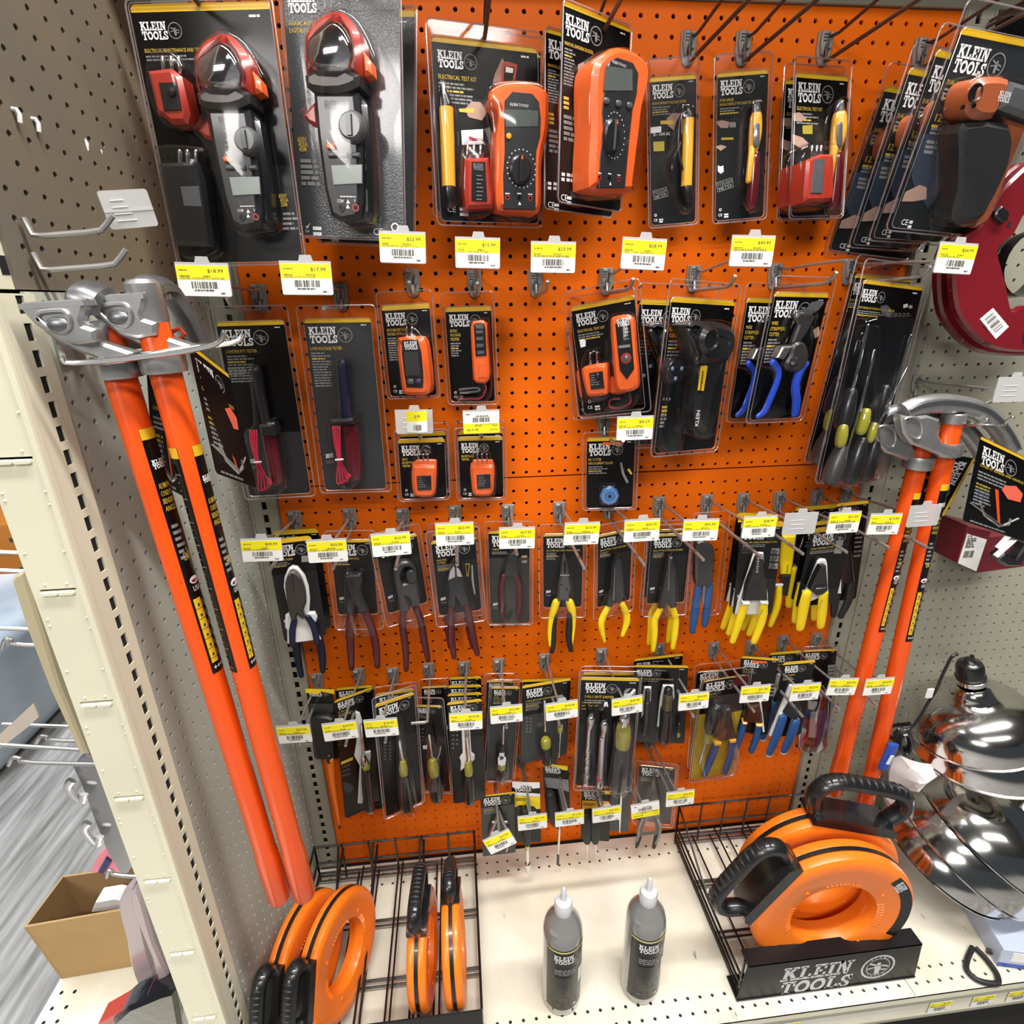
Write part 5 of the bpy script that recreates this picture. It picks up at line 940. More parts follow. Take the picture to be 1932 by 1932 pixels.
back(pk, 'kit6_b', 'same two tester kit hanging behind, shifted slightly left', 'two tester kits on one hook')
pk = Pack('bx', 'blister_pack', 'black crank cable cutter in its pack, yellow sticker on the handle, in front', 'blister pack', B4)
def ex(pk, mb):
    for i in range(3): a = pk.P(808 + i * 22, 1068); mb.flat([a, (a[0] + .0025, a[1] + .006), (a[0] + .004, a[1]), (a[0] + .0025, a[1] + .0035)], .0012, WHT)
    fine(mb, *pk.P(805, 1105), .014, .004, 3, YTX, .0012, 3); fine(mb, *pk.P(795, 1165), .014, .004, 4, GTX, .0012, 4)
pk.card(('BX & ARMORED', 'CABLE CUTTER'), bw=.28, bx=.04, strip=.04, head=.35, tsz=.045, fl=7, fw=.2, extra=ex, marks=False, rnd=.008)
b_ = pk.solid('cable_cutter', [(1060, 780), (1190, 762), (1190, 880), (1150, 980), (1125, 1120), (1095, 1280), (1030, 1262), (1005, 1120), (1030, 960)], .004, .040, BKP, .008, sm=2)
pk.solid('head', [(935, 515), (1060, 485), (1200, 498), (1290, 560), (1285, 700), (1210, 780), (1050, 795), (1000, 700), (985, 590)], .004, .048, BKP, .010, parent=b_, sm=2)
c = pk.P(1165, 625, .06); mb = MB(); mb.lathe([(.022, 0), (.021, .010), (.015, .016), (.013, .012), (.0001, .012)], (c[0], -.046, c[1]), (0, -1, 0), BKP, 24); mb.build('blade_housing', b_)
pk.path('crank_arm', [(1230, 620), (1260, 740), (1170, 1000), (1150, 1130)], [12, 8, 7, 6], MDG, .030, parent=b_, n=6)
pk.path('crank', [(1000, 560), (1070, 700), (1060, 780)], 26, BKP, .045, parent=b_)
def dec(mb): fine(mb, *pk.P(1100, 850, .041), .004, .002, 12, BLK, .0418, 2)
pk.solid('warning_sticker', [(1090, 815), (1140, 812), (1110, 995), (1068, 990)], .040, .0412, YEL, .0002, parent=b_, extra=dec)
mb = MB(); p = pk.P(1062, 1255, .042)
for i, ch in enumerate('TOOLS KLEIN'): pass
mb = MB(); put(mb, 'KLEIN', *pk.P(1070, 1250, .041), .008, WHT, .0415, ang=PI / 2, width=.026); mb.build('lettering', b_)
c = pk.P(915, 855, .02); mb = MB(); mb.lathe([(.022, 0), (.021, .012), (.018, .016), (.0001, .016)], (c[0], -.004, c[1]), (0, -1, 0), BKP, 28)
for a in (PI * .85, PI * .15, -PI / 2 - .1): mb.ell((c[0] + .011 * math.cos(a), -.0205, c[1] + .011 * math.sin(a)), (.0035, .001, .0035), mat('pale_blue_dot', (.22, .32, .5), .3), 10, 6)
mb.build('spare_blade_case', pk.root)
pk.shell(.007, .026, .006, r=.01, bumps=[([(930, 500), (1080, 475), (1220, 485), (1320, 560), (1310, 700), (1240, 800), (1230, 1000), (1150, 1300), (990, 1310), (985, 1100), (1020, 900), (960, 700)], .054), ([(820, 770), (900, 745), (1000, 780), (1040, 850), (1000, 1000), (960, 1180), (935, 1420), (780, 1400), (850, 1000)], .028)])
back(pk, 'bx_b', 'same cable cutter pack hanging behind, showing on the left', 'cable cutter packs on one hook')
pk = Pack('wire', 'blister_pack', 'wire stripper pack with two bright blue handles, foremost', 'blister pack', B5_)
def ex(pk, mb): quad(pk, mb, [(700, 450), (760, 430), (800, 380), (880, 360), (905, 380), (860, 440), (790, 480), (720, 500)], .0012, MDG); quad(pk, mb, [(815, 600), (860, 570), (870, 640), (830, 665)], .0012, SKIN)
pk.card(('WIRE', 'STRIPPER/', 'CUTTER'), bw=.42, bx=.06, strip=.045, head=.99, tsz=.055, fl=8, fw=.24, extra=ex, marks=False)
b_ = pk.solid('wire_stripper', [(640, 715), (700, 688), (745, 720), (765, 800), (745, 880), (685, 930), (605, 920), (572, 880), (615, 800)], .004, .018, BLS, .004, sm=2)
pk.solid('upper_jaw', [(640, 470), (790, 462), (820, 500), (770, 600), (700, 700), (640, 700), (690, 560)], .004, .013, BLS, .003, parent=b_)
pk.solid('gripper_jaw', [(550, 728), (632, 720), (560, 830), (505, 815)], .006, .022, STL, .002, parent=b_)
c = pk.P(665, 845, .02); mb = MB(); mb.lathe([(.007, 0), (.007, .003), (.004, .004), (.0001, .004)], (c[0], -.018, c[1]), (0, -1, 0), CHR, 16); mb.build('pivot_bolt', b_)
pk.path('handle', [(495, 855), (540, 925), (528, 1010), (480, 1130), (430, 1240), (375, 1285)], [30, 26, 26, 28, 26, 20], BBL, .012, parent=b_, sq=.7)
pk.path('handle', [(765, 865), (705, 935), (672, 1050), (682, 1160), (672, 1268)], [24, 36, 36, 38, 34], BBL, .012, parent=b_, sq=.7)
pk.shell(.007, .024, .006, r=.009, bumps=[([(430, 880), (560, 700), (660, 460), (830, 450), (830, 560), (800, 860), (740, 1300), (640, 1300), (350, 1310), (420, 1150), (480, 950)], .026)])
back(pk, 'wire_b', 'blue handled wire stripper pack behind the foremost, left half visible', 'blue handled stripper packs on one hook')
pk = Pack('nutset', 'blister_pack', 'very tall clear box of nut drivers with yellow collars, leaning at the right', 'blister pack', B5_)
def ex(pk, mb):
    fine(mb, *pk.P(1360, 430), .03, .004, 1, TAGB, .0012, 3); quad(pk, mb, [(1350, 410), (1400, 400), (1440, 440), (1420, 500), (1360, 480)], .0012, MDG)
    for i in range(6):
        for q in _arc(*pk.P(1400 + i * 32, 480), .0035, .0024, 0, 2 * PI, 6): mb.flat(q, .0012, GTX)
    for k in range(3): quad(pk, mb, [(1530, 400 + k * 10), (1565, 390 + k * 10), (1565, 396 + k * 10), (1530, 406 + k * 10)], .0012, WHT)
    put(mb, 'USA', *pk.P(1565, 425), .005, WHT, .0012)
pk.card(('NUT DRIVER SET CUSHION-GRIP',), bw=.24, bx=.03, strip=.03, head=.99, tsz=.026, fl=3, fw=.5, extra=ex, marks=False)
b_ = None
for i, (cx0, cy0, hx0, hy0, hx1, hy1, r, m_) in enumerate(((1140, 1070, 1120, 1090, 1050, 1350, 62, BKP), (1400, 1000, 1390, 1060, 1340, 1300, 55, BKP), (1060, 1400, 1040, 1540, 960, 1775, 72, BLS), (1210, 1300, 1200, 1480, 1110, 1770, 70, BKP), (1320, 1380, 1310, 1480, 1230, 1760, 60, BKP))):
    b_ = pk.path('nut_driver', [(hx0, hy0), ((hx0 + hx1) / 2, (hy0 + hy1) / 2), (hx1, hy1)], [r * .7, r, r], m_, .028, n=14)
for (x0, y0, x1, y1, r) in ((1055, 1365, 1030, 1500, 45), (1235, 1245, 1190, 1400, 46), (1300, 1350, 1265, 1470, 34), (1395, 1270, 1385, 1330, 22)): pk.path('collar', [(x0, y0), ((x0 + x1) / 2, (y0 + y1) / 2), (x1, y1)], [r * .8, r, r * .9], YCL, .034, n=12)
for (x0, y0, x1, y1, r) in ((1300, 760, 1190, 1240, 9), (1590, 640, 1400, 1260, 8), (1290, 830, 1035, 1745, 8), (1250, 560, 1130, 1060, 12), (1560, 900, 1330, 1350, 9)): pk.path('shaft', [(x0, y0), (x1, y1)], r, CHR, .040, n=8, sm=0)
pk.shell(.008, .030, .004, r=.01, bumps=[([(1190, 520), (1680, 570), (1500, 1200), (1320, 1770), (830, 1785), (1000, 1180)], .036), ([(1290, 560), (1600, 590), (1240, 1760), (960, 1760)], .042)])
back(pk, 'nutset_b', 'second tall box of nut drivers pressed behind the first, nearer the board', 'tall nut driver boxes on one hook')
pk = Pack('blade', 'blister_pack', 'small pack with a blue octagonal replacement blade disc', 'blister pack', B4)
def ex(pk, mb): quad(pk, mb, [(500, 1520), (515, 1515), (535, 1600), (565, 1660), (550, 1670), (515, 1600)], .0012, GTX); quad(pk, mb, [(553, 1568), (570, 1560), (592, 1600), (580, 1605)], .0012, YEL); quad(pk, mb, [(375, 1370), (500, 1365), (500, 1388), (375, 1390)], .0012, OGG)
pk.card(('BX CUTTER', 'REPLACEMENT BLADE'), bw=.46, bx=.04, strip=.06, head=.99, tsz=.055, fl=4, extra=ex, marks=False)
c = pk.P(425, 1762, .008); mb = MB(); mb.prism(circ(c[0], c[1], .0185, 8), .003, .010, mat('blue_blade', (.05, .16, .40), .3, coat=.5), .002); mb.flat(circ(c[0], c[1], .003, 10), .0102, BLK)
for q in _arc(c[0], c[1], .0135, .012, 0, 2 * PI, 16): mb.flat(q, .0102, mat('blue_lettering', (.25, .38, .6), .4))
mb.build('replacement_blade', pk.root)
pk.shell(.007, .010, .004, bumps=[(((345, 1672), (345, 1830), (497, 1830), (497, 1672)), .018)])
# ---- third row: pliers
def pliers(pk, head, hm, handles, hr, gm, d=.012, th=.016, kind='pliers', cuffs=None, sq=.75, extra=None, smh=2):
    b = pk.solid(kind, head, .004, .004 + th, hm, .003, sm=smh)
    if extra: extra(b)
    for i, h in enumerate(handles):
        r = hr[i] if isinstance(hr, list) and isinstance(hr[0], (list, tuple)) else hr
        r = r if isinstance(r, (list, tuple)) else [r * .92] + [r] * (len(h) - 2) + [r * .72]
        g = gm[i] if isinstance(gm, (list, tuple)) else gm
        pk.path('handle', h, r, g, d, parent=b, sq=sq, n=12)
    return b
def bolt(pk, b, x, y, r, m, d): c = pk.P(x, y, d); mb = MB(); mb.lathe([(r * pk.k, 0), (r * pk.k, .0015), (r * .6 * pk.k, .0025), (.0001, .0025)], (c[0], -d, c[1]), (0, -1, 0), m, 14); mb.build('pivot', b)
pk = Pack('lines_b', 'carded_pliers', 'linesman pliers card hanging behind another, long navy handles below', 'carded tool', C1, 'linesman pliers cards on one hook')
pk.card(('LINESMANS PLIERS',), bw=.45, strip=.09, tsz=.05, fl=3, rnd=.008, seed=31)
pliers(pk, [(600, 1000), (660, 900), (740, 1000), (770, 1200), (700, 1300), (620, 1200)], BLS, [[(650, 1290), (640, 1500), (650, 1700), (690, 1905)], [(760, 1290), (860, 1500), (900, 1700), (905, 1860)]], 46, NAVY)
mb = MB()
pk = Pack('lines', 'carded_pliers', 'black card with linesman pliers set in a white tray, leftmost of the third row', 'carded tool', C1, 'linesman pliers cards on one hook')
pk.card(('LINESMANS PLIERS',), bw=.5, strip=.09, tsz=.05, fl=3, rnd=.008, seed=30, extra=lambda pk, mb: quad(pk, mb, [(690, 690), (775, 685), (778, 750), (692, 755)], .0012, GTX), usa=True, marks=False)
pk.solid('tray', [(520, 905), (560, 815), (600, 790), (655, 800), (725, 885), (765, 1000), (778, 1130), (770, 1258), (830, 1258), (852, 1300), (845, 1350), (812, 1380), (890, 1535), (550, 1580), (545, 1440), (525, 1410), (530, 1290), (575, 1262), (540, 1130), (512, 1000)], .001, .008, WPL, .003)
def ex(b): pk.solid('jaw_tip', [(545, 960), (570, 860), (620, 845), (665, 890), (690, 965)], .0175, .0195, STL, .001, parent=b); pk.solid('jaw_gap', [(588, 850), (594, 850), (622, 1040), (612, 1040)], .0185, .0200, BLK, .0002, parent=b)
pliers(pk, [(530, 960), (570, 850), (620, 838), (680, 890), (730, 1010), (742, 1150), (710, 1230), (735, 1300), (690, 1310), (655, 1265), (640, 1320), (590, 1320), (555, 1190), (542, 1080)], BLS, [[(620, 1345), (600, 1450), (600, 1600)], [(755, 1310), (820, 1420), (850, 1575)]], [[36, 40, 34], [36, 42, 36]], NAVY, extra=ex)
pk = Pack('crimp', 'carded_pliers', 'crimping and cutting tool with narrow flat black head and long maroon handles', 'carded tool', C1)
pk.card(('CRIMPING/CUTTING TOOL',), bw=.52, strip=.06, head=.18, tsz=.05, fl=3, seed=32, usa=True, marks=False)
pliers(pk, [(1140, 885), (1200, 870), (1295, 868), (1302, 960), (1280, 1010), (1310, 1130), (1372, 1240), (1300, 1255), (1240, 1170), (1235, 1260), (1150, 1262), (1150, 1180), (1190, 1090), (1150, 970)], DKG, [[(1193, 1262), (1180, 1400), (1188, 1600), (1198, 1830)], [(1335, 1250), (1395, 1400), (1440, 1580), (1462, 1810)]], 47, MAR, smh=0)
pk.shell(.008, .018, .034, bumps=[([(1120, 860), (1200, 850), (1320, 850), (1330, 1000), (1400, 1240), (1450, 1480), (1120, 1480), (1120, 1200)], .026)])
pk = Pack('cable', 'carded_pliers', 'cable cutter with round hooked jaw and maroon handles, card leaning left', 'carded tool', C2)
pk.card((), bw=.5, strip=.06, head=.3, fl=0, seed=33, usa=True, marks=False)
def ex(b): pk.solid('hooked_blade', [(355, 870), (400, 830), (450, 850), (460, 900), (440, 960), (390, 960), (360, 920)], .016, .024, DKG, .002, parent=b, sm=2)
pliers(pk, [(235, 850), (270, 765), (350, 732), (430, 770), (465, 850), (440, 860), (395, 800), (330, 800), (290, 880), (320, 960), (400, 940), (460, 960), (472, 1050), (492, 1165), (410, 1205), (395, 1130), (335, 1080), (380, 1180), (380, 1235), (290, 1240), (275, 1100), (245, 960)], BLS, [[(328, 1240), (320, 1400), (350, 1620), (358, 1845)], [(452, 1205), (500, 1330), (540, 1550), (580, 1750)]], 42, MAR, extra=ex, smh=2)
pk.shell(.008, .020, .030, bumps=[([(210, 850), (260, 740), (350, 710), (450, 750), (500, 1000), (520, 1180), (560, 1380), (290, 1400), (250, 1100)], .028)])
pk = Pack('diag', 'carded_pliers', 'diagonal cutters with shiny ground jaw tips and maroon handles', 'carded tool', C2, 'diagonal cutter cards on one hook')
pk.card(('DIAGONAL', 'CUTTERS'), bw=.5, strip=.06, head=.3, fl=4, seed=34, usa=True, marks=False, extra=lambda pk, mb: [quad(pk, mb, [(955, 770), (1000, 770), (985, 900), (970, 900)], .0012, TAGB), quad(pk, mb, [(962, 780), (992, 780), (980, 880), (974, 880)], .0014, BLK), quad(pk, mb, [(1015, 790), (1030, 780), (1040, 950), (1060, 1080), (1045, 1080), (1020, 950)], .0012, GTX)])
def ex(b): pk.solid('jaw_tip', [(780, 938), (795, 850), (835, 785), (848, 800), (852, 905)], .018, .0215, CHR, .001, parent=b); pk.solid('jaw_tip', [(858, 790), (900, 825), (932, 905), (868, 900)], .018, .0215, CHR, .001, parent=b)
pliers(pk, [(780, 935), (800, 840), (848, 780), (900, 820), (935, 905), (955, 1000), (1000, 1170), (900, 1195), (855, 1090), (862, 1195), (780, 1195), (795, 1050)], DKG, [[(815, 1200), (810, 1350), (815, 1530), (842, 1722)], [(970, 1185), (1005, 1350), (1040, 1530), (1078, 1690)]], 43, MAR, extra=ex, smh=0)
pk.shell(.008, .020, .026, bumps=[([(760, 900), (800, 780), (850, 740), (920, 790), (960, 900), (1060, 1180), (1050, 1370), (760, 1380), (750, 1180)], .028)])
back(pk, 'diag_b', 'diagonal cutters card behind the shiny tipped one, handle ends showing', 'diagonal cutter cards on one hook')
pk = Pack('compact', 'carded_pliers', 'small cable cutter printed dark card, fully inside its pack, dull maroon handles', 'carded tool', C2)
pk.card(('COMPACT',), bw=.5, strip=.05, head=.28, body=mat('olive_grey_ink', (.022, .021, .018), .35, coat=.4), tsz=.05, fl=2, seed=35, usa=True, marks=False, extra=lambda pk, mb: [quad(pk, mb, [(1525, 690), (1580, 685), (1580, 708), (1525, 712)], .0012, SKIN), quad(pk, mb, [(1528, 738), (1578, 735), (1578, 762), (1528, 765)], .0012, GTX)])
pliers(pk, [(1350, 810), (1370, 720), (1420, 655), (1470, 645), (1492, 700), (1488, 860), (1450, 892), (1400, 895), (1355, 885)], DKG, [[(1345, 892), (1318, 1000), (1325, 1200), (1352, 1340)], [(1462, 892), (1498, 1000), (1505, 1200), (1475, 1340)]], 32, mat('dull_maroon_grip', (.07, .010, .014), .45), extra=None, th=.012)
pk.shell(.006, .020, .003, bumps=[([(1320, 800), (1400, 640), (1500, 640), (1520, 850), (1540, 1100), (1510, 1370), (1310, 1370), (1290, 1100)], .022)])
pk = Pack('allp', 'carded_pliers', 'all purpose pliers with yellow and black cushioned handles', 'carded tool', C3)
pk.card(('ALL PURPOSE PLIERS WITH CRIMPER',), bw=.46, strip=.05, head=.3, tsz=.05, fl=5, fw=.3, seed=36, usa=True, marks=False)
def ex(b): pk.solid('jaw_gap', [(450, 740), (470, 740), (472, 850), (458, 880), (446, 850)], .0190, .0205, BLK, .0002, parent=b); bolt(pk, b, 425, 980, 9, BLK, .020); bolt(pk, b, 480, 1027, 9, BLK, .020); pk.solid('joint_line', [(412, 884), (506, 886), (506, 892), (412, 890)], .0190, .0204, STL, .0002, parent=b)
b_ = pliers(pk, [(435, 690), (462, 670), (482, 740), (500, 870), (522, 1000), (500, 1090), (500, 1140), (440, 1125), (385, 1140), (395, 1060), (390, 980), (412, 880), (425, 770)], mat('gunmetal', (.11, .108, .105), .35, .6), [[(375, 1155), (345, 1250), (325, 1330), (308, 1480), (315, 1600)], [(505, 1155), (535, 1250), (548, 1380), (540, 1500), (532, 1590)]], [[44, 42, 34, 26, 20], [44, 42, 24, 18, 12]], YGR, extra=ex, smh=0)
pk.path('grip_pad', [(372, 1280), (352, 1400), (345, 1550), (330, 1660)], [22, 26, 30, 26], BKR, .013, parent=b_); pk.path('grip_pad', [(512, 1270), (505, 1400), (500, 1520), (520, 1645)], [30, 38, 36, 28], BKR, .013, parent=b_)
pk.shell(.008, .020, .024, bumps=[([(420, 640), (480, 640), (540, 900), (560, 1180), (580, 1300), (320, 1300), (330, 1160), (380, 900)], .028)])
def nosep(key, crop, label, head, handles, r, grp=None, seed=0, dup_=None):
    pk = Pack(key, 'carded_pliers', label, 'carded tool', crop, grp)
    pk.card(('SIDE-CUTTING LONG-NOSE PLIERS',), bw=.46, strip=.05, head=.3, tsz=.048, fl=4, fw=.3, seed=seed, usa=True, marks=False)
    def ex(b): pk.solid('jaw_gap', [(head[0][0] + 14, head[0][1] + 20), (head[0][0] + 18, head[0][1] + 20), (head[0][0] + 8, head[0][1] + 350), (head[0][0] - 2, head[0][1] + 350)], .0190, .0205, STL, .0002, parent=b)
    pliers(pk, head, DKG, handles, r, YGR, extra=ex, smh=0); return pk
pk = nosep('nose', C3, 'long nose pliers pack tipped left, two curved plain yellow handles', [(950, 790), (985, 700), (1015, 720), (1035, 900), (1045, 1080), (1010, 1160), (985, 1165), (960, 1120), (925, 1200), (880, 1195), (885, 1120), (940, 1040)], [[(905, 1200), (850, 1300), (830, 1400), (862, 1560)], [(1040, 1180), (1082, 1280), (1085, 1370), (1045, 1495)]], [[34, 40, 36, 16], [34, 40, 40, 26]], None, 37)
pk.shell(.008, .020, .026, bumps=[([(940, 680), (990, 650), (1030, 700), (1060, 1050), (1100, 1200), (1090, 1260), (840, 1290), (870, 1120)], .028)])
pk = nosep('nose2', C3, 'longest nose pliers pack with yellow handles, over the impact socket card', [(1505, 690), (1545, 690), (1575, 850), (1570, 1000), (1572, 1200), (1525, 1212), (1505, 1140), (1465, 1212), (1400, 1212), (1440, 1050), (1470, 880)], [[(1430, 1222), (1372, 1340), (1368, 1480), (1352, 1650)], [(1548, 1212), (1582, 1330), (1572, 1480), (1552, 1625)]], 38, 'long nose pliers packs on one hook', 38)
pk.shell(.008, .020, .030, bumps=[([(1490, 660), (1560, 660), (1600, 900), (1620, 1240), (1600, 1310), (1370, 1320), (1400, 1200), (1450, 900)], .028)])
back(pk, 'nose2_b', 'long nose pliers pack behind the longest, its handles just left of it', 'long nose pliers packs on one hook')
pk = Pack('bluep', 'carded_pliers', 'dark headed pliers with flat blue handles in clear shell, right of the long noses', 'carded tool', C4)
pliers(pk, [(175, 655), (260, 640), (330, 680), (352, 800), (335, 1000), (325, 1085), (270, 1100), (250, 1085), (170, 1085), (160, 900)], BLS, [[(205, 1080), (180, 1250), (160, 1420), (138, 1565)], [(318, 1090), (300, 1250), (280, 1400), (262, 1500)]], 42, BGR)
pk.solid('spring_bar', [(240, 1090), (280, 1090), (265, 1280), (235, 1280)], .006, .012, STL, .001); pk.card(bw=.3, emb=False, strip=.0, fl=0, marks=False, body=BLS, top=BLS) if False else None
pk.shell(.010, .020, .010, bumps=[([(150, 640), (260, 620), (350, 660), (370, 900), (350, 1100), (330, 1300), (120, 1300), (150, 1100)], .026)])
def stripper(pk, tray, body, handles, r, gm=YGR, lett=True, teeth=True, caps=True):
    pk.solid('tray', tray, .001, .006, WPL, .002)
    b = pk.solid('wire_stripper', body, .004, .018, BKP, .003)
    for i, h in enumerate(handles):
        rr_ = r[i] if isinstance(r, list) else r
        ho = pk.path('handle', h, [rr_ * .9, rr_, rr_ * .8][:len(h)] if len(h) == 3 else rr_, gm, .014, parent=b, sq=.6, n=12)
        if lett:
            (x0, y0), (x1, y1) = h[1], h[-1]; a = math.atan2(-(y1 - y0), x1 - x0); p0 = pk.P((h[0][0] + x0) / 2 + 10, (h[0][1] + y0) / 2, .028)
            mb = MB(); put(mb, 'KLEIN TOOLS', p0[0], p0[1], rr_ * .32 * pk.k, TAGD, .014 + rr_ * pk.k * .62, width=math.hypot(x1 - x0, y1 - y0) * .75 * pk.k, ang=a); mb.build('lettering', ho) if i == len(handles) - 1 else None
    return b
PKd = {}
pk = Pack('dual', 'carded_stripper', 'foremost cable stripper card, two broad yellow handles lettered at the right', 'carded tool', C4, 'cable stripper cards on one hook')
def ex(pk, mb):
    for i in range(3): quad(pk, mb, [(945 - i * 10, 720 + i * 75), (1025 - i * 8, 720 + i * 75), (1018 - i * 8, 780 + i * 75), (935 - i * 10, 780 + i * 75)], .0012, GTX); fine(mb, *pk.P(945 - i * 10, 735 + i * 75), .012, .002, 5, BLK, .0016, i)
    for i in range(2): quad(pk, mb, [(635, 722 + i * 30), (750, 722 + i * 30), (750, 745 + i * 30), (635, 745 + i * 30)], .0012, DKG)
pk.card(('DUAL NM CABLE STRIPPER/CUTTER',), bw=.5, strip=.13, head=.6, tsz=.052, fl=2, fw=.8, seed=40, usa=True, marks=False, extra=ex)
b_ = stripper(pk, [(760, 775), (775, 762), (860, 765), (870, 1000), (905, 1200), (905, 1390), (570, 1390), (600, 1250), (655, 1100), (710, 930)], [(780, 800), (850, 790), (880, 1050), (897, 1242), (640, 1242), (680, 1080), (745, 900)], [[(675, 1290), (620, 1450), (548, 1665)], [(862, 1290), (845, 1450), (765, 1668)]], [46, 48])
mb = MB()
for i in range(6): p = pk.P(808 - i * 2, 830 + i * 26, .019); mb.flat(circ(p[0], p[1], .0022 + (i % 2) * .0006, 6), .0186, STL)
mb.build('stripping_teeth', b_); bolt(pk, b_, 800, 1095, 24, BKP, .018)
for pts in ([(640, 1250), (715, 1250), (715, 1275), (635, 1275)], [(820, 1245), (900, 1245), (900, 1270), (820, 1270)]): pk.solid('cuff', pts, .006, .024, WPL, .002, parent=b_)
back(pk, 'dual_b', 'cable stripper card second from the front of its hook', 'cable stripper cards on one hook'); back(pk, 'dual_c', 'cable stripper card rearmost on its hook, handles at far left', 'cable stripper cards on one hook')
pk = Pack('rip', 'cable_ripper', 'yellow cable ripper sheath above a lone yellow handle between stripper cards', 'carded tool', C4)
b_ = pk.solid('sheath', [(1050, 592), (1190, 585), (1165, 800), (1140, 982), (1032, 980), (1025, 830)], .002, .012, YGR, .003, extra=lambda mb: put(mb, 'Kurve', *pk.P(1110, 965, .013), .005, TAGD, .0125, ang=PI / 2, width=.016))
pk.solid('blade_body', [(1035, 985), (1135, 985), (1100, 1200), (1030, 1190)], .002, .012, DKG, .002); pk.path('handle', [(1020, 1110), (1000, 1300), (930, 1500)], [34, 40, 30], YGR, .010)
pk.path('cap', [(990, 1095), (1048, 1092)], 18, WPL, .012)
pk = Pack('yel2', 'carded_stripper', 'foremost wire stripper card right of the ripper, lettered wide yellow handles', 'carded tool', C4, 'wire stripper cards on one hook')
def ex(pk, mb):
    for i in range(2): quad(pk, mb, [(1600 - i * 15, 640 + i * 75), (1672 - i * 12, 640 + i * 75), (1660 - i * 12, 700 + i * 75), (1590 - i * 15, 700 + i * 75)], .0012, GTX)
pk.card(('WIRE STRIPPER/CUTTER',), bw=.5, strip=.08, head=.8, tsz=.05, fl=2, fw=.8, seed=41, usa=True, marks=False, extra=ex)
b_ = stripper(pk, [(1410, 850), (1440, 828), (1490, 832), (1505, 880), (1512, 1120), (1520, 1180), (1230, 1300), (1290, 1150), (1350, 1000)], [(1430, 890), (1480, 885), (1500, 1130), (1450, 1180), (1390, 1190), (1320, 1130), (1370, 1010)], [[(1300, 1180), (1265, 1330), (1232, 1530)], [(1470, 1185), (1455, 1350), (1440, 1510)]], [62, 58])
pk.path('lock_bar', [(1400, 1128), (1500, 1118)], 8, CHR, .022, parent=b_, sm=0)
back(pk, 'yel2_b', 'wire stripper card second on its hook, dark edge left of the front one', 'wire stripper cards on one hook'); back(pk, 'yel2_c', 'wire stripper card rearmost on its hook, top strip above the label', 'wire stripper cards on one hook')
pk = Pack('blackp', 'carded_stripper', 'black handled curved stripper on the card at the far right of the third row', 'carded tool', C4)
def ex(pk, mb):
    for i in range(6): fine(mb, *pk.P(1790 - i * 4, 560 + i * 46), .016, .004, 1, GTX, .0012, i, .1)
pk.card((), bw=.4, strip=.08, head=.5, fl=0, seed=42, marks=False, extra=ex)
b_ = pk.solid('wire_stripper', [(1685, 600), (1710, 595), (1745, 750), (1765, 950), (1770, 1100), (1640, 1060), (1590, 1000), (1620, 800)], .004, .018, BKP, .004, sm=2)
pk.path('handle', [(1640, 1080), (1590, 1220), (1570, 1400)], [44, 48, 34], BKR, .014, parent=b_, sq=.7); pk.path('handle', [(1745, 1080), (1720, 1250), (1640, 1410)], [40, 44, 34], BKR, .014, parent=b_, sq=.7)
pk.solid('white_insert', [(1590, 1040), (1642, 1030), (1640, 1170), (1580, 1175)], .012, .020, WPL, .001, parent=b_)
# ---- fourth row: drivers
def driver(pk, shaft, collar, handle, rs, rc, rh, cm=YCL, hm=BKP, d=.020, chuck=None, name='screwdriver', sm=0):
    b = pk.path(name, handle, [rh * .85, rh, rh, rh * .92][:len(handle)] if len(handle) > 2 else rh, hm, d, n=16, sm=3)
    if collar: pk.path('collar', collar, [rc * .75, rc, rc * .92][:len(collar)] if len(collar) > 2 else rc, cm, d, parent=b, n=14)
    if shaft: pk.path('shaft', shaft, rs, CHR, d, parent=b, n=10, sm=sm)
    if chuck: pk.path('chuck', chuck, rc * .7, STL, d, parent=b, n=12)
    return b
def nuts(pk, mb, x, y, n, dx=26, dy=30, r=9, cols=2, m=GTX):
    for i in range(n):
        for q in _arc(*pk.P(x + (i % cols) * dx, y + (i // cols) * dy), r * pk.k, r * .6 * pk.k, 0, 2 * PI, 6): mb.flat(q, .0012, m)
pk = Pack('ins', 'carded_screwdriver', 'black sleeve card with long translucent orange screwdriver shaft below it', 'carded tool', D1)
pk.card((), bw=.48, strip=.0, head=.99, fl=0, seed=50, marks=False, rnd=.003, extra=lambda pk, mb: [quad(pk, mb, [(410, 318), (700, 325), (700, 375), (560, 345), (540, 375), (412, 360)], .0012, YGR), quad(pk, mb, [(450, 470), (690, 470), (690, 560), (640, 590), (500, 585), (455, 600)], .0012, GRYI)])
b_ = pk.solid('sleeve', [(455, 605), (520, 578), (640, 585), (700, 610), (730, 1020), (520, 1020)], .002, .016, BKP, .004)
b_ = pk.path('screwdriver', [(665, 1020), (672, 1110), (690, 1300), (750, 1690)], [44, 40, 34, 16], ORR, .012, n=12); pk.path('collar', [(650, 1000), (660, 1045)], 46, BKP, .012, parent=b_); pk.path('tip', [(752, 1695), (758, 1745)], [14, 8], BKP, .012, parent=b_)
pk = Pack('multib', 'blister_pack', 'multi bit screwdriver with fat black handle on a card angled left', 'blister pack', D1, 'multi bit screwdriver cards on one hook')
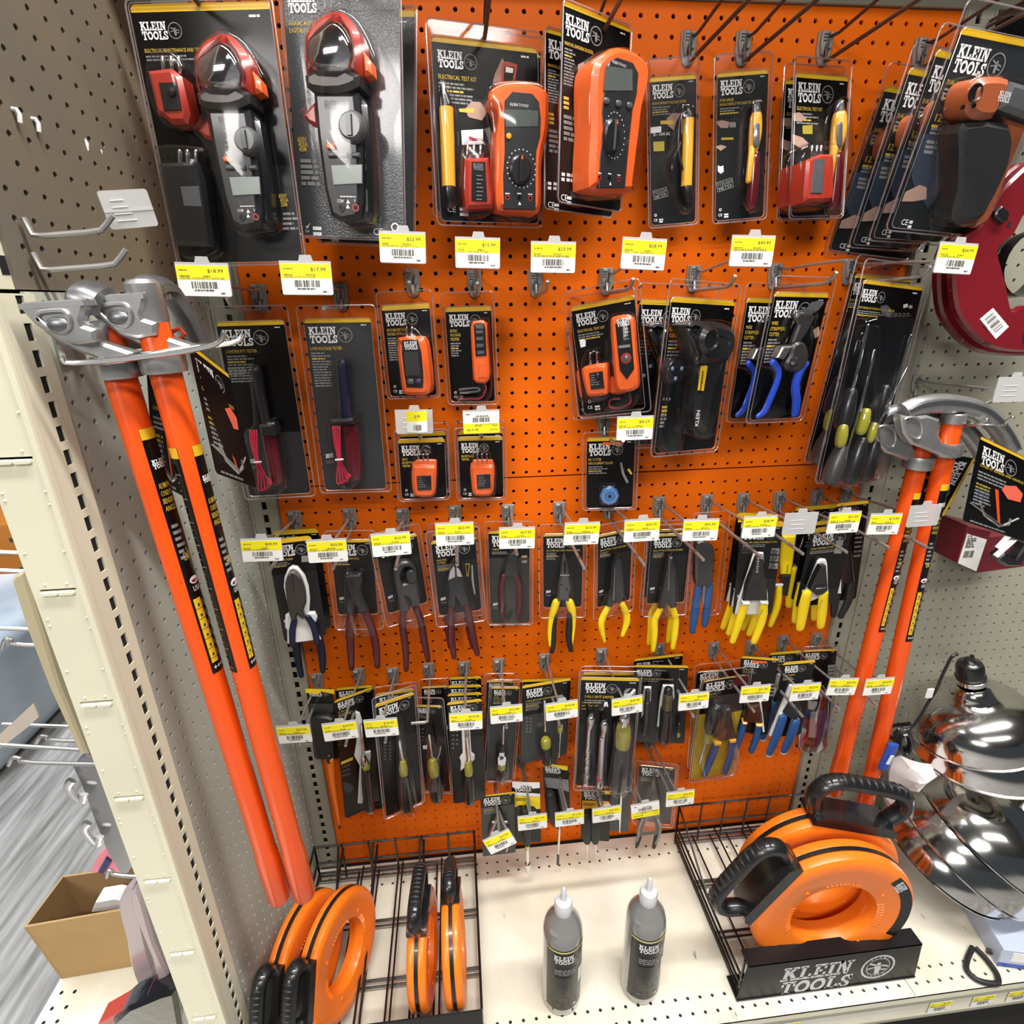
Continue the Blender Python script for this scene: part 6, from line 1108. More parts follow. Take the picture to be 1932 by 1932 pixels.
pk.card(('15-IN-1',), bw=.42, strip=.06, head=.99, tsz=.05, fl=3, seed=51, marks=False, rnd=.010, extra=lambda pk, mb: [nuts(pk, mb, 740, 850, 4), quad(pk, mb, [(770, 1060), (890, 1010), (890, 1040), (770, 1090)], .0012, YTX), *[quad(pk, mb, [(775, 1100 + i * 45), (865, 1070 + i * 45), (865, 1100 + i * 45), (775, 1130 + i * 45)], .0012, GRYI) for i in range(3)], quad(pk, mb, [(790, 1260), (870, 1280), (900, 1320), (860, 1380), (800, 1350)], .0012, GRYI)])
pk.solid('tray', [(915, 545), (960, 560), (985, 640), (985, 800), (1010, 960), (1070, 950), (1075, 1000), (990, 1480), (940, 1480), (960, 1100), (905, 1000), (930, 850)], .001, .005, WPL, .002)
b_ = driver(pk, [(975, 685), (1000, 1000)], [(1020, 1090), (1030, 1150)], [(1022, 1120), (1035, 1300), (1052, 1480), (1060, 1535)], 21, 56, 70)
pk.path('chuck', [(995, 1000), (1012, 1070)], [30, 52], CHR, .020, parent=b_, n=14); pk.path('end_cap', [(1052, 1515), (1062, 1545)], 58, CHR, .020, parent=b_, n=14)
back(pk, 'multib_b', 'multi bit screwdriver card behind the angled one, top corner showing', 'multi bit screwdriver cards on one hook')
pk = Pack('nd8', 'blister_pack', 'pack leaning right with silver shaft, yellow clear collar and dark handle', 'blister pack', D1, 'leaning driver packs on one hook')
pk.card(('8-IN-1',), bw=.5, strip=.08, head=.35, tsz=.055, fl=3, seed=52, marks=False, extra=lambda pk, mb: nuts(pk, mb, 1215, 860, 12, 50, 34, 11))
driver(pk, [(1365, 855), (1395, 1060)], [(1395, 1060), (1400, 1130), (1408, 1195)], [(1408, 1190), (1420, 1350), (1445, 1530)], 24, 60, 74)
pk.shell(.005, .016, .004, bumps=[([(1330, 650), (1400, 640), (1440, 1000), (1490, 1100), (1530, 1530), (1370, 1560), (1330, 1100)], .034)])
back(pk, 'nd8_b', 'driver pack behind the leaning one, clear top edge showing', 'leaning driver packs on one hook')
pk = Pack('nd6', 'blister_pack', 'short pack under the sideways hook tip, yellow collar, dark handle hanging out', 'blister pack', D2, 'packs on the sideways hook')
pk.card(('10-IN-1',), bw=.42, strip=.06, head=.35, tsz=.05, fl=2, seed=53, marks=False, body=mat('wine_black_ink', (.016, .007, .007), .3, coat=.5), extra=lambda pk, mb: [nuts(pk, mb, 520, 880, 8, 36, 40, 10), quad(pk, mb, [(555, 1060), (605, 1055), (600, 1100), (560, 1100)], .0012, WHT)])
driver(pk, [(625, 950), (660, 1225)], [(660, 1225), (668, 1300), (678, 1370)], [(680, 1375), (690, 1480), (702, 1615)], 18, 64, 72); pk.path('spring_wire', [(745, 1075), (735, 1150), (690, 1240)], 6, CHR, .034, n=6)
pk.shell(.005, .020, .004, bumps=[([(590, 930), (640, 900), (760, 1060), (760, 1350), (790, 1500), (620, 1500), (590, 1300)], .038)])
back(pk, 'nd6_b', 'card at the back of the sideways hook, top strip showing', 'packs on the sideways hook')
pk = Pack('sd10', 'carded_screwdriver', 'foremost of four stacked screwdriver cards, black handle in white tray', 'carded tool', D2, 'screwdriver cards stacked on one hook')
pk.card(('10-IN-1 SCREWDRIVER',), bw=.5, strip=.07, head=.35, tsz=.05, fl=2, seed=54, marks=False, extra=lambda pk, mb: [nuts(pk, mb, 880, 900, 9, 42, 46, 14), quad(pk, mb, [(970, 628), (1075, 622), (1075, 634), (970, 640)], .0012, GTX)])
pk.solid('tray', [(970, 870), (1060, 870), (1075, 1130), (1110, 1160), (1110, 1210), (1080, 1240), (960, 1330), (965, 1230), (950, 1190), (985, 1140)], .001, .005, WPL, .002)
driver(pk, [(1025, 890), (1035, 1060), (1045, 1240)], [(1045, 1240), (1048, 1310), (1050, 1375)], [(1050, 1380), (1055, 1500), (1060, 1645)], 28, 56, 74)
for i, k in enumerate(('sd10_b', 'sd10_c', 'sd10_d')): back(pk, k, ('second of four stacked screwdriver cards, counting from the front', 'third of four stacked screwdriver cards, counting from the front', 'rearmost of four stacked screwdriver cards, slot in its top showing')[i], 'screwdriver cards stacked on one hook')
pk = Pack('stub', 'blister_pack', 'stubby nut driver pack with white sticker square above a yellow collar', 'blister pack', D2, 'stubby nut driver packs on one hook')
pk.card(('STUBBY', 'NUT DRIVER'), bw=.42, strip=.08, head=.35, tsz=.06, fl=3, seed=55, marks=False, body=mat('ash_ink', (.024, .025, .025), .4, coat=.3))
b_ = driver(pk, [(1425, 850), (1412, 1040)], [(1400, 1200), (1400, 1250), (1400, 1300)], [(1402, 1300), (1400, 1410)], 15, 56, 52)
pk.solid('hex_head', [(1370, 1110), (1430, 1105), (1460, 1150), (1450, 1230), (1400, 1250), (1345, 1225), (1342, 1150)], .006, .030, BKP, .003, parent=b_, mtop=WPL); c = pk.P(1400, 1195, .031)
mb = MB(); mb.prism(circ(c[0], c[1], .0045, 12), .030, .0312, BKP); mb.build('hex_socket', b_)
pk.shell(.005, .018, .004, bumps=[([(1370, 850), (1440, 830), (1450, 1080), (1480, 1150), (1470, 1420), (1340, 1420), (1330, 1150), (1380, 1050)], .036)])
back(pk, 'stub_b', 'stubby nut driver pack behind, its clear edge and strip showing at left', 'stubby nut driver packs on one hook')
pk = Pack('multi3', 'blister_pack', 'wide card with two small drivers, top edge sloping up to the right', 'blister pack', D3, 'three piece driver cards on one hook')
pk.card(('3-PIECE MULTI-BIT SCREWDRIVER SET',), bw=.34, strip=.045, head=.38, tsz=.038, fl=6, fw=.35, seed=56, marks=False, body=mat('ash_ink', (0, 0, 0)), extra=lambda pk, mb: [nuts(pk, mb, 505, 830, 10, 36, 34, 13), quad(pk, mb, [(820, 600), (860, 592), (890, 620), (870, 645), (825, 640)], .0012, GTX)])
driver(pk, [(685, 660), (690, 960)], [(695, 1060), (700, 1120)], [(702, 1120), (712, 1270)], 13, 58, 62); driver(pk, [(845, 980), (830, 1225)], [(842, 900), (842, 960)], [(842, 860), (842, 910)], 8, 32, 26)
back(pk, 'multi3_b', 'three piece driver card behind the sloping one, upper left edge showing', 'three piece driver cards on one hook')
pk = Pack('n71', 'blister_pack', 'large clear pack of three nut drivers, two silver and one black handled', 'blister pack', D3, 'seven in one nut driver packs')
def ex(pk, mb):
    for r_, row in enumerate((('1/4"', '5/16"', '11/32"'), ('3/8"', '7/16"', '1/2"'), ('9/16"',))):
        for c_, t in enumerate(row): txtpx(pk, mb, t, 1062 + c_ * 66 - r_ * 2, 680 + r_ * 32, 18, YTX, .0012, 38 if len(t) < 5 else 50)
    quad(pk, mb, [(1290, 670), (1320, 665), (1330, 715), (1310, 715), (1306, 690), (1300, 715), (1282, 715)], .0012, WHT)
    c = pk.P(1545, 575)
    mb.flat(circ(c[0], c[1], 62 * pk.k, 18), .0012, GTX); quad(pk, mb, [(1500, 630), (1590, 530), (1610, 550), (1520, 645)], .0016, WHT); quad(pk, mb, [(1510, 590), (1560, 530), (1580, 540), (1530, 600)], .0016, BLK)
pk.card(('7-IN-1 NUT DRIVER',), bw=.36, strip=.055, head=.42, tsz=.055, fl=2, fw=.36, seed=57, marks=False, extra=ex)
b_ = pk.path('nut_driver', [(1155, 830), (1150, 890), (1135, 950), (1125, 1100), (1118, 1300), (1097, 1500)], [44, 38, 24, 22, 24, 26], CHR, .018, n=12)
for y in (1150, 1240, 1330, 1400): pk.path('ring', [(1125 - (y - 1100) * .05, y), (1124 - (y - 1100) * .05, y + 18)], 30, CHR, .018, parent=b_, sm=0)
b_ = pk.path('nut_driver', [(1288, 885), (1290, 930), (1280, 1000), (1270, 1040), (1262, 1200), (1245, 1515)], [42, 40, 30, 38, 38, 38], CHR, .018, n=14); pk.path('ring', [(1246, 1425), (1245, 1440)], 41, WIR, .018, parent=b_, sm=0)
b_ = pk.path('nut_driver', [(1462, 1120), (1450, 1300), (1432, 1520)], [80, 90, 92], BKP, .026, n=18); pk.path('collar', [(1485, 910), (1480, 980), (1470, 1110)], [70, 84, 80], YCL, .026, parent=b_, n=16); pk.path('socket', [(1495, 810), (1490, 905)], [58, 60], CHR, .026, parent=b_, n=14)
pk.shell(.004, .016, .012, bumps=[([(1100, 800), (1200, 790), (1200, 1000), (1180, 1520), (1060, 1520), (1080, 1100)], .030), ([(1240, 870), (1340, 870), (1330, 1100), (1310, 1530), (1195, 1530), (1220, 1100)], .030), ([(1400, 800), (1560, 800), (1580, 1100), (1530, 1545), (1330, 1545), (1370, 1100)], .044)])
back(pk, 'n71_b', 'nut driver pack behind the three driver one, top strip showing above it', 'seven in one nut driver packs')
pk = Pack('flip', 'carded_socket_set', 'impact socket set card with dark yellow topped handle and black socket', 'carded tool', D4, 'impact socket set cards on one hook')
pk.card(('IMPACT FLIP SOCKET SET WITH HANDLE',), bw=.28, bx=.06, strip=.04, head=.42, tsz=.036, fl=1, fw=.4, seed=58, marks=False, extra=lambda pk, mb: quad(pk, mb, [(330, 440), (470, 455), (470, 462), (332, 450)], .0012, GTX))
pk.solid('tray', [(215, 640), (295, 640), (290, 800), (180, 1000), (185, 800)], .001, .005, WPL, .002); pk.solid('tray', [(425, 620), (550, 620), (560, 760), (380, 1100), (360, 1090), (395, 760)], .001, .005, WPL, .002)
pk.path('flip_socket', [(255, 680), (248, 800), (245, 820), (238, 1000), (215, 1160)], [32, 32, 38, 36, 36], BLS, .016, n=12)
b_ = pk.path('socket_handle', [(470, 900), (462, 1050), (445, 1240)], [78, 80, 74], BKP, .024, n=16); pk.path('collar', [(485, 720), (480, 800), (470, 910)], [58, 62, 66], mat('smoky_yellow', (.06, .055, .02), .2, coat=.8), .024, parent=b_, n=14); pk.path('drive_end', [(490, 670), (486, 720)], [52, 54], BKP, .024, parent=b_)
b_ = pk.path('bit', [(612, 1060), (606, 1150)], 26, BKP, .014); pk.path('collar', [(606, 1165), (603, 1200)], 22, YCL, .014, parent=b_)
back(pk, 'flip_b', 'impact socket card behind, top edge sloping the other way', 'impact socket set cards on one hook')
pk = Pack('combo', 'blister_pack', 'pack with yellow backed card, stubby screwdriver and blue handled stripper', 'blister pack', D4, 'stubby and stripper kits on one hook')
pk.card(('STRIPPER KIT',), bw=.42, strip=.0, head=.32, body=mat('mustard_ink', (.42, .30, .02), .4, coat=.4), tsz=.04, fl=2, seed=59, marks=False, rnd=.012, extra=lambda pk, mb: [quad(pk, mb, [(1230, 530), (1420, 490), (1410, 600), (1220, 640)], .0012, MAR), quad(pk, mb, [(930, 760), (1340, 700), (1335, 900), (1215, 930), (900, 920)], .0012, GRYI)])
b_ = pk.path('stubby_screwdriver', [(1040, 870), (1000, 1000), (965, 1130)], [95, 92, 72], BKP, .024, n=16); pk.path('collar', [(952, 1165), (940, 1240)], [56, 60], YCL, .022, parent=b_); pk.path('shaft', [(915, 1270), (850, 1505)], [18, 14], CHR, .018, parent=b_)
b_ = pk.solid('wire_stripper', [(1130, 880), (1180, 860), (1200, 960), (1245, 1210), (1060, 1245), (1015, 1180), (1080, 1060)], .004, .018, BLS, .003)
for pts in ([(1000, 1248), (1078, 1245), (1072, 1280), (1000, 1285)], [(1172, 1220), (1245, 1212), (1245, 1245), (1175, 1255)]): pk.solid('cuff', pts, .005, .022, YPL, .002, parent=b_)
pk.path('handle', [(1035, 1280), (985, 1430), (900, 1640)], [42, 44, 34], BGR, .013, parent=b_); pk.path('handle', [(1215, 1255), (1195, 1420), (1130, 1615)], [40, 44, 34], BGR, .013, parent=b_)
pk.shell(.005, .022, .006, r=.010, bumps=[([(930, 800), (1100, 760), (1180, 830), (1280, 1230), (1230, 1600), (870, 1640), (860, 1200)], .038)])
back(pk, 'combo_b', 'yellow backed kit behind the front one, clear upper edge showing', 'stubby and stripper kits on one hook')
pk = Pack('curve', 'carded_stripper', 'card with dark head stripper, yellow bands above short blue handles', 'carded tool', D4)
pk.card(('KLEIN-KURVE',), bw=.42, strip=.05, head=.7, tsz=.05, fl=2, seed=60, marks=False, extra=lambda pk, mb: [quad(pk, mb, [(1440, 335), (1615, 350), (1610, 372), (1460, 365)], .0012, OGG)] + [quad(pk, mb, [(1620, 600 + i * 40), (1700, 605 + i * 40), (1696, 625 + i * 40), (1618, 620 + i * 40)], .0012, GTX) for i in range(4)])
b_ = pk.solid('wire_stripper', [(1380, 840), (1520, 815), (1550, 930), (1560, 1035), (1340, 1022), (1350, 930)], .004, .020, mat('dark_umber_steel', (.045, .018, .012), .3, .4, coat=.4), .004)
pk.solid('tray', [(1520, 800), (1545, 800), (1585, 1140), (1560, 1150)], .001, .008, WPL, .001)
for pts, h in (([(1330, 1020), (1385, 1022), (1380, 1045), (1328, 1042)], [(1350, 1050), (1315, 1180), (1270, 1310)]), ([(1480, 1038), (1555, 1042), (1553, 1072), (1480, 1070)], [(1515, 1080), (1490, 1220), (1432, 1370)])):
    hb = pk.path('handle', h, [34, 40, 36], BGR, .013, parent=b_); pk.solid('cuff', pts, .005, .022, YPL, .002, parent=b_)
pk = Pack('bw', 'carded_stripper', 'foremost stripper card with white edged blue handles, right of the fourth row', 'carded tool', D5, 'white edged stripper cards on one hook')
pk.card(('WIRE STRIPPER',), bw=.42, strip=.07, head=.5, tsz=.05, fl=3, seed=61, marks=False, lean=0)
pk.solid('tray', [(740, 640), (770, 640), (720, 800), (660, 930), (560, 1180), (520, 1185), (620, 930)], .001, .008, WPL, .002)
b_ = pk.solid('wire_stripper', [(760, 780), (820, 790), (862, 910), (805, 985), (735, 985), (668, 930), (710, 860)], .004, .018, BKP, .003)
for h in ([(665, 985), (605, 1160), (522, 1365)], [(805, 1035), (745, 1200), (680, 1340)]):
    pk.path('handle_edge', [(h[0][0] - 6, h[0][1] - 14), (h[1][0] - 6, h[1][1] + 6), (h[2][0] - 4, h[2][1] + 18)], [50, 50, 42], WPL, .009, parent=b_, sq=.6); pk.path('handle', h, [50, 52, 44], BGR, .016, parent=b_, sq=.6)
back(pk, 'bw_b', 'white edged stripper card behind the foremost, top left showing', 'white edged stripper cards on one hook')
pk = Pack('blues', 'blister_pack', 'blue pliers in a shiny clear bulge, last card at the right of the fourth row', 'blister pack', D5)
pk.card((), bw=.42, strip=.05, head=.4, fl=0, seed=62, marks=False, extra=lambda pk, mb: [quad(pk, mb, [(1150, 425 + i * 38), (1225, 420 + i * 38), (1220, 450 + i * 38), (1145, 455 + i * 38)], .0012, GTX) for i in range(4)])
b_ = pk.solid('pliers', [(905, 720), (960, 640), (1060, 640), (1115, 760), (1115, 900), (900, 905)], .004, .020, BLS, .004)
pk.path('handle', [(925, 910), (865, 1090), (865, 1290)], [40, 44, 34], BGR, .014, parent=b_); pk.path('handle', [(1085, 910), (1080, 1090), (1045, 1290)], [40, 44, 34], BGR, .014, parent=b_); pk.solid('tray', [(960, 920), (1030, 920), (1030, 1200), (940, 1200)], .001, .006, WPL, .002)
pk.shell(.004, .010, .004, bumps=[([(880, 700), (1000, 600), (1130, 700), (1130, 1100), (1090, 1310), (830, 1310), (820, 1050)], .036, CLRM)])
# ---- lowest row
pk = Pack('snip', 'carded_snips', 'charcoal card with steel spring snips, tilted label in front', 'carded tool', E1)
pk.card((), bw=.5, strip=.04, head=.2, body=mat('ash_ink', (0, 0, 0)), fl=6, seed=70, marks=False, rnd=.003)
b_ = pk.path('snips', [(345, 465), (310, 550), (270, 660), (300, 760)], [8, 16, 14, 10], STL, .010, n=10); pk.path('blade', [(345, 465), (375, 550), (425, 660), (400, 780)], [8, 16, 14, 10], STL, .012, parent=b_, n=10)
for x, y in ((300, 550), (398, 548)): pk.path('knob', [(x - 10, y), (x + 10, y)], 12, STL, .012, parent=b_)
def small(key, label, top, panel, extra=None, body=BLK):
    pk = Pack(key, 'carded_driver', label, 'carded tool', E1)
    pk.card((), bw=.6, strip=.0, head=.6, body=body, top=body, fl=0, seed=71, marks=False, rnd=.003, emb=False, extra=extra); return pk
def exm(pk, mb):
    quad(pk, mb, [(447, 228), (665, 238), (665, 280), (610, 285), (590, 262), (520, 260), (500, 285), (447, 275)], .0012, WHT); quad(pk, mb, [(452, 312), (668, 325), (668, 352), (453, 338)], .0012, WHT); quad(pk, mb, [(453, 340), (668, 354), (670, 445), (640, 448), (620, 425), (500, 415), (480, 432), (455, 425)], .0013, YGR)
    fine(mb, *pk.P(475, 355), .026, .002, 3, TAGD, .0017, 3)
pk = small('m48', 'card with white and yellow panels, nut driver with yellow ring reaching the shelf', 0, 0, exm)
b_ = pk.path('nut_driver', [(552, 460), (560, 600), (565, 720)], [46, 44, 30], BKR, .016, n=14); pk.path('ring', [(567, 732), (567, 745)], 20, YGR, .016, parent=b_, sm=0); pk.path('shaft', [(567, 745), (570, 880)], 16, CHR, .016, parent=b_, sm=0); pk.path('socket', [(570, 880), (571, 930)], 27, CHR, .016, parent=b_, n=14)
pk = small('m49', 'card with grey panel and yellow top, thin screwdriver blade hanging below', 0, 0, lambda pk, mb: [quad(pk, mb, [(692, 80), (888, 112), (886, 142), (840, 135), (810, 115), (760, 105), (740, 118), (692, 110)], .0012, YGR), quad(pk, mb, [(702, 195), (893, 215), (897, 312), (860, 300), (790, 285), (720, 278)], .0012, GTX)])
b_ = pk.path('screwdriver', [(745, 330), (765, 450), (792, 560)], [40, 46, 34], BKR, .016, n=14); pk.path('shaft', [(822, 590), (812, 800)], 9, CHR, .020, parent=b_, sm=0); pk.path('tip', [(812, 800), (808, 882)], [8, 12], BLS, .020, parent=b_, sm=0); pk.path('neck', [(792, 560), (822, 600)], 14, BKR, .018, parent=b_, sm=0)
pk = small('m50', 'card with deep yellow panel and two short drivers poking out below', 0, 0, lambda pk, mb: [quad(pk, mb, [(1180, 303), (1225, 303), (1223, 330), (1180, 330)], .0012, YGR), quad(pk, mb, [(1003, 378), (1215, 385), (1212, 470), (1100, 440), (1045, 445), (1040, 470), (1000, 468)], .0012, YPL), fine(mb, *pk.P(1010, 392), .03, .002, 3, TAGD, .0017, 3)])
for x0, x1, y1, r in ((1040, 1040, 840, 9), (1105, 1116, 870, 6)):
    b_ = pk.path('screwdriver', [(x0 - 5, 490), (x0 - 2, 600), (x0, 700)], [42, 46, 30], BKR, .016, n=14); pk.path('shaft', [(x0 + 2, 690), (x1, y1)], [r, r], CHR, .016, parent=b_, sm=0)
pk = Pack('probe', 'carded_probe', 'plain grey card with a thin steel pick, beside the big nut driver pack', 'carded tool', E1)
pk.card((), bw=.4, strip=.0, head=.02, body=mat('mid_card_grey', (0, 0, 0)), top=mat('mid_card_grey', (0, 0, 0)), fl=0, seed=72, marks=False, emb=False, rnd=.003); pk.path('steel_pick', [(1312, 330), (1302, 500), (1298, 630)], [8, 10, 5], CHR, .008, n=8)
pk = Pack('tear', 'carded_pliers', 'grey card with grey and black curved handle pliers, lowest right card', 'carded tool', E1)
pk.card((), bw=.5, strip=.03, head=.2, body=GRYI, top=CHAR, fl=4, seed=73, marks=False)
pliers(pk, [(1560, 190), (1585, 190), (1610, 330), (1625, 420), (1610, 520), (1560, 480), (1520, 530), (1480, 520), (1530, 400)], mat('gunmetal', (0, 0, 0)), [[(1485, 530), (1462, 590), (1458, 650), (1436, 735)], [(1592, 530), (1608, 600), (1592, 660), (1568, 752)]], [[20, 22, 20, 14], [20, 22, 20, 14]], [BKR, BKR])
for h in ([(1478, 530), (1450, 600), (1446, 660), (1430, 700)], [(1602, 530), (1622, 600), (1606, 670), (1585, 720)]): pk.path('grip_edge', h, 9, GTX, .018)
pk.shell(.008, .012, .010, bumps=[([(1540, 170), (1600, 170), (1650, 400), (1620, 620), (1430, 640), (1450, 500)], .026)])
# ------------------------------------------------------------------ conduit benders
def sleeve(root, P0, P1, r, t0, t1, a0, a1, m, art=None, n=10, name='label_sleeve'):
    """printed label wrapped part way round the handle between t0 and t1 along P0-P1; angle 0 = +x, 90 = towards the viewer"""
    ax = (P1 - P0).normalized(); u = Vector((1, 0, 0)); u = (u - ax * u.dot(ax)).normalized(); w = Vector((0, -1, 0)); w = (w - ax * w.dot(ax) - u * w.dot(u)).normalized(); L = (P1 - P0).length
    def at(x, d, s_): # x: arc fraction 0..1 (left to right as seen), s_: metres down from t0
        a = math.radians(a1 + (a0 - a1) * x); return P0 + ax * (t0 * L + s_) + (u * math.cos(a) + w * math.sin(a)) * (r + d)
    mb = MB(); H = (t1 - t0) * L; wa = math.radians(abs(a1 - a0)) * r
    v = [at(k / n, .0003, s_) for s_ in (0, H) for k in range(n + 1)]; mb.add(v, [(k, n + 1 + k, n + 2 + k, k + 1) for k in range(n)], m)
    if art:
        A = MB(); art(A, wa, H)
        vv = [at(min(1, max(0, x / wa)), .0004 - y * .5, -z) for x, y, z in A.v]
        for f, mi in zip(A.f, A.m):
            xs = [A.v[k][0] for k in f]; zs = [A.v[k][2] for k in f]
            if len(f) == 4 and max(xs) - min(xs) > wa * .15:
                d_ = .0004 - A.v[f[0]][1] * .5; n_ = 12; X0, X1, Z0, Z1 = min(xs), max(xs), min(zs), max(zs)
                mb.add([at(min(1, max(0, (X0 + (X1 - X0) * k / n_) / wa)), d_, -z_) for z_ in (Z1, Z0) for k in range(n_ + 1)], [(k, n_ + 1 + k, n_ + 2 + k, k + 1) for k in range(n_)], A.ms[mi])
            else: mb.add([vv[k] for k in f], [tuple(range(len(f)))], A.ms[mi])
    return mb.build(name, root)
def art_main(A, w, H):
    A.flat(_r(0, -.012, w, 0), .0008, YEL); brand(A, w * .12, -.035, w * .85, WHT, .001, emblem=False)
    for i, t in enumerate(('ALUMINUM', 'CONDUIT', 'BENDER', 'ANGLE')): put(A, t, w * .12, -.068 - i * .009, .0065, YTX, .001, width=w * .6)
    for i in range(6): fine(A, w * .14, -.112 - i * .008, w * .5, .004, 1, GTX, .001, i)
    put(A, 'EMT', w * .3, -H * .50, .010, YTX, .001, width=w * .45)
    A.flat(circ(w * .5, -H * .585, .006, 12, .005), .001, WHT); A.flat(_r(w * .3, -H * .588, w * .7, -H * .582), .0016, WIR); put(A, 'USA', w * .3, -H * .63, .007, WHT, .001, width=w * .45)
    A.flat(_r(w * .12, -H * .95, w * .52, -H * .66), .001, YEL)
    for i in range(6): A.flat(_r(w * .56, -H * (.70 + i * .045), w * .95, -H * (.675 + i * .045)), .001, MDG); A.flat(_r(w * .12, -H * (.705 + i * .045), w * .52, -H * (.703 + i * .045)), .0014, BLK); A.flat(_r(w * .26, -H * (.695 + i * .045), w * .38, -H * (.683 + i * .045)), .0014, TAGD)
    put(A, '+++', w * .15, -H * .985, .008, WHT, .001, width=w * .6)
def art_scale(A, w, H):
    A.flat(_r(0, -.012, w, 0), .0008, YEL)
    for i in range(34): A.flat(_r(w * .1, -.03 - i * .0095, w * (.5 if i % 3 else .8), -.031 - i * .0095), .001, GTX)
def leaflet(name, label, corners, group=None, sticker=None, art=True, cat='leaflet'):
    """hanging card given by its four world corners TL, TR, BR, BL"""
    TL, TR, BR, BL = corners; w = ((TR - TL).length + (BR - BL).length) / 2; h = ((BL - TL).length + (BR - TR).length) / 2
    A = MB(); A.prism(rrect(0, -h, w, 0, .005), -.0004, .0004, BLK); A.flat(_r(.001, -.006 - .0, w - .001, -.001), .0008, YEL)
    if art:
        brand(A, w * .08, -.014, w * .42, WHT, .001)
        put(A, 'CONDUIT BENDER AND HANDLE', w * .08, -.050, .005, YTX, .001, width=w * .8)
        for i in range(3): fine(A, w * .08, -.058 - i * .006, w * .7, .003, 1, GTX, .001, i)
        for i in range(7): fine(A, w * .08, -.080 - i * .006, w * .3, .003, 1, GTX if i > 1 else TAGB, .001, i + 9)
        A.tube([(x, -.0008, z) for x, z in ((w * .2, -h * .72), (w * .3, -h * .85), (w * .55, -h * .92), (w * .7, -h * .86), (w * .72, -h * .78))], .0024, STL, 4); A.tube([(w * .05, -.0008, -h * .76), (w * .6, -.0008, -h * .9), (w * .85, -.0008, -h * .74)], .0018, STL, 4)
        A.flat([(w * .40, -h * .5), (w * .46, -h * .5), (w * .56, -h * .88), (w * .52, -h * .88)], .0012, OGH); A.flat(circ(w * .22, -h * .62, w * .12, 12), .0009, mat('printed_navy', (.012, .014, .03), .4)); fine(A, w * .1, -h * .96, w * .6, .003, 1, GTX, .001, 3)
    if sticker: A.flat([(w * (sticker[0] + a), -h * (sticker[1] + b)) for a, b in ((0, 0), (.2, -.05), (.33, .01), (.3, .12), (.08, .14), (-.04, .06))], .0016, mat('coral_sticker', (.75, .12, .07), .6))
    N = (TR - TL).cross(BL - TL).normalized()
    if N.dot(CAMP - TL) < 0: N = -N
    V = []
    for x, y, z in A.v:
        a, b = x / w, -z / h; p = (TL * (1 - a) + TR * a) * (1 - b) + (BL * (1 - a) + BR * a) * b; V.append(p - N * y)
    A.v = [tuple(p) for p in V]; o = A.build(name); return tag(o, label, cat, group)
def bender(label, P0, P1, rH, gfrac, group, sl, head):
    t = thing('conduit_bender', label, 'conduit bender', P0, group); ax = (P1 - P0).normalized(); L = (P1 - P0).length
    M0 = Matrix.Translation(-P0)
    def fin(o): o.data.transform(M0); return o
    mb = MB(); mb.lathe([(rH * .9, -.052), (rH, -.048), (rH, L * gfrac), (rH * 1.06, L * (gfrac + .01)), (rH * 1.1, L * (gfrac + .03)), (rH * 1.1, L - .010), (rH * .95, L - .003), (rH * .6, L), (.0001, L + .001)], P0, ax, OGH, 28)
    h = mb.build('handle', t); fin(h); n_ = len([1])
    for s_ in sl: o = sleeve(h, P0, P1, rH, *s_); fin(o)
    for nm, m_ in head(): fin(m_.build(nm, t))
    return t
PYL = -.385
Pa, Pb = atY(226, 707, PYL), atY(529, 1697, PYL); Pc, Pd = atY(311, 697, PYL), atY(576, 1692, PYL)
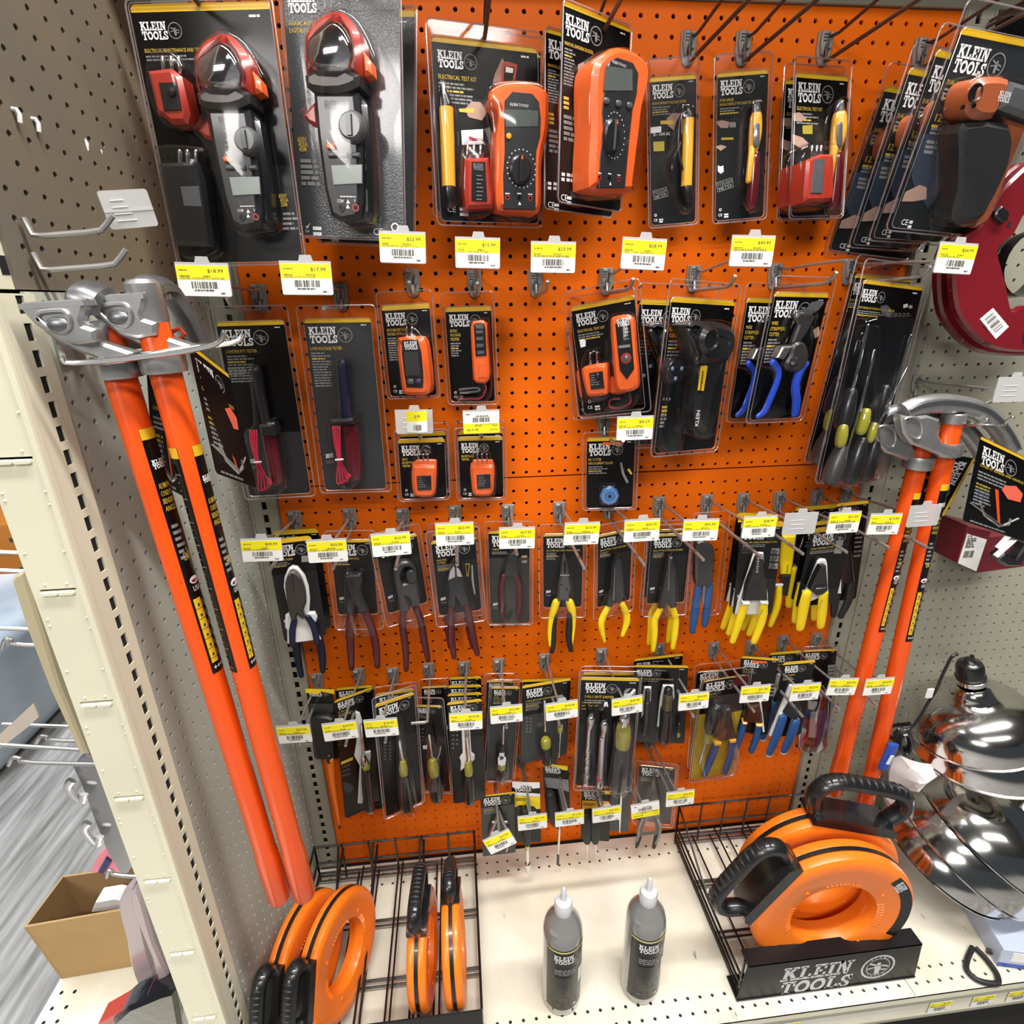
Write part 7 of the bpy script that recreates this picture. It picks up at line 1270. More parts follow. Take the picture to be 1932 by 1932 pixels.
def headL(dx, dy, Yf, cap):
    def g():
        q = lambda L_, Y: [atY((x + dx) / 3.864, 500 + (y + dy) / 3.864, Y) for x, y in L_]
        def pz(mb, L_, Y0, Y1, m, bev=0.):  # prism between depth Y0 (front) and Y1
            a = [(p.x, p.z) for p in q(L_, Y0)]; mb.prism(a, -Y1, -Y0, m, bev)
        A = MB(); face_ = [(128, 300), (300, 288), (600, 270), (612, 300), (600, 360), (585, 400), (600, 440), (690, 470), (690, 560), (560, 582), (430, 560), (330, 490), (250, 440), (190, 380)]
        pz(A, face_, Yf, Yf + .013, ALU, .003)
        ring = smooth([(240, 370), (270, 320), (340, 305), (450, 300), (510, 330), (545, 400), (540, 470), (480, 520), (380, 500), (300, 450)], 3, True)
        a = [(p.x, p.z) for p in q(ring, Yf)]; b = inset(a[::-1] if sum(a[i - 1][0] * a[i][1] - a[i][0] * a[i - 1][1] for i in range(len(a))) < 0 else a, .004)
        A.tube([(p[0], Yf - .001, p[1]) for p in b + b[:2]], .0022, ALU, 6, cap=False)
        A.ell(tuple(atY((430 + dx) / 3.864, 500 + (440 + dy) / 3.864, Yf)), (.012, .0045, .008), ALUD, 14, 8)
        yield 'foot_pedal', A
        B = MB(); c = q([(128, 292), (600, 262)], Yf)
        n = 9
        for i in range(n):
            y0 = Yf + i * .0045; B.prism([(c[0].x + .001 * i, c[0].z - .004), (c[1].x + .001 * i, c[1].z - .004), (c[1].x + .001 * i, c[1].z + .001 + .0012 * (i % 2)), (c[0].x + .001 * i, c[0].z + .001 + .0012 * (i % 2))], -(y0 + .0046), -y0, ALU)
        yield 'pedal_tread', B
        D = MB(); pth = [atY(x / 3.864 + dx / 3.864, 500 + (y + dy) / 3.864, Y) for x, y, Y in ((600, 330, Yf + .02), (610, 240, Yf + .02), (660, 195, Yf + .03), (720, 190, Yf + .045), (780, 220, Yf + .06), (850, 320, Yf + .075), (930, 440, Yf + .085), (1010, 600, Yf + .09))]
        pp = smooth([tuple(p) for p in pth], 4); D.tube(pp, .016, ALUD, 8, .55, up=(0, 1, 0))
        yield 'bending_shoe', D
        if True:
            C_ = MB(); wb = q([(585, 430), (700, 420), (720, 640), (900, 600)], Yf)
            pz(C_, [(300, 480), (585, 430), (700, 400), (720, 560), (960, 640), (930, 700), (760, 690), (600, 650), (420, 570)], Yf + .012, Yf + .030, ALU, .003)
            yield 'web', C_
        E_ = MB(); ctr = (Pa if not cap else Pc); axd = ((Pb - Pa) if not cap else (Pd - Pc)).normalized()
        E_.lathe([(.0158, -.020), (.0215, -.020), (.0225, -.016), (.0225, -.001), (.0215, .003), (.0158, .003)], ctr, axd, ALU, 28); yield 'collar', E_
        if cap:
            F_ = MB(); F_.lathe([(.0001, -.088), (.013, -.088), (.0165, -.084), (.0168, -.050), (.0155, -.047)], ctr, axd, ALU, 24); yield 'socket', F_
    return g
bender('left bender of the left pair, foot pedal nearest the slotted post', Pa, Pb, .0155, .86, 'conduit benders', [(.07, .46, -25, 55, BLK, art_main)], headL(0, 0, -.43, False))
bender('right bender of the left pair, two label strips on its orange handle', Pc, Pd, .0155, .86, 'conduit benders', [(.10, .46, -25, 42, BLK, art_main), (.10, .46, 98, 150, BLK, art_scale)], headL(440, -48, -.405, True))
# the double wire hook that carries the left pair
hk = thing('bender_hook', 'bright double wire hook from the slotted post under the bender heads', 'hook', atX(115, 655, -.088)); iv = hk.location.copy()
for (a, b) in (((115, 655, -.435), ((118, 672), (140, 685), (300, 670), (405, 650), (422, 628))), ((146, 684, -.412), ((150, 684), (230, 680), (330, 660), (438, 647), (458, 630)))):
    p = [atX(a[0], a[1], -.088)] + [atY(x, y, a[2]) for x, y in b]; mb = MB(); mb.tube([tuple(v - iv) for v in smooth([tuple(v) for v in p], 3) for v in [Vector(v)]], .0027, mat('bright_wire', (.6, .6, .6), .22, .95), 8); mb.build('hook_wire', hk)
mb = MB(); mb.box((-.002, -.012, -.02), (.004, .03, .02), HOOK); mb.build('bracket', hk)
lf = lambda pts, Ys: [atY(x, y, Y) for (x, y), Y in zip(pts, Ys)]
leaflet('instruction_leaflet', 'black leaflet with coral sticker hanging right of the left benders', lf([(354, 645), (430, 705), (484, 921), (408, 893)], (-.35, -.27, -.27, -.35)), 'bender leaflets', sticker=(.55, .38))
leaflet('instruction_leaflet', 'black leaflet seen between the two left bender handles', lf([(276, 692), (340, 700), (352, 940), (291, 906)], (-.36, -.33, -.33, -.36)), 'bender leaflets')
mb = MB(); mb.tube([tuple(atY(x, y, -.36)) for x, y in ((325, 625), (340, 620), (349, 630), (338, 641), (326, 636), (322, 626))], .0022, RED, 6); mb.tube([tuple(atY(x, y, -.355)) for x, y in ((340, 636), (349, 640), (356, 652))], .0012, BKP, 6)
tag(mb.build('tag_loop'), 'small red plastic loop tying a leaflet to the left bender', 'tie')
# right pair
YR = -.165
Pe, Pf = atY(1786, 845, YR), atY(1626, 1545, YR); Pg, Ph = atY(1733, 870, YR + .012), atY(1572, 1497, YR + .012)
def headR(px0, Yf, front):
    def g():
        q = lambda L_, Y: [atY((x + px0[0]) / 3.863 + 1560, 700 + (y + px0[1]) / 3.863, Y) for x, y in L_]
        D = MB(); pp = smooth([tuple(p) for p in [q([(x, y)], Y)[0] for x, y, Y in ((560, 300, Yf), (640, 262, Yf), (760, 240, Yf + .004), (880, 240, Yf + .008), (1020, 262, Yf + .012), (1140, 310, Yf + .016), (1230, 390, Yf + .02), (1290, 470, Yf + .024), (1340, 560, Yf + .03))]], 4)
        D.tube(pp, .0165, ALU, 10, .9, up=(0, 1, 0)); D.tube([(x, y - .010, z + .004) for x, y, z in pp], .006, ALUD, 6)
        yield 'bending_shoe', D
        A = MB(); a = [(p.x, p.z) for p in q([(525, 320), (620, 330), (720, 320), (810, 350), (800, 460), (830, 520), (960, 560), (965, 600), (900, 640), (830, 620), (690, 560), (600, 530), (545, 450)], Yf - .01)]; A.prism(a, -(Yf + .004), -(Yf - .016), ALU, .004)
        ring = [(p.x, p.z) for p in q(smooth([(555, 350), (620, 335), (670, 370), (680, 440), (650, 490), (590, 470), (560, 420)], 3, True), Yf - .012)]; A.tube([(x, Yf - .017, z) for x, z in ring + ring[:2]], .0025, ALU, 6, cap=False)
        yield 'foot_pedal', A
        c, e = (Pe, Pf) if front else (Pg, Ph); axd = (e - c).normalized(); E_ = MB(); E_.lathe([(.0158, -.010), (.0235, -.010), (.0245, -.006), (.0245, .008), (.0235, .012), (.0158, .012)], c, axd, ALU, 28); yield 'collar', E_
        E2 = MB(); E2.lathe([(.0156, -.062), (.0185, -.060), (.0185, -.045), (.0156, -.043)], c, axd, ALU, 24); yield 'socket_ring', E2
    return g
bender('front bender of the right pair, polished shoe arching to the right', Pe, Pf, .0155, .86, 'conduit benders', [(.07, .44, 55, 118, BLK, art_main)], headR((0, 0), -.177, True))
bender('rear bender of the right pair, handle just left of the front one', Pg, Ph, .0155, .86, 'conduit benders', [(.07, .44, 55, 112, BLK, art_main)], headR((-190, 60), -.142, False))
hk = thing('bender_hook', 'double wire hook through the right bender heads, two bright tips', 'hook', atY(1700, 800, 0)); iv = hk.location.copy()
for b in (((1795, 800, -.14), (1838, 802, -.19), (1850, 797, -.20), (1861, 792, -.205)), ((1800, 795, -.14), (1885, 803, -.19), (1898, 795, -.20), (1910, 788, -.205))):
    p = [atY(1715, 780, -.004)] + [atY(*v) for v in b]; mb = MB(); mb.tube([tuple(Vector(v) - iv) for v in smooth([tuple(v) for v in p], 3)], .0026, mat('bright_wire', (0, 0, 0)), 8); mb.ell(tuple(p[-1] - iv), (.0035, .0035, .0035), CHR, 10, 6); mb.build('hook_wire', hk)
leaflet('instruction_leaflet', 'curled leaflet with coral sticker, right of the front right bender', lf([(1850, 822), (1945, 868), (1935, 1022), (1816, 982)], (-.20, -.20, -.20, -.20)), 'bender leaflets', sticker=(.55, .42))
leaflet('instruction_leaflet', 'leaflet turned diagonally between the right bender handles', lf([(1840, 865), (1780, 975), (1692, 935), (1752, 850)], (-.125, -.125, -.125, -.125)), 'bender leaflets', art=True)
# ------------------------------------------------------------------ red reels, box and tools at the right
def redreel(dx, dy, Y, label, grp, stick):
    P = lambda L_: [(p.x, p.z) for p in [atY(1700 + (x + dx) / 4.6, 280 + (y + dy) / 4.6, Y) for x, y in L_]]
    out = [(1150, 110), (1067, 130), (950, 230), (830, 350), (760, 440), (700, 560), (600, 700), (450, 820), (405, 1000), (400, 1200), (430, 1400), (520, 1550), (650, 1680), (820, 1750), (1067, 1765), (1230, 1750), (1420, 1660), (1560, 1540), (1660, 1380), (1700, 1150), (1680, 950), (1560, 700), (1400, 400), (1300, 220)]
    hole = [(1150, 520), (1067, 535), (980, 600), (900, 760), (765, 870), (800, 1050), (840, 1200), (880, 1400), (930, 1420), (1000, 1370), (1067, 1360), (1150, 1390), (1260, 1430), (1330, 1300), (1400, 1000), (1330, 700), (1250, 560)]
    t = thing('cord_reel', label, 'cord reel', atY(1850, 500, Y), grp); iv = t.location.copy(); mb = MB(); mr = mat('deep_red_paint', (.17, .008, .014), .28, coat=.5)
    so = smooth(P(out), 2, True); n = len(so); sh = smooth(P(hole), 2, True); k = len(sh)
    th = .014; v = []; ring = lambda pts, d: [(x, Y - d, z) for x, z in pts]
    ins = inset(so, .004) if sum(so[i - 1][0] * so[i][1] - so[i][0] * so[i - 1][1] for i in range(n)) > 0 else inset(so[::-1], .004)[::-1]
    v = ring(so, 0) + ring(so, th - .004) + ring(ins, th); f = []
    for l in range(2):
        for i in range(n): j = (i + 1) % n; f.append((l * n + i, l * n + j, (l + 1) * n + j, (l + 1) * n + i))
    mb.add(v, f, mr)
    # front and back skins bridged between the outline and the opening by angle
    def skin(A, B, d):
        cx = sum(p[0] for p in B) / k; cz = sum(p[1] for p in B) / k; ang = lambda p: math.atan2(p[1] - cz, p[0] - cx); m_ = 72; va = []; vb = []
        def hit(Q, a):
            best = None; dx_, dz_ = math.cos(a), math.sin(a)
            for i in range(len(Q)):
                x0, z0 = Q[i][0] - cx, Q[i][1] - cz; x1, z1 = Q[(i + 1) % len(Q)][0] - cx, Q[(i + 1) % len(Q)][1] - cz; den = dx_ * (z1 - z0) - dz_ * (x1 - x0)
                if abs(den) < 1e-12: continue
                t_ = (x0 * (z1 - z0) - z0 * (x1 - x0)) / den; s_ = (x0 * dz_ - z0 * dx_) / den
                if t_ > 0 and -1e-6 <= s_ <= 1 + 1e-6: best = t_ if best is None else max(best, t_)
            best = best or .01; return (cx + dx_ * best, cz + dz_ * best)
        for i in range(m_): a = 2 * PI * i / m_; va.append(hit(A, a)); vb.append(hit(B, a))
        mb.add([(x, Y - d, z) for x, z in va] + [(x, Y - d, z) for x, z in vb], [(i, (i + 1) % m_, m_ + (i + 1) % m_, m_ + i) for i in range(m_)], mr)
        return vb
    vb = skin(ins, sh, th); skin(so, sh, 0); m_ = len(vb); mb.add([(x, Y - th, z) for x, z in vb] + [(x, Y, z) for x, z in vb], [(i, m_ + i, m_ + (i + 1) % m_, (i + 1) % m_) for i in range(m_)], mr)
    mb.v = [tuple(Vector(p) - iv) for p in mb.v]; mb.build('side_plate', t)
    def loc(m2, nm): m2.v = [tuple(Vector(p) - iv) for p in m2.v]; return m2.build(nm, t)
    for L_ in ([(990, 560), (1010, 515), (1067, 500), (1110, 510), (1110, 545), (1067, 550), (1020, 565)], [(980, 1680), (990, 1600), (1030, 1540), (1075, 1520), (1075, 1640), (1030, 1690)], [(845, 680), (860, 645), (882, 655), (875, 690), (855, 700)]): m2 = MB(); m2.prism(P(L_), -Y + th, -Y + th + .0006, DARK); loc(m2, 'slot')
    m2 = MB(); m2.prism(P([(720, 560), (770, 515), (838, 570), (820, 640), (770, 660), (710, 610)]), -Y + th, -Y + th + .008, BKP, .002); loc(m2, 'latch')
    if stick:
        m2 = MB(); a = P([(618, 1480), (730, 1385), (866, 1545), (755, 1650)]); m2.prism(a, -Y + th, -Y + th + .0006, WTAG)
        A = MB(); bars(A, 0, 0, .034, .016, TAGD, 0, 14, 5); fine(A, .006, -.020, .012, .002, 1, TAGD, 0, 3)
        p0 = Vector((a[0][0], a[0][1])); p1 = Vector((a[1][0], a[1][1])); p3 = Vector((a[3][0], a[3][1])); e1 = (p3 - p0).normalized(); e2 = (p1 - p0).normalized(); o_ = p0 + e1 * .006 + e2 * ((p1 - p0).length * .82)
        for f_, mi in zip(A.f, A.m): m2.add([(o_.x + e1.x * A.v[i][0] + e2.x * A.v[i][2], Y - th - .001, o_.y + e1.y * A.v[i][0] + e2.y * A.v[i][2]) for i in f_], [tuple(range(len(f_)))], A.ms[mi])
        loc(m2, 'barcode_sticker')
    # spool drum behind the plate
    m2 = MB(); c0 = P([(1060, 1000)])[0]; m2.lathe([(.050, .001), (.050, .022)], (c0[0] + .02, Y, c0[1]), (0, 1, 0), BKP, 24, cap=False); loc(m2, 'drum')
    return t
redreel(0, 0, -.135, 'front red cord reel at the right edge, white barcode sticker on it', 'red cord reels', True)
redreel(-130, 30, -.085, 'second red cord reel, in shadow behind the front one', 'red cord reels', False)
# boxed tool below the leaflets
t = thing('tool_box_pack', 'maroon boxed tool with white barcode label under the right leaflet', 'boxed product', atY(1860, 1010, -.12)); iv = t.location.copy()
P6 = lambda L_, Y: [(p.x - iv.x, p.z - iv.z) for p in [atY(1560 + x / 3.863, 700 + y / 3.863, Y) for x, y in L_]]
mb = MB(); mb.T = Matrix.Translation((0, -iv.y, 0)); mb.prism(P6([(1150, 1210), (1500, 1180), (1500, 1420), (1095, 1475)], -.10), .02, .10, mat('maroon_carton', (.14, .012, .02), .45), .002); mb.prism(P6([(1030, 1130), (1200, 1170), (1095, 1475), (948, 1400)], -.13), .06, .13, mat('maroon_carton', (0, 0, 0)), .001); mb.build('carton', t)
mb = MB(); mb.T = Matrix.Translation((0, -iv.y, 0)); L_ = P6([(1022, 1185), (1165, 1228), (1088, 1460), (955, 1400)], -.13); mb.prism(L_, .130, .1305, WTAG)
fine(mb, L_[0][0] + .004, L_[0][1] - .01, .02, .0028, 5, TAGD, .1308, 4); bars(mb, L_[3][0] + .006, L_[3][1] + .026, .022, .015, TAGD, .1308, 12, 8); put(mb, 'GB', L_[0][0] + .003, L_[0][1] - .008, .005, TAGD, .1308, width=.010); mb.build('barcode_label', t)
t = thing('steel_brace_tool', 'black pivoting tool with two steel bars in front of the maroon carton', 'tool', atY(1900, 1015, -.2)); iv = t.location.copy()
mb = MB()
for (x0, y0, x1, y1) in ((1225, 1350, 1450, 1150), (1240, 1290, 1450, 1060)): mb.tube([tuple(atY(1560 + x0 / 3.863, 700 + y0 / 3.863, -.19) - iv), tuple(atY(1560 + x1 / 3.863, 700 + y1 / 3.863, -.19) - iv)], .006, STL, 4)
mb.build('steel_bar', t); mb = MB(); mb.T = Matrix.Translation((0, -iv.y, 0)); mb.prism([(a - 0, b) for a, b in [(p.x - iv.x, p.z - iv.z) for p in [atY(1560 + x / 3.863, 700 + y / 3.863, -.17) for x, y in ((1200, 1340), (1250, 1300), (1330, 1350), (1400, 1240), (1500, 1200), (1500, 1290), (1400, 1330), (1360, 1400), (1260, 1400))]]], .165, .185, BKP, .003); mb.build('body', t)
# top right corner wires
for i, (a, b) in enumerate((((1868, 40), (1885, 0)), ((1885, 35), (1912, 0)), ((1862, 52), (1932, 5)))):
    p0 = atY(*a, -.01); p1 = atY(*b, -.12); mb = MB(); p1 = p0 + Vector((0, -.2, .01)); mb.tube([(0, 0, 0), tuple(p1 - p0)], .0026, mat('brown_wire', (0, 0, 0)), 6); o = mb.build('peg_wire'); o.location = p0
    tag(o, ('bare dark wire at the top right corner, leftmost of three', 'bare dark wire at the top right corner, middle of three', 'bare dark wire at the top right corner, lowest of three')[i], 'wire hook', 'wires at the top right corner')
# ------------------------------------------------------------------ wire racks
def wire(mb, a, b, r=.0026, m=None): mb.tube([a, b], r, m or BKW, 6)
BKW = mat('black_wire', (.008, .008, .008), .3, coat=.4)
def rack(x0, x1, yb, yf, ztop, label, panel=True):
    t = thing('wire_rack', label, 'wire rack', (x0, yb, .183)); W_ = x1 - x0; D = yf - yb; H = ztop - .183
    mb = MB(); n = 8
    for i in range(n + 1):
        x = W_ * i / n; wire(mb, (x, 0, .012), (x, D, .012), .0022)
        if i in (2, 4, 6): wire(mb, (x + .012, 0, .03), (x + .012, D, .03), .0022)
    for y in (0, .33, .66, 1.):
        wire(mb, (0, D * y, .009), (W_, D * y, .009), .0026); wire(mb, (0, D * y - .012 if y else -.012, .009), (W_, D * y - .012 if y else -.012, .009), .0022) if y < 1 else None
    mb.build('base_grid', t)
    mb = MB(); wire(mb, (0, 0, H), (W_, 0, H)); wire(mb, (0, 0, H * .5), (W_, 0, H * .5)); wire(mb, (0, 0, .02), (W_, 0, .02))
    for i in range(7): x = W_ * i / 6; wire(mb, (x, 0, 0), (x, 0, H + .003))
    mb.build('back_frame', t)
    return t, W_, D, H
t, W_, D, H = rack(.832, 1.190, -.038, -.385, .302, 'right black wire rack with printed front panel on the deck')
for sx in (0, W_):
    mb = MB(); wire(mb, (sx, 0, H), (sx, D * .55, .05)); wire(mb, (sx, 0, .05), (sx, D, .05)); wire(mb, (sx, 0, .028), (sx, D, .028)); wire(mb, (sx, D * .97, .0), (sx, D * .97, .10)); wire(mb, (sx, 0, 0), (sx, 0, H)); wire(mb, (sx, 0, .004), (sx, D, .004)); mb.build('side_frame', t)
mb = MB(); mb.prism([(W_ * .985, H + .004), (W_ * 1.0, H + .004), (W_ * 1.12, H - .06), (W_ * .985, H - .075)], -.002, .002, BKW); mb.build('back_gusset', t)
mb = MB(); mb.prism([(-.010, .0), (W_ + .012, .0), (W_ + .002, .104), (.0, .104)], -D, -D + .0025, mat('black_panel', (.005, .005, .006), .4, spec=.3), .0005)
mb.box((-.0, D - .0025, .100), (W_ + .002, D + .028, .1035), mat('black_panel', (0, 0, 0))); mb.box((-.010, D - .004, 0), (W_ + .012, D + .04, .003), mat('black_panel', (0, 0, 0)))
d_ = -D + .0028; brand(mb, .072, .083, .150, mat('silver_lettering', (.55, .56, .57), .35), d_, emblem=False, lean=.12)
logo(mb, .278, .050, .036, mat('silver_lettering', (0, 0, 0)), d_, detail=True)
for k, ch in enumerate('KLEIN'): a = math.radians(126 - k * 18); put(mb, ch, .278 + .0275 * math.cos(a) - .002, .050 + .0275 * math.sin(a) - .0015, .0050, mat('silver_lettering', (0, 0, 0)), d_, width=.0042)
for k, ch in enumerate('TOOLS'): a = math.radians(234 + k * 18); put(mb, ch, .278 + .0285 * math.cos(a) - .002, .050 + .0285 * math.sin(a) - .0025, .0050, mat('silver_lettering', (0, 0, 0)), d_, width=.0042)
mb.build('front_panel', t)
t, W_, D, H = rack(-.055, .320, -.04, -.40, .290, 'left black wire rack holding four orange reels on the deck')
for sx in (0, W_):
    mb = MB(); wire(mb, (sx, 0, H), (sx, D, H)); wire(mb, (sx, 0, H * .5), (sx, D, H * .5)); wire(mb, (sx, 0, .02), (sx, D, .02)); wire(mb, (sx, D, .0), (sx, D, H)); wire(mb, (sx, 0, 0), (sx, 0, H)); mb.build('side_frame', t)
for k in range(3):
    x = (.055, .135, .245)[k]; mb = MB(); wire(mb, (x, 0, H), (x, -.06, .04)); wire(mb, (x, -.06, .04), (x, D, .04)); wire(mb, (x + .010, 0, H * .9), (x + .010, D, .03)); mb.build('divider', t)
mb = MB(); mb.prism([(.0, .0), (W_, .0), (W_, .105), (.0, .105)], -D, -D + .0025, mat('black_panel', (0, 0, 0))); mb.build('front_panel', t)
mb = MB(); mb.prism([(.015, .055), (.05, .060), (.05, .012), (.010, .008)], .10, .102, mat('black_panel', (0, 0, 0))); mb.build('stop_plate', t)
# ------------------------------------------------------------------ fish tape reels
def reel(label, c, axis, R, t_, spin, grp, handle, strap=True, decal=0):
    ax = Vector(axis).normalized(); rt = thing('fish_tape_reel', label, 'cable reel', c, grp)
    zax = Vector((0, 0, 1)); zax = (zax - ax * zax.dot(ax)).normalized(); xax = zax.cross(ax)  # local: x right, -y = axis (towards viewer), z up
    M = Matrix((xax, -ax, zax)).transposed().to_4x4() @ Matrix.Rotation(spin, 4, 'Y'); rt.rotation_euler = M.to_euler()
    h = t_ / 2; ri = R * .52
    mb = MB(); front = [(R * .985, .003), (R, .006), (R, h * .55), (R * .985, h * .8), (R * .955, h * .95), (R * .93, h), (R * .80, h), (R * .78, h * .96), (ri * 1.10, h * .96), (ri * 1.03, h * .85), (ri, h * .6), (ri * .97, 0)]
    mb.lathe(front, (0, 0, 0), (0, -1, 0), ORR, 64); mb.lathe(front, (0, 0, 0), (0, 1, 0), ORR, 64)
    b = mb.build('reel_case', rt, 30)
    mb = MB(); mb.lathe([(R * .9, -.0035), (R * 1.004, -.0035), (R * 1.004, .0035), (R * .9, .0035)], (0, 0, 0), (0, -1, 0), BKP, 64); mb.build('seam_band', rt)
    mb = MB()   # knurled finger grips round the opening
    for g0 in (-.35, PI - .35, PI * .5 - .35):
        for k in range(9): a = g0 + k * .085; mb.tube([(ri * 1.03 * math.cos(a), -h * .86, ri * 1.03 * math.sin(a)), (ri * 1.16 * math.cos(a), -h * .97, ri * 1.16 * math.sin(a))], .0016, ORR, 5)
    for a in (.6, 2.3, 4.1, 5.4): mb.ell((ri * 1.22 * math.cos(a), -h * .98, ri * 1.22 * math.sin(a)), (.004, .0015, .004), ORR, 10, 6)
    mb.build('finger_grip', rt)
    if decal:
        mb = MB()
        for q in _arc(0, 0, R * .945, R * .805, -.45, .80, 16): mb.flat(q, h + .0006, BLK)
        A = MB(); brand(A, 0, 0, .036, WHT, 0, emblem=False)
        for f_, mi in zip(A.f, A.m):
            V = []
            for i in f_: x, _, z = A.v[i]; a = .72 - x * 5.2; rr_ = R * .925 + z; V.append((rr_ * math.cos(a), -(h + .001), rr_ * math.sin(a)))
            mb.add(V, [tuple(range(len(f_)))], WHT)
        mb.build('decal', rt)
    # carrying handle: closed loop grip with ribs, seated on the rim
    a0, hw, hh, r = handle; mb = MB(); pts = [(-hw * .5, R * .80), (-hw * .62, R * 1.02), (-hw * .72, R + hh * .55), (-hw * .55, R + hh), (0, R + hh * 1.08), (hw * .55, R + hh), (hw * .72, R + hh * .55), (hw * .60, R * 1.02), (hw * .5, R * .80)]
    pp = smooth([(x, 0, z) for x, z in pts], 5); rot = Matrix.Rotation(a0, 3, 'Y')
    pp = [tuple(rot @ Vector(p)) for p in pp]; mb.tube(pp, [r * (1.15 if 4 < i < len(pp) - 5 else .9) for i in range(len(pp))], BKP, 10, 1.15)
    base = [(-hw * .66, R * .90), (-hw * .66, R * .985), (-hw * .55, R * 1.045), (hw * .55, R * 1.045), (hw * .66, R * .985), (hw * .66, R * .90)]
    V = [tuple(rot @ Vector((x, y, z))) for y in (-h * 1.04, h * 1.04) for x, z in base]; mb.add(V, [tuple(range(6)), tuple(range(11, 5, -1))] + [(k, 6 + k, 6 + (k + 1) % 6, (k + 1) % 6) for k in range(6)], BKP)
    ho = mb.build('handle', rt)
    mb = MB()
    for k in range(16): i = 13 + k; p = Vector(pp[min(i, len(pp) - 2)]); q = Vector(pp[min(i + 1, len(pp) - 1)]); d = (q - p); mb.lathe([(r * 1.15, 0), (r * 1.28, d.length * .25), (r * 1.15, d.length * .5)], p, d, BKR, 10)
    mb.build('grip_ribs', ho)
    return rt
reel('front orange reel of the right rack, black decal on its face', (1.008, -.340, .362), (-.06, -1, -.02), .158, .052, 0, 'orange reels in the right rack', (math.radians(-62), .125, .062, .0125), decal=1)
reel('rear orange reel of the right rack, handle rising to the right', (1.030, -.268, .368), (-.10, -1, -.04), .158, .052, 0, 'orange reels in the right rack', (math.radians(14), .13, .075, .0130))
for i, (x, y, ax, a0, lb) in enumerate(((.272, -.292, (1, 0, .03), 35, 'orange reel at the right side of the left rack, seen edge on'), (.211, -.288, (1, -.06, .02), 5, 'orange reel second from the right in the left rack, black handle upright'), (.050, -.290, (1, -.38, .12), -62, 'orange reel second from the left in the left rack, face turned right'), (-.010, -.290, (1, -.30, .10), -62, 'leftmost orange reel of the left rack, against the side board'))):
    R_ = .100 if i < 2 else .112; reel(lb, (x, y, .196 + R_), ax, R_, .036, 0, 'orange reels in the left rack', (math.radians(a0), .075, .032 if i != 1 else .045, .010))
# ------------------------------------------------------------------ bottles
def bottle(label, x, y):
    t = thing('lubricant_bottle', label, 'bottle', (x, y, .1805), 'bottles on the deck'); r = .0375
    mb = MB(); mb.lathe([(.0001, .002), (r * .8, .001), (r * .96, .004), (r, .012), (r, .200), (r * .98, .210), (r * .88, .224), (r * .62, .240), (r * .42, .252), (.0135, .258), (.0135, .262)], (0, 0, 0), (0, 0, 1), mat('grey_gel_bottle', (.20, .20, .195), .12, coat=.9, trans=0), 40); mb.build('bottle_body', t)
    mb = MB(); mb.lathe([(.0160, .250), (.0165, .252), (.0165, .272), (.0150, .276), (.0150, .277), (.006, .281), (.0055, .284), (.0048, .303), (.0030, .308), (.0001, .3085)], (0, 0, 0), (0, 0, 1), mat('frosted_cap', (.62, .63, .66), .35), 28); mb.build('nozzle_cap', t)
    P0 = Vector((0, 0, .195)); P1 = Vector((0, 0, .022))
    def art(A, w, H):
        A.flat(_r(.0, -.006, w, -.002), .0008, mat('pale_yellow_band', (.7, .62, .22), .4)); A.flat(_r(.0, -.009, w, -.0075), .0008, BLK)
        brand(A, w * .18, -.014, w * .42, WHT, .001); fine(A, w * .2, -.052, w * .5, .0035, 3, GTX, .001, 4, .1); A.flat(_r(w * .2, -.145, w * .55, -.075), .0006, CHAR)
        for i in range(9): fine(A, w * .22, -.078 - i * .007, w * .28, .003, 1, BLK, .001, i)
        A.flat(_r(w * .72, -.105, w * .93, -.065), .001, WTAG); put(A, 'KLEIN', w * .22, -.158, .004, GTX, .001); A.flat([(w * .6, -.160), (w * .64, -.156), (w * .68, -.160), (w * .64, -.164)], .001, WHT)
    sleeve(t, P0, P1, r, 0, 1, 10, 150, BLK, art, 24, 'label')
    return t
bottle('left grey gel bottle with white nozzle standing on the deck', .479, -.338); bottle('right grey gel bottle with white nozzle standing on the deck', .640, -.338)
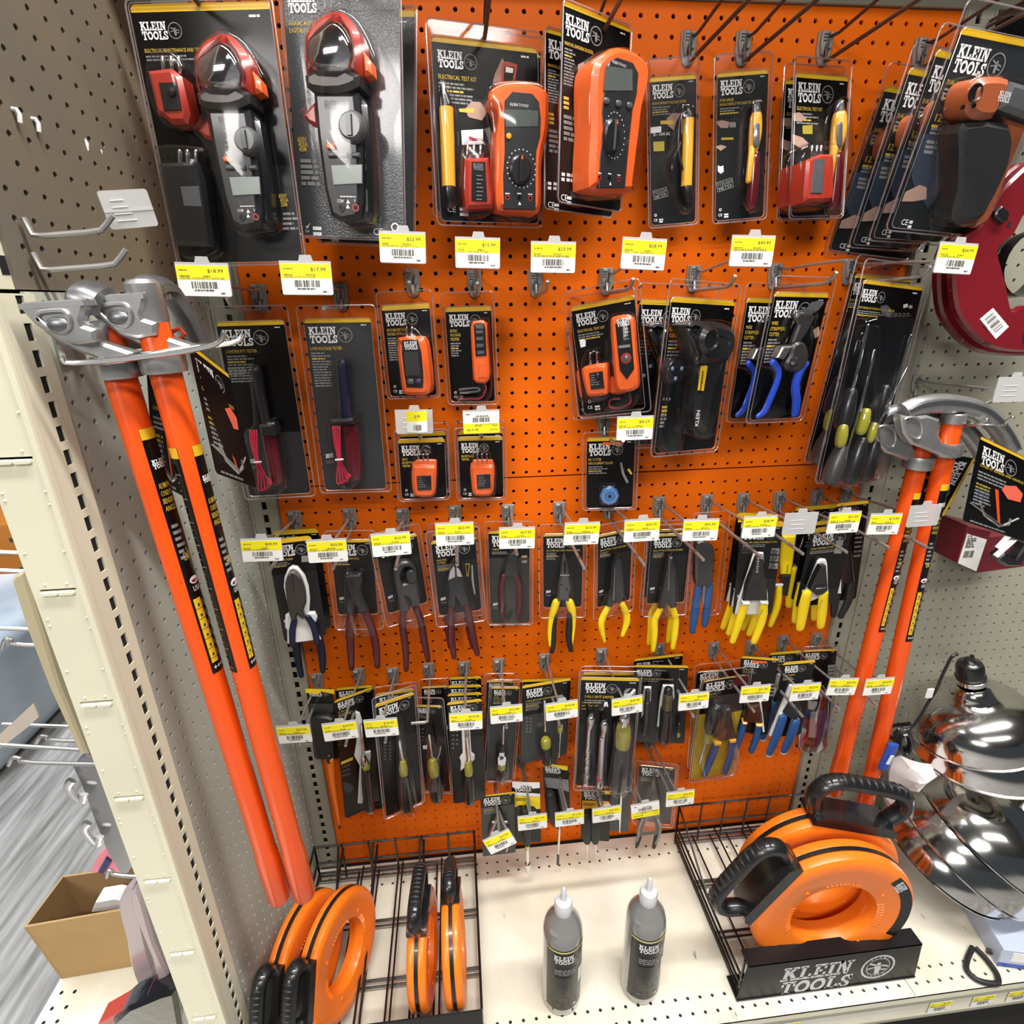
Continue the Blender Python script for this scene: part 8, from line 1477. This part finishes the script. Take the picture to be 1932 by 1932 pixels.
# ------------------------------------------------------------------ clamp lamps with aluminium reflectors, stacked in one another
REF = mat('spun_aluminium', (.72, .71, .69), .13, 1, noise=.08, nscale=8)
def lamp(label, c, axis, sock=True, R=.135):
    ax = Vector(axis).normalized(); t = thing('clamp_lamp', label, 'work lamp', c, 'stacked reflector lamps'); q = Vector((0, 0, 1)).rotation_difference(ax); t.rotation_euler = q.to_euler()
    k = R / .135; t.scale = (1, 1, .78); mb = MB(); prof = [(.135, 0), (.1375, .001), (.1375, .004), (.134, .006), (.131, .030), (.124, .060), (.108, .088), (.086, .106), (.062, .118), (.046, .124), (.042, .130), (.040, .142), (.034, .160), (.027, .166)]
    mb.lathe([(a * k, b * k) for a, b in prof], (0, 0, 0), (0, 0, 1), REF, 72); mb.lathe([((a - .0015) * k, (b - .0012) * k) for a, b in prof[3:]], (0, 0, 0), (0, 0, 1), REF, 48)
    for a in (1.1, 2.9, 4.4): mb.ell((.040 * math.cos(a) * k, .040 * math.sin(a) * k, .145 * k), (.003, .003, .003), DARK, 8, 5)
    mb.build('reflector', t, 50)
    if sock:
        mb = MB(); mb.lathe([(.0285, .164), (.0285, .176), (.027, .177)], (0, 0, 0), (0, 0, 1), CHR, 24); mb.build('collar', t)
        mb = MB(); mb.lathe([(.0265, .176), (.0265, .182), (.0245, .184), (.0245, .212), (.021, .222), (.012, .227), (.008, .236), (.0001, .238)], (0, 0, 0), (0, 0, 1), BKP, 20); mb.tube([(.008, .004, .222), (.012, .006, .236)], .004, BKP, 8); mb.build('socket', t)
    return t
cA = atY(1838, 1372, -.17); aA = Vector((-.30, .05, .94)).normalized()
topl = lamp('topmost reflector lamp with black socket, at the lower right', cA, aA, True, .120); lamp('second reflector lamp from the top, nested under the first', cA - aA * .024 + Vector((.006, 0, 0)), aA, False, .122); lamp('third reflector lamp from the top, only its rim band showing', cA - aA * .052 + Vector((.004, -.004, 0)), (aA + Vector((.16, -.05, 0))), False)
aD = Vector((.50, -.12, .80)).normalized(); cD = Vector((1.452, -.225, .355))
lamp('upper of the three reflector lamps tipped to the right', cD, aD, False, .15); lamp('middle of the three reflector lamps tipped to the right', cD - aD * .052 - Vector((.012, 0, .0)), aD, False, .15); lamp('lowest of the three reflector lamps, touching the deck', cD - aD * .090 + Vector((-.016, .0, .004)), (aD + Vector((-.14, 0, .1))), False, .136)
# cord, plug coil and clamp handles
F4P = lambda x, y, Y: atY(1560 + x / 5.083, 1180 + y / 5.083, Y); F5P = lambda x, y, Y: atY(1560 + x / 4.473, 1500 + y / 4.473, Y)
mb = MB(); mb.tube(smooth([tuple(F4P(x, y, -.17)) for x, y in ((1255, 275), (1200, 300), (1150, 390), (1090, 520), (1040, 640), (960, 760), (900, 870), (830, 960), (760, 1010))], 4), .0030, BKP, 8)
mb.tube(smooth([tuple(F4P(x, y, -.175)) for x, y in ((1100, 790), (1000, 850), (945, 950), (925, 1050), (940, 1120))], 4), .0016, BKP, 6); o = mb.build('cord')
m2 = MB(); m2.tube([tuple(F4P(1000, 610, -.172)), tuple(F4P(975, 690, -.172))], .0085, WPL, 8, .3); m2.build('cord_tag', o); bpy.context.view_layer.update(); o.parent = topl; o.matrix_parent_inverse = topl.matrix_world.inverted()
mb = MB()
for k in range(9):
    cx, cy = 730 + (k % 3) * 14, 1080 + k * 8; mb.tube([tuple(F4P(cx + 85 * math.cos(a * .52 + k) * (1 - .05 * k), cy + 95 * math.sin(a * .52 + k), -.16 - .004 * k)) for a in range(13)], .0034, BKP, 6)
o = mb.build('coiled_cord'); m2 = MB(); m2.tube([tuple(F4P(640, 1140, -.2)), tuple(F4P(540, 1370, -.2))], .0125, mat('blue_wrap', (.02, .07, .38), .4), 10, .5); m2.tube([tuple(F4P(630, 1250, -.214)), tuple(F4P(585, 1330, -.214))], .005, WPL, 6, .3); m2.build('cord_sleeve', o); tag(o, 'coiled black cord with blue wrapper beside the lamp stack', 'cord')
mb = MB(); mb.tube([tuple(F4P(580, 968, -.12)), tuple(F4P(800, 940, -.15))], .0042, BKP, 8); mb.tube([tuple(F4P(575, 1040, -.12)), tuple(F4P(640, 1090, -.14))], .0042, BKP, 8); tag(mb.build('clamp_jaw'), 'black clamp arm behind the right bender handle', 'clamp')
for i, (L_, Z_) in enumerate((([(1230, 1285), (1185, 1390), (1185, 1480), (1280, 1565), (1430, 1590), (1440, 1520), (1350, 1390), (1255, 1290)], .187), ([(1350, 1310), (1480, 1360), (1600, 1410), (1650, 1380), (1560, 1240), (1450, 1120), (1400, 1095), (1380, 1200)], .190))):
    mb = MB(); pp = [atZ(1560 + x / 4.473, 1500 + y / 4.473, Z_) for x, y in L_]; mb.tube(smooth([tuple(p) for p in pp], 4), .0052, BKR, 8); tag(mb.build('spring_clamp'), ('front black loop of a lamp clamp lying on the deck', 'rear black loop of a lamp clamp, farther right on the deck')[i], 'clamp', 'wire loop clamps under the lamps')
p = atZ(1880, 1822, .181); mb = MB(); mb.prism(rrect(0, 0, .20, .052, .002), -.14, 0, mat('pale_blue_carton', (.50, .56, .72), .5), .002); mb.prism(_r(.0, .001, .20, .012), 0, .0006, mat('blue_wrap', (0, 0, 0))); mb.prism(_r(.02, .02, .05, .045), 0, .0006, WTAG); o = mb.build('lamp_carton'); o.location = p; o.rotation_euler = (0, 0, -.25); tag(o, 'pale blue and white carton at the bottom right corner of the deck', 'carton')
def paper(L_, Y, label, seed):
    rr_ = random.Random(seed); mb = MB(); pts = [F4P(x, y, Y) for x, y in L_]; c = sum(pts, Vector()) / len(pts); n = len(pts); v = []
    for k, s_ in enumerate((1., .66, .33)):
        for p in pts: q = c + (p - c) * s_; v.append((q.x, q.y - k * .012 + rr_.uniform(-.010, .010), q.z + rr_.uniform(-.004, .004)))
    v.append((c.x, c.y - .03, c.z)); f = [(k * n + i, k * n + (i + 1) % n, (k + 1) * n + (i + 1) % n, (k + 1) * n + i) for k in range(2) for i in range(n)] + [(2 * n + i, 2 * n + (i + 1) % n, 3 * n) for i in range(n)]
    v2 = [(x, y + .0015, z) for x, y, z in v]; b = len(v); mb.add(v + v2, f + [tuple(b + k for k in reversed(q)) for q in f], mat('tissue_paper', (.66, .60, .60), .7)); o = mb.build('packing_paper', None, 25); tag(o, label, 'packing paper', 'packing paper among the lamps')
paper([(690, 1235), (800, 1290), (920, 1320), (1150, 1330), (1300, 1380), (1100, 1400), (950, 1470), (800, 1540), (650, 1640), (600, 1560), (610, 1420), (650, 1300)], -.20, 'crumpled white packing paper poking out left of the lamps', 3)
paper([(540, 1640), (700, 1640), (760, 1720), (860, 1850), (900, 1950), (760, 1950), (640, 1800), (560, 1700)], -.17, 'lower piece of white packing paper behind the black reel handle', 5)
# price strip labels along the deck front
for i, (px, sd) in enumerate((((1493, 1925), 1), ((1776, 1900), 2), ((1858, 1888), 3), ((1925, 1878), 4))):
    p = atY(*px, -.4290); mb = MB(); price_label(mb, .048, .032, '$9.99', '', 300 + sd); o = mb.build('shelf_label'); o.location = (p.x, -.4262, .152)
    tag(o, ('yellow shelf label under the right wire rack panel', 'yellow shelf label right of the deck seam, leftmost of three', 'yellow shelf label right of the deck seam, middle of three', 'yellow shelf label at the bottom right corner')[i], 'shelf label', 'labels on the deck edge')
# ------------------------------------------------------------------ the next aisle on the left
DK2 = pegboard('floor_deck_left', (-.145, -1.05, .18), (-1, 0, 0), (0, 1, 0), (0, 0, 1), .405, 1.3, .340, .03, DECK, t=.003)
bpy.data.objects.remove(DK2)
mb = MB(); mb.box((-.55, -1.2, .155), (-.145, .8, .18), DECK); mb.box((-.53, -1.2, 0), (-.15, .8, .155), DARK)
for px in ((116, 1873), (141, 1871), (98, 1903), (125, 1900), (82, 1930), (108, 1927)): p = atZ(*px, .1802); mb.lathe([(.0001, .0003), (.0034, .0003), (.0034, 0)], p, (0, 0, 1), DARK, 12)
struct(mb, 'floor_deck_left')
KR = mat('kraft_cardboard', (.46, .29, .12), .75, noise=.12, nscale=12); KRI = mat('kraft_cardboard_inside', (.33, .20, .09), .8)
t = thing('cardboard_box', 'open brown cardboard box standing on the left base deck', 'box', (-.47, -.15, .1805)); iv = t.location.copy()
bl, br = Vector((-.548, -.196, .181)), Vector((-.25, -.178, .181)); tl, tr = atY(65, 1742, -.205), atY(300, 1700, -.192); tl = Vector((-.560, -.206, .358)); tr = Vector((-.25, -.185, .362)); bbl = Vector((-.548, -.06, .181)); bbr = Vector((-.25, -.05, .181)); tbl = Vector((-.575, -.055, .335)); tbr = Vector((-.25, -.04, .352)); tbl = atZ(118, 1652, .35)
tbl2 = atZ(118, 1652, .35); bbl = Vector((tbl2.x + .015, tbl2.y, .181)); tbr = atZ(260, 1632, .35); bbr = Vector((tbr.x, tbr.y, .181))
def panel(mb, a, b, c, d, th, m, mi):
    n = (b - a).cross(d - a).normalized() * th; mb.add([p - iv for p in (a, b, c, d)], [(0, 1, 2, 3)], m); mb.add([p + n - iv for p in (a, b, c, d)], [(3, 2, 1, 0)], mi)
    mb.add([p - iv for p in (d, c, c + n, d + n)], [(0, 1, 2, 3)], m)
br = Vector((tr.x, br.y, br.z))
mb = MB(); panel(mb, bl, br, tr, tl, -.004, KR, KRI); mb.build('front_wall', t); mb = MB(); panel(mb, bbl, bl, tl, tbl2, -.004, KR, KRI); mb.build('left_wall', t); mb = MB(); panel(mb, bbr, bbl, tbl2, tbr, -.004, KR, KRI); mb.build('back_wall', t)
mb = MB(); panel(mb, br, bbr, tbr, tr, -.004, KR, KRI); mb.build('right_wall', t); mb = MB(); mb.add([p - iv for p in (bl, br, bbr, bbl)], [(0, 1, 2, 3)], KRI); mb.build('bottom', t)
mb = MB(); c = [atY(x, y, Y) for (x, y), Y in zip(((172, 1722), (180, 1702), (215, 1696), (236, 1700), (228, 1716)), (-.17,) * 5)]; mb.prism([(p.x, p.z) for p in c[:1] + c[1:]], .14, .17, WPL, .002); tag(mb.build('white_outlet_box'), 'white plastic piece lying in the cardboard box', 'plastic part')
LH = [((140, 1371), (5, 1366), -.25, False), ((150, 1398), (66, 1397), -.25, True), ((160, 1415), (0, 1405), -.32, False), ((172, 1441), (14, 1438), -.32, True), ((28, 1043), (-40, 1040), -.30, False), ((42, 1078), (-40, 1074), -.30, False), ((56, 1187), (-40, 1184), -.30, False), ((70, 1217), (2, 1216), -.30, True), ((235, 1652), (200, 1650), -.35, True)]
LLB = ['straight zinc wire over the plank floor, upper left aisle', 'bent tip zinc wire just under the upper straight one', 'straight zinc wire crossing the grey planks, lower one', 'bent tip zinc wire, lowest of the four over the planks', 'top straight wire at the left photo edge by the orange boxes', 'second straight wire at the left edge under the orange boxes', 'straight wire before the pale wrapped bales', 'bent tip wire before the pale wrapped bales', 'short bent wire over the cardboard box']
for i, (a, b, Y, tip) in enumerate(LH):
    p0 = atY(a[0], a[1], Y); p1 = atY(b[0], b[1], Y); p0 = Vector((-.125, Y, p0.z + (p1.z - p0.z) * (-.125 - p0.x) / (p1.x - p0.x))); mb = MB(); L_ = (p1 - p0)
    pts = [Vector((0, 0, 0)), L_ * .84, L_ * .92 + Vector((0, 0, .008)), L_ * .96 + Vector((0, 0, .008)), L_ + Vector((0, 0, -.006))] if tip else [Vector((0, 0, 0)), L_]
    mb.tube([tuple(v) for v in (smooth([tuple(v) for v in pts], 3) if tip else pts)], .0030, HOOK, 8); o = mb.build('peg_hook'); o.location = p0; tag(o, LLB[i], 'hook', 'wires on the back of the left wing')
mb = MB(); a = [atY(x, y, -.30) for x, y in ((0, 1385), (64, 1326), (74, 1352), (52, 1372), (0, 1412))]; mb.prism([(p.x, p.z) for p in a], .298, .301, mat('tan_plastic_channel', (.55, .47, .40), .4)); tag(mb.build('label_channel'), 'tan plastic label channel at the wire tip, left edge', 'label holder')
mb = MB(); a = [atY(x, y, -.36) for x, y in ((21, 1100), (24, 1088), (45, 1078), (60, 1130), (110, 1290), (165, 1425), (150, 1425), (92, 1300), (50, 1190))]; mb.prism([(p.x, p.z) for p in a], .33, .36, mat('beige_panel', (.50, .42, .27), .5), .003); tag(mb.build('beige_side_panel'), 'thin beige panel with rounded top behind the slotted post', 'panel')
mb = MB(); A = [(p.x, p.z) for p in [atY(x, y, -.27) for x, y in ((150, 1430), (160, 1425), (210, 1445), (262, 1620), (232, 1660), (200, 1610), (180, 1560), (150, 1480), (135, 1450))]]; mb.prism(A, .25, .268, mat('brushed_plate', (.30, .30, .31), .35, .8), .002)
o = mb.build('hinge_plate'); m2 = MB()
for x, y in ((140, 1480), (170, 1560)): m2 = MB(); m2.tube(smooth([tuple(atY(x + dx, y + dy, -.28)) for dx, dy in ((-4, -8), (-12, 4), (-2, 20), (14, 34), (18, 18))], 3), .007, CHR, 10, .5); m2.build('rolled_knuckle', o)
tag(o, 'grey steel hinge plate hanging behind the slotted post', 'hinge')
mb = MB(); A = [(p.x, p.z) for p in [atY(x, y, -.2) for x, y in ((170, 1645), (185, 1615), (200, 1600), (225, 1600), (235, 1650))]]; mb.prism(A, .19, .2, mat('pink_print', (.80, .25, .32), .5)); mb.prism([(p.x, p.z) for p in [atY(x, y, -.203) for x, y in ((185, 1645), (200, 1618), (210, 1625), (196, 1648))]], .2, .204, mat('navy_print', (.02, .03, .12), .5)); tag(mb.build('pink_card'), 'pink and navy printed card above the cardboard box', 'card')
PINK = mat('pale_mauve_blister', (.42, .33, .35), .3, coat=.5)
for i, (L_, Y) in enumerate((([(222, 1708), (252, 1672), (262, 1720), (280, 1800), (300, 1870), (275, 1885), (250, 1840), (238, 1780)], -.34), ([(245, 1708), (262, 1685), (290, 1780), (325, 1862), (305, 1878), (285, 1810)], -.37))):
    mb = MB(); mb.prism(smooth([(p.x, p.z) for p in [atY(x, y, Y) for x, y in L_]], 3, True), -Y - .016, -Y, PINK, .004); tag(mb.build('mauve_blister'), ('mauve plastic pack hanging beside the cardboard box', 'mauve plastic pack partly behind the slotted post, right one')[i], 'blister pack', 'mauve packs on the left aisle')
mb = MB(); A = [(p.x, p.z) for p in [atY(x, y, -.40) for x, y in ((210, 1932), (240, 1905), (300, 1880), (330, 1872), (345, 1960), (210, 1960))]]; mb.prism(A, .36, .40, mat('black_film', (.01, .01, .012), .15, coat=1, bump=1., bscale=60), .006)
o = mb.build('film_package'); m2 = MB(); m2.prism([(p.x, p.z) for p in [atY(x, y, -.39) for x, y in ((185, 1932), (262, 1888), (278, 1878), (276, 1888), (215, 1940))]], .36, .39, RED); m2.build('red_edge', o); tag(o, 'glossy black film package with red edge at the bottom left', 'package')
# wrapped bales and orange boxes across the floor
WR = mat('pale_blue_wrap', (.72, .80, .88), .25, coat=.5, noise=.2, nscale=3, bump=.8, bscale=14, col2=(.40, .46, .54))
for i, (c, s_, lb) in enumerate((((-1.90, .90, .0), (.64, .38, .44), 'pale blue film wrapped bale nearest the plank floor'), ((-1.96, 1.75, .0), (.66, .42, .325), 'lower film wrapped bale carrying the orange cartons'))):
    mb = MB(); mb.prism([(p[0], p[1]) for p in rrect(-s_[0], 0, s_[0], s_[2], .06)], -s_[1], s_[1], WR, .04); o = mb.build('wrapped_bale'); o.location = c; tag(o, lb, 'wrapped bale', 'bales across the aisle')
OB = mat('orange_carton', (.50, .17, .02), .6)
for i, (z, lb) in enumerate(((.468, 'upper orange carton at the left photo edge'), (.326, 'lower orange carton at the left photo edge'))):
    mb = MB(); mb.box((-.22, -.0, 0), (.20, .28, .140), OB); mb.prism(_r(.05, .06, .15, .08), .0, .001, TAGD); o = mb.build('orange_carton'); o.location = (-1.70, 1.42, z); tag(o, lb, 'carton', 'orange cartons across the aisle')
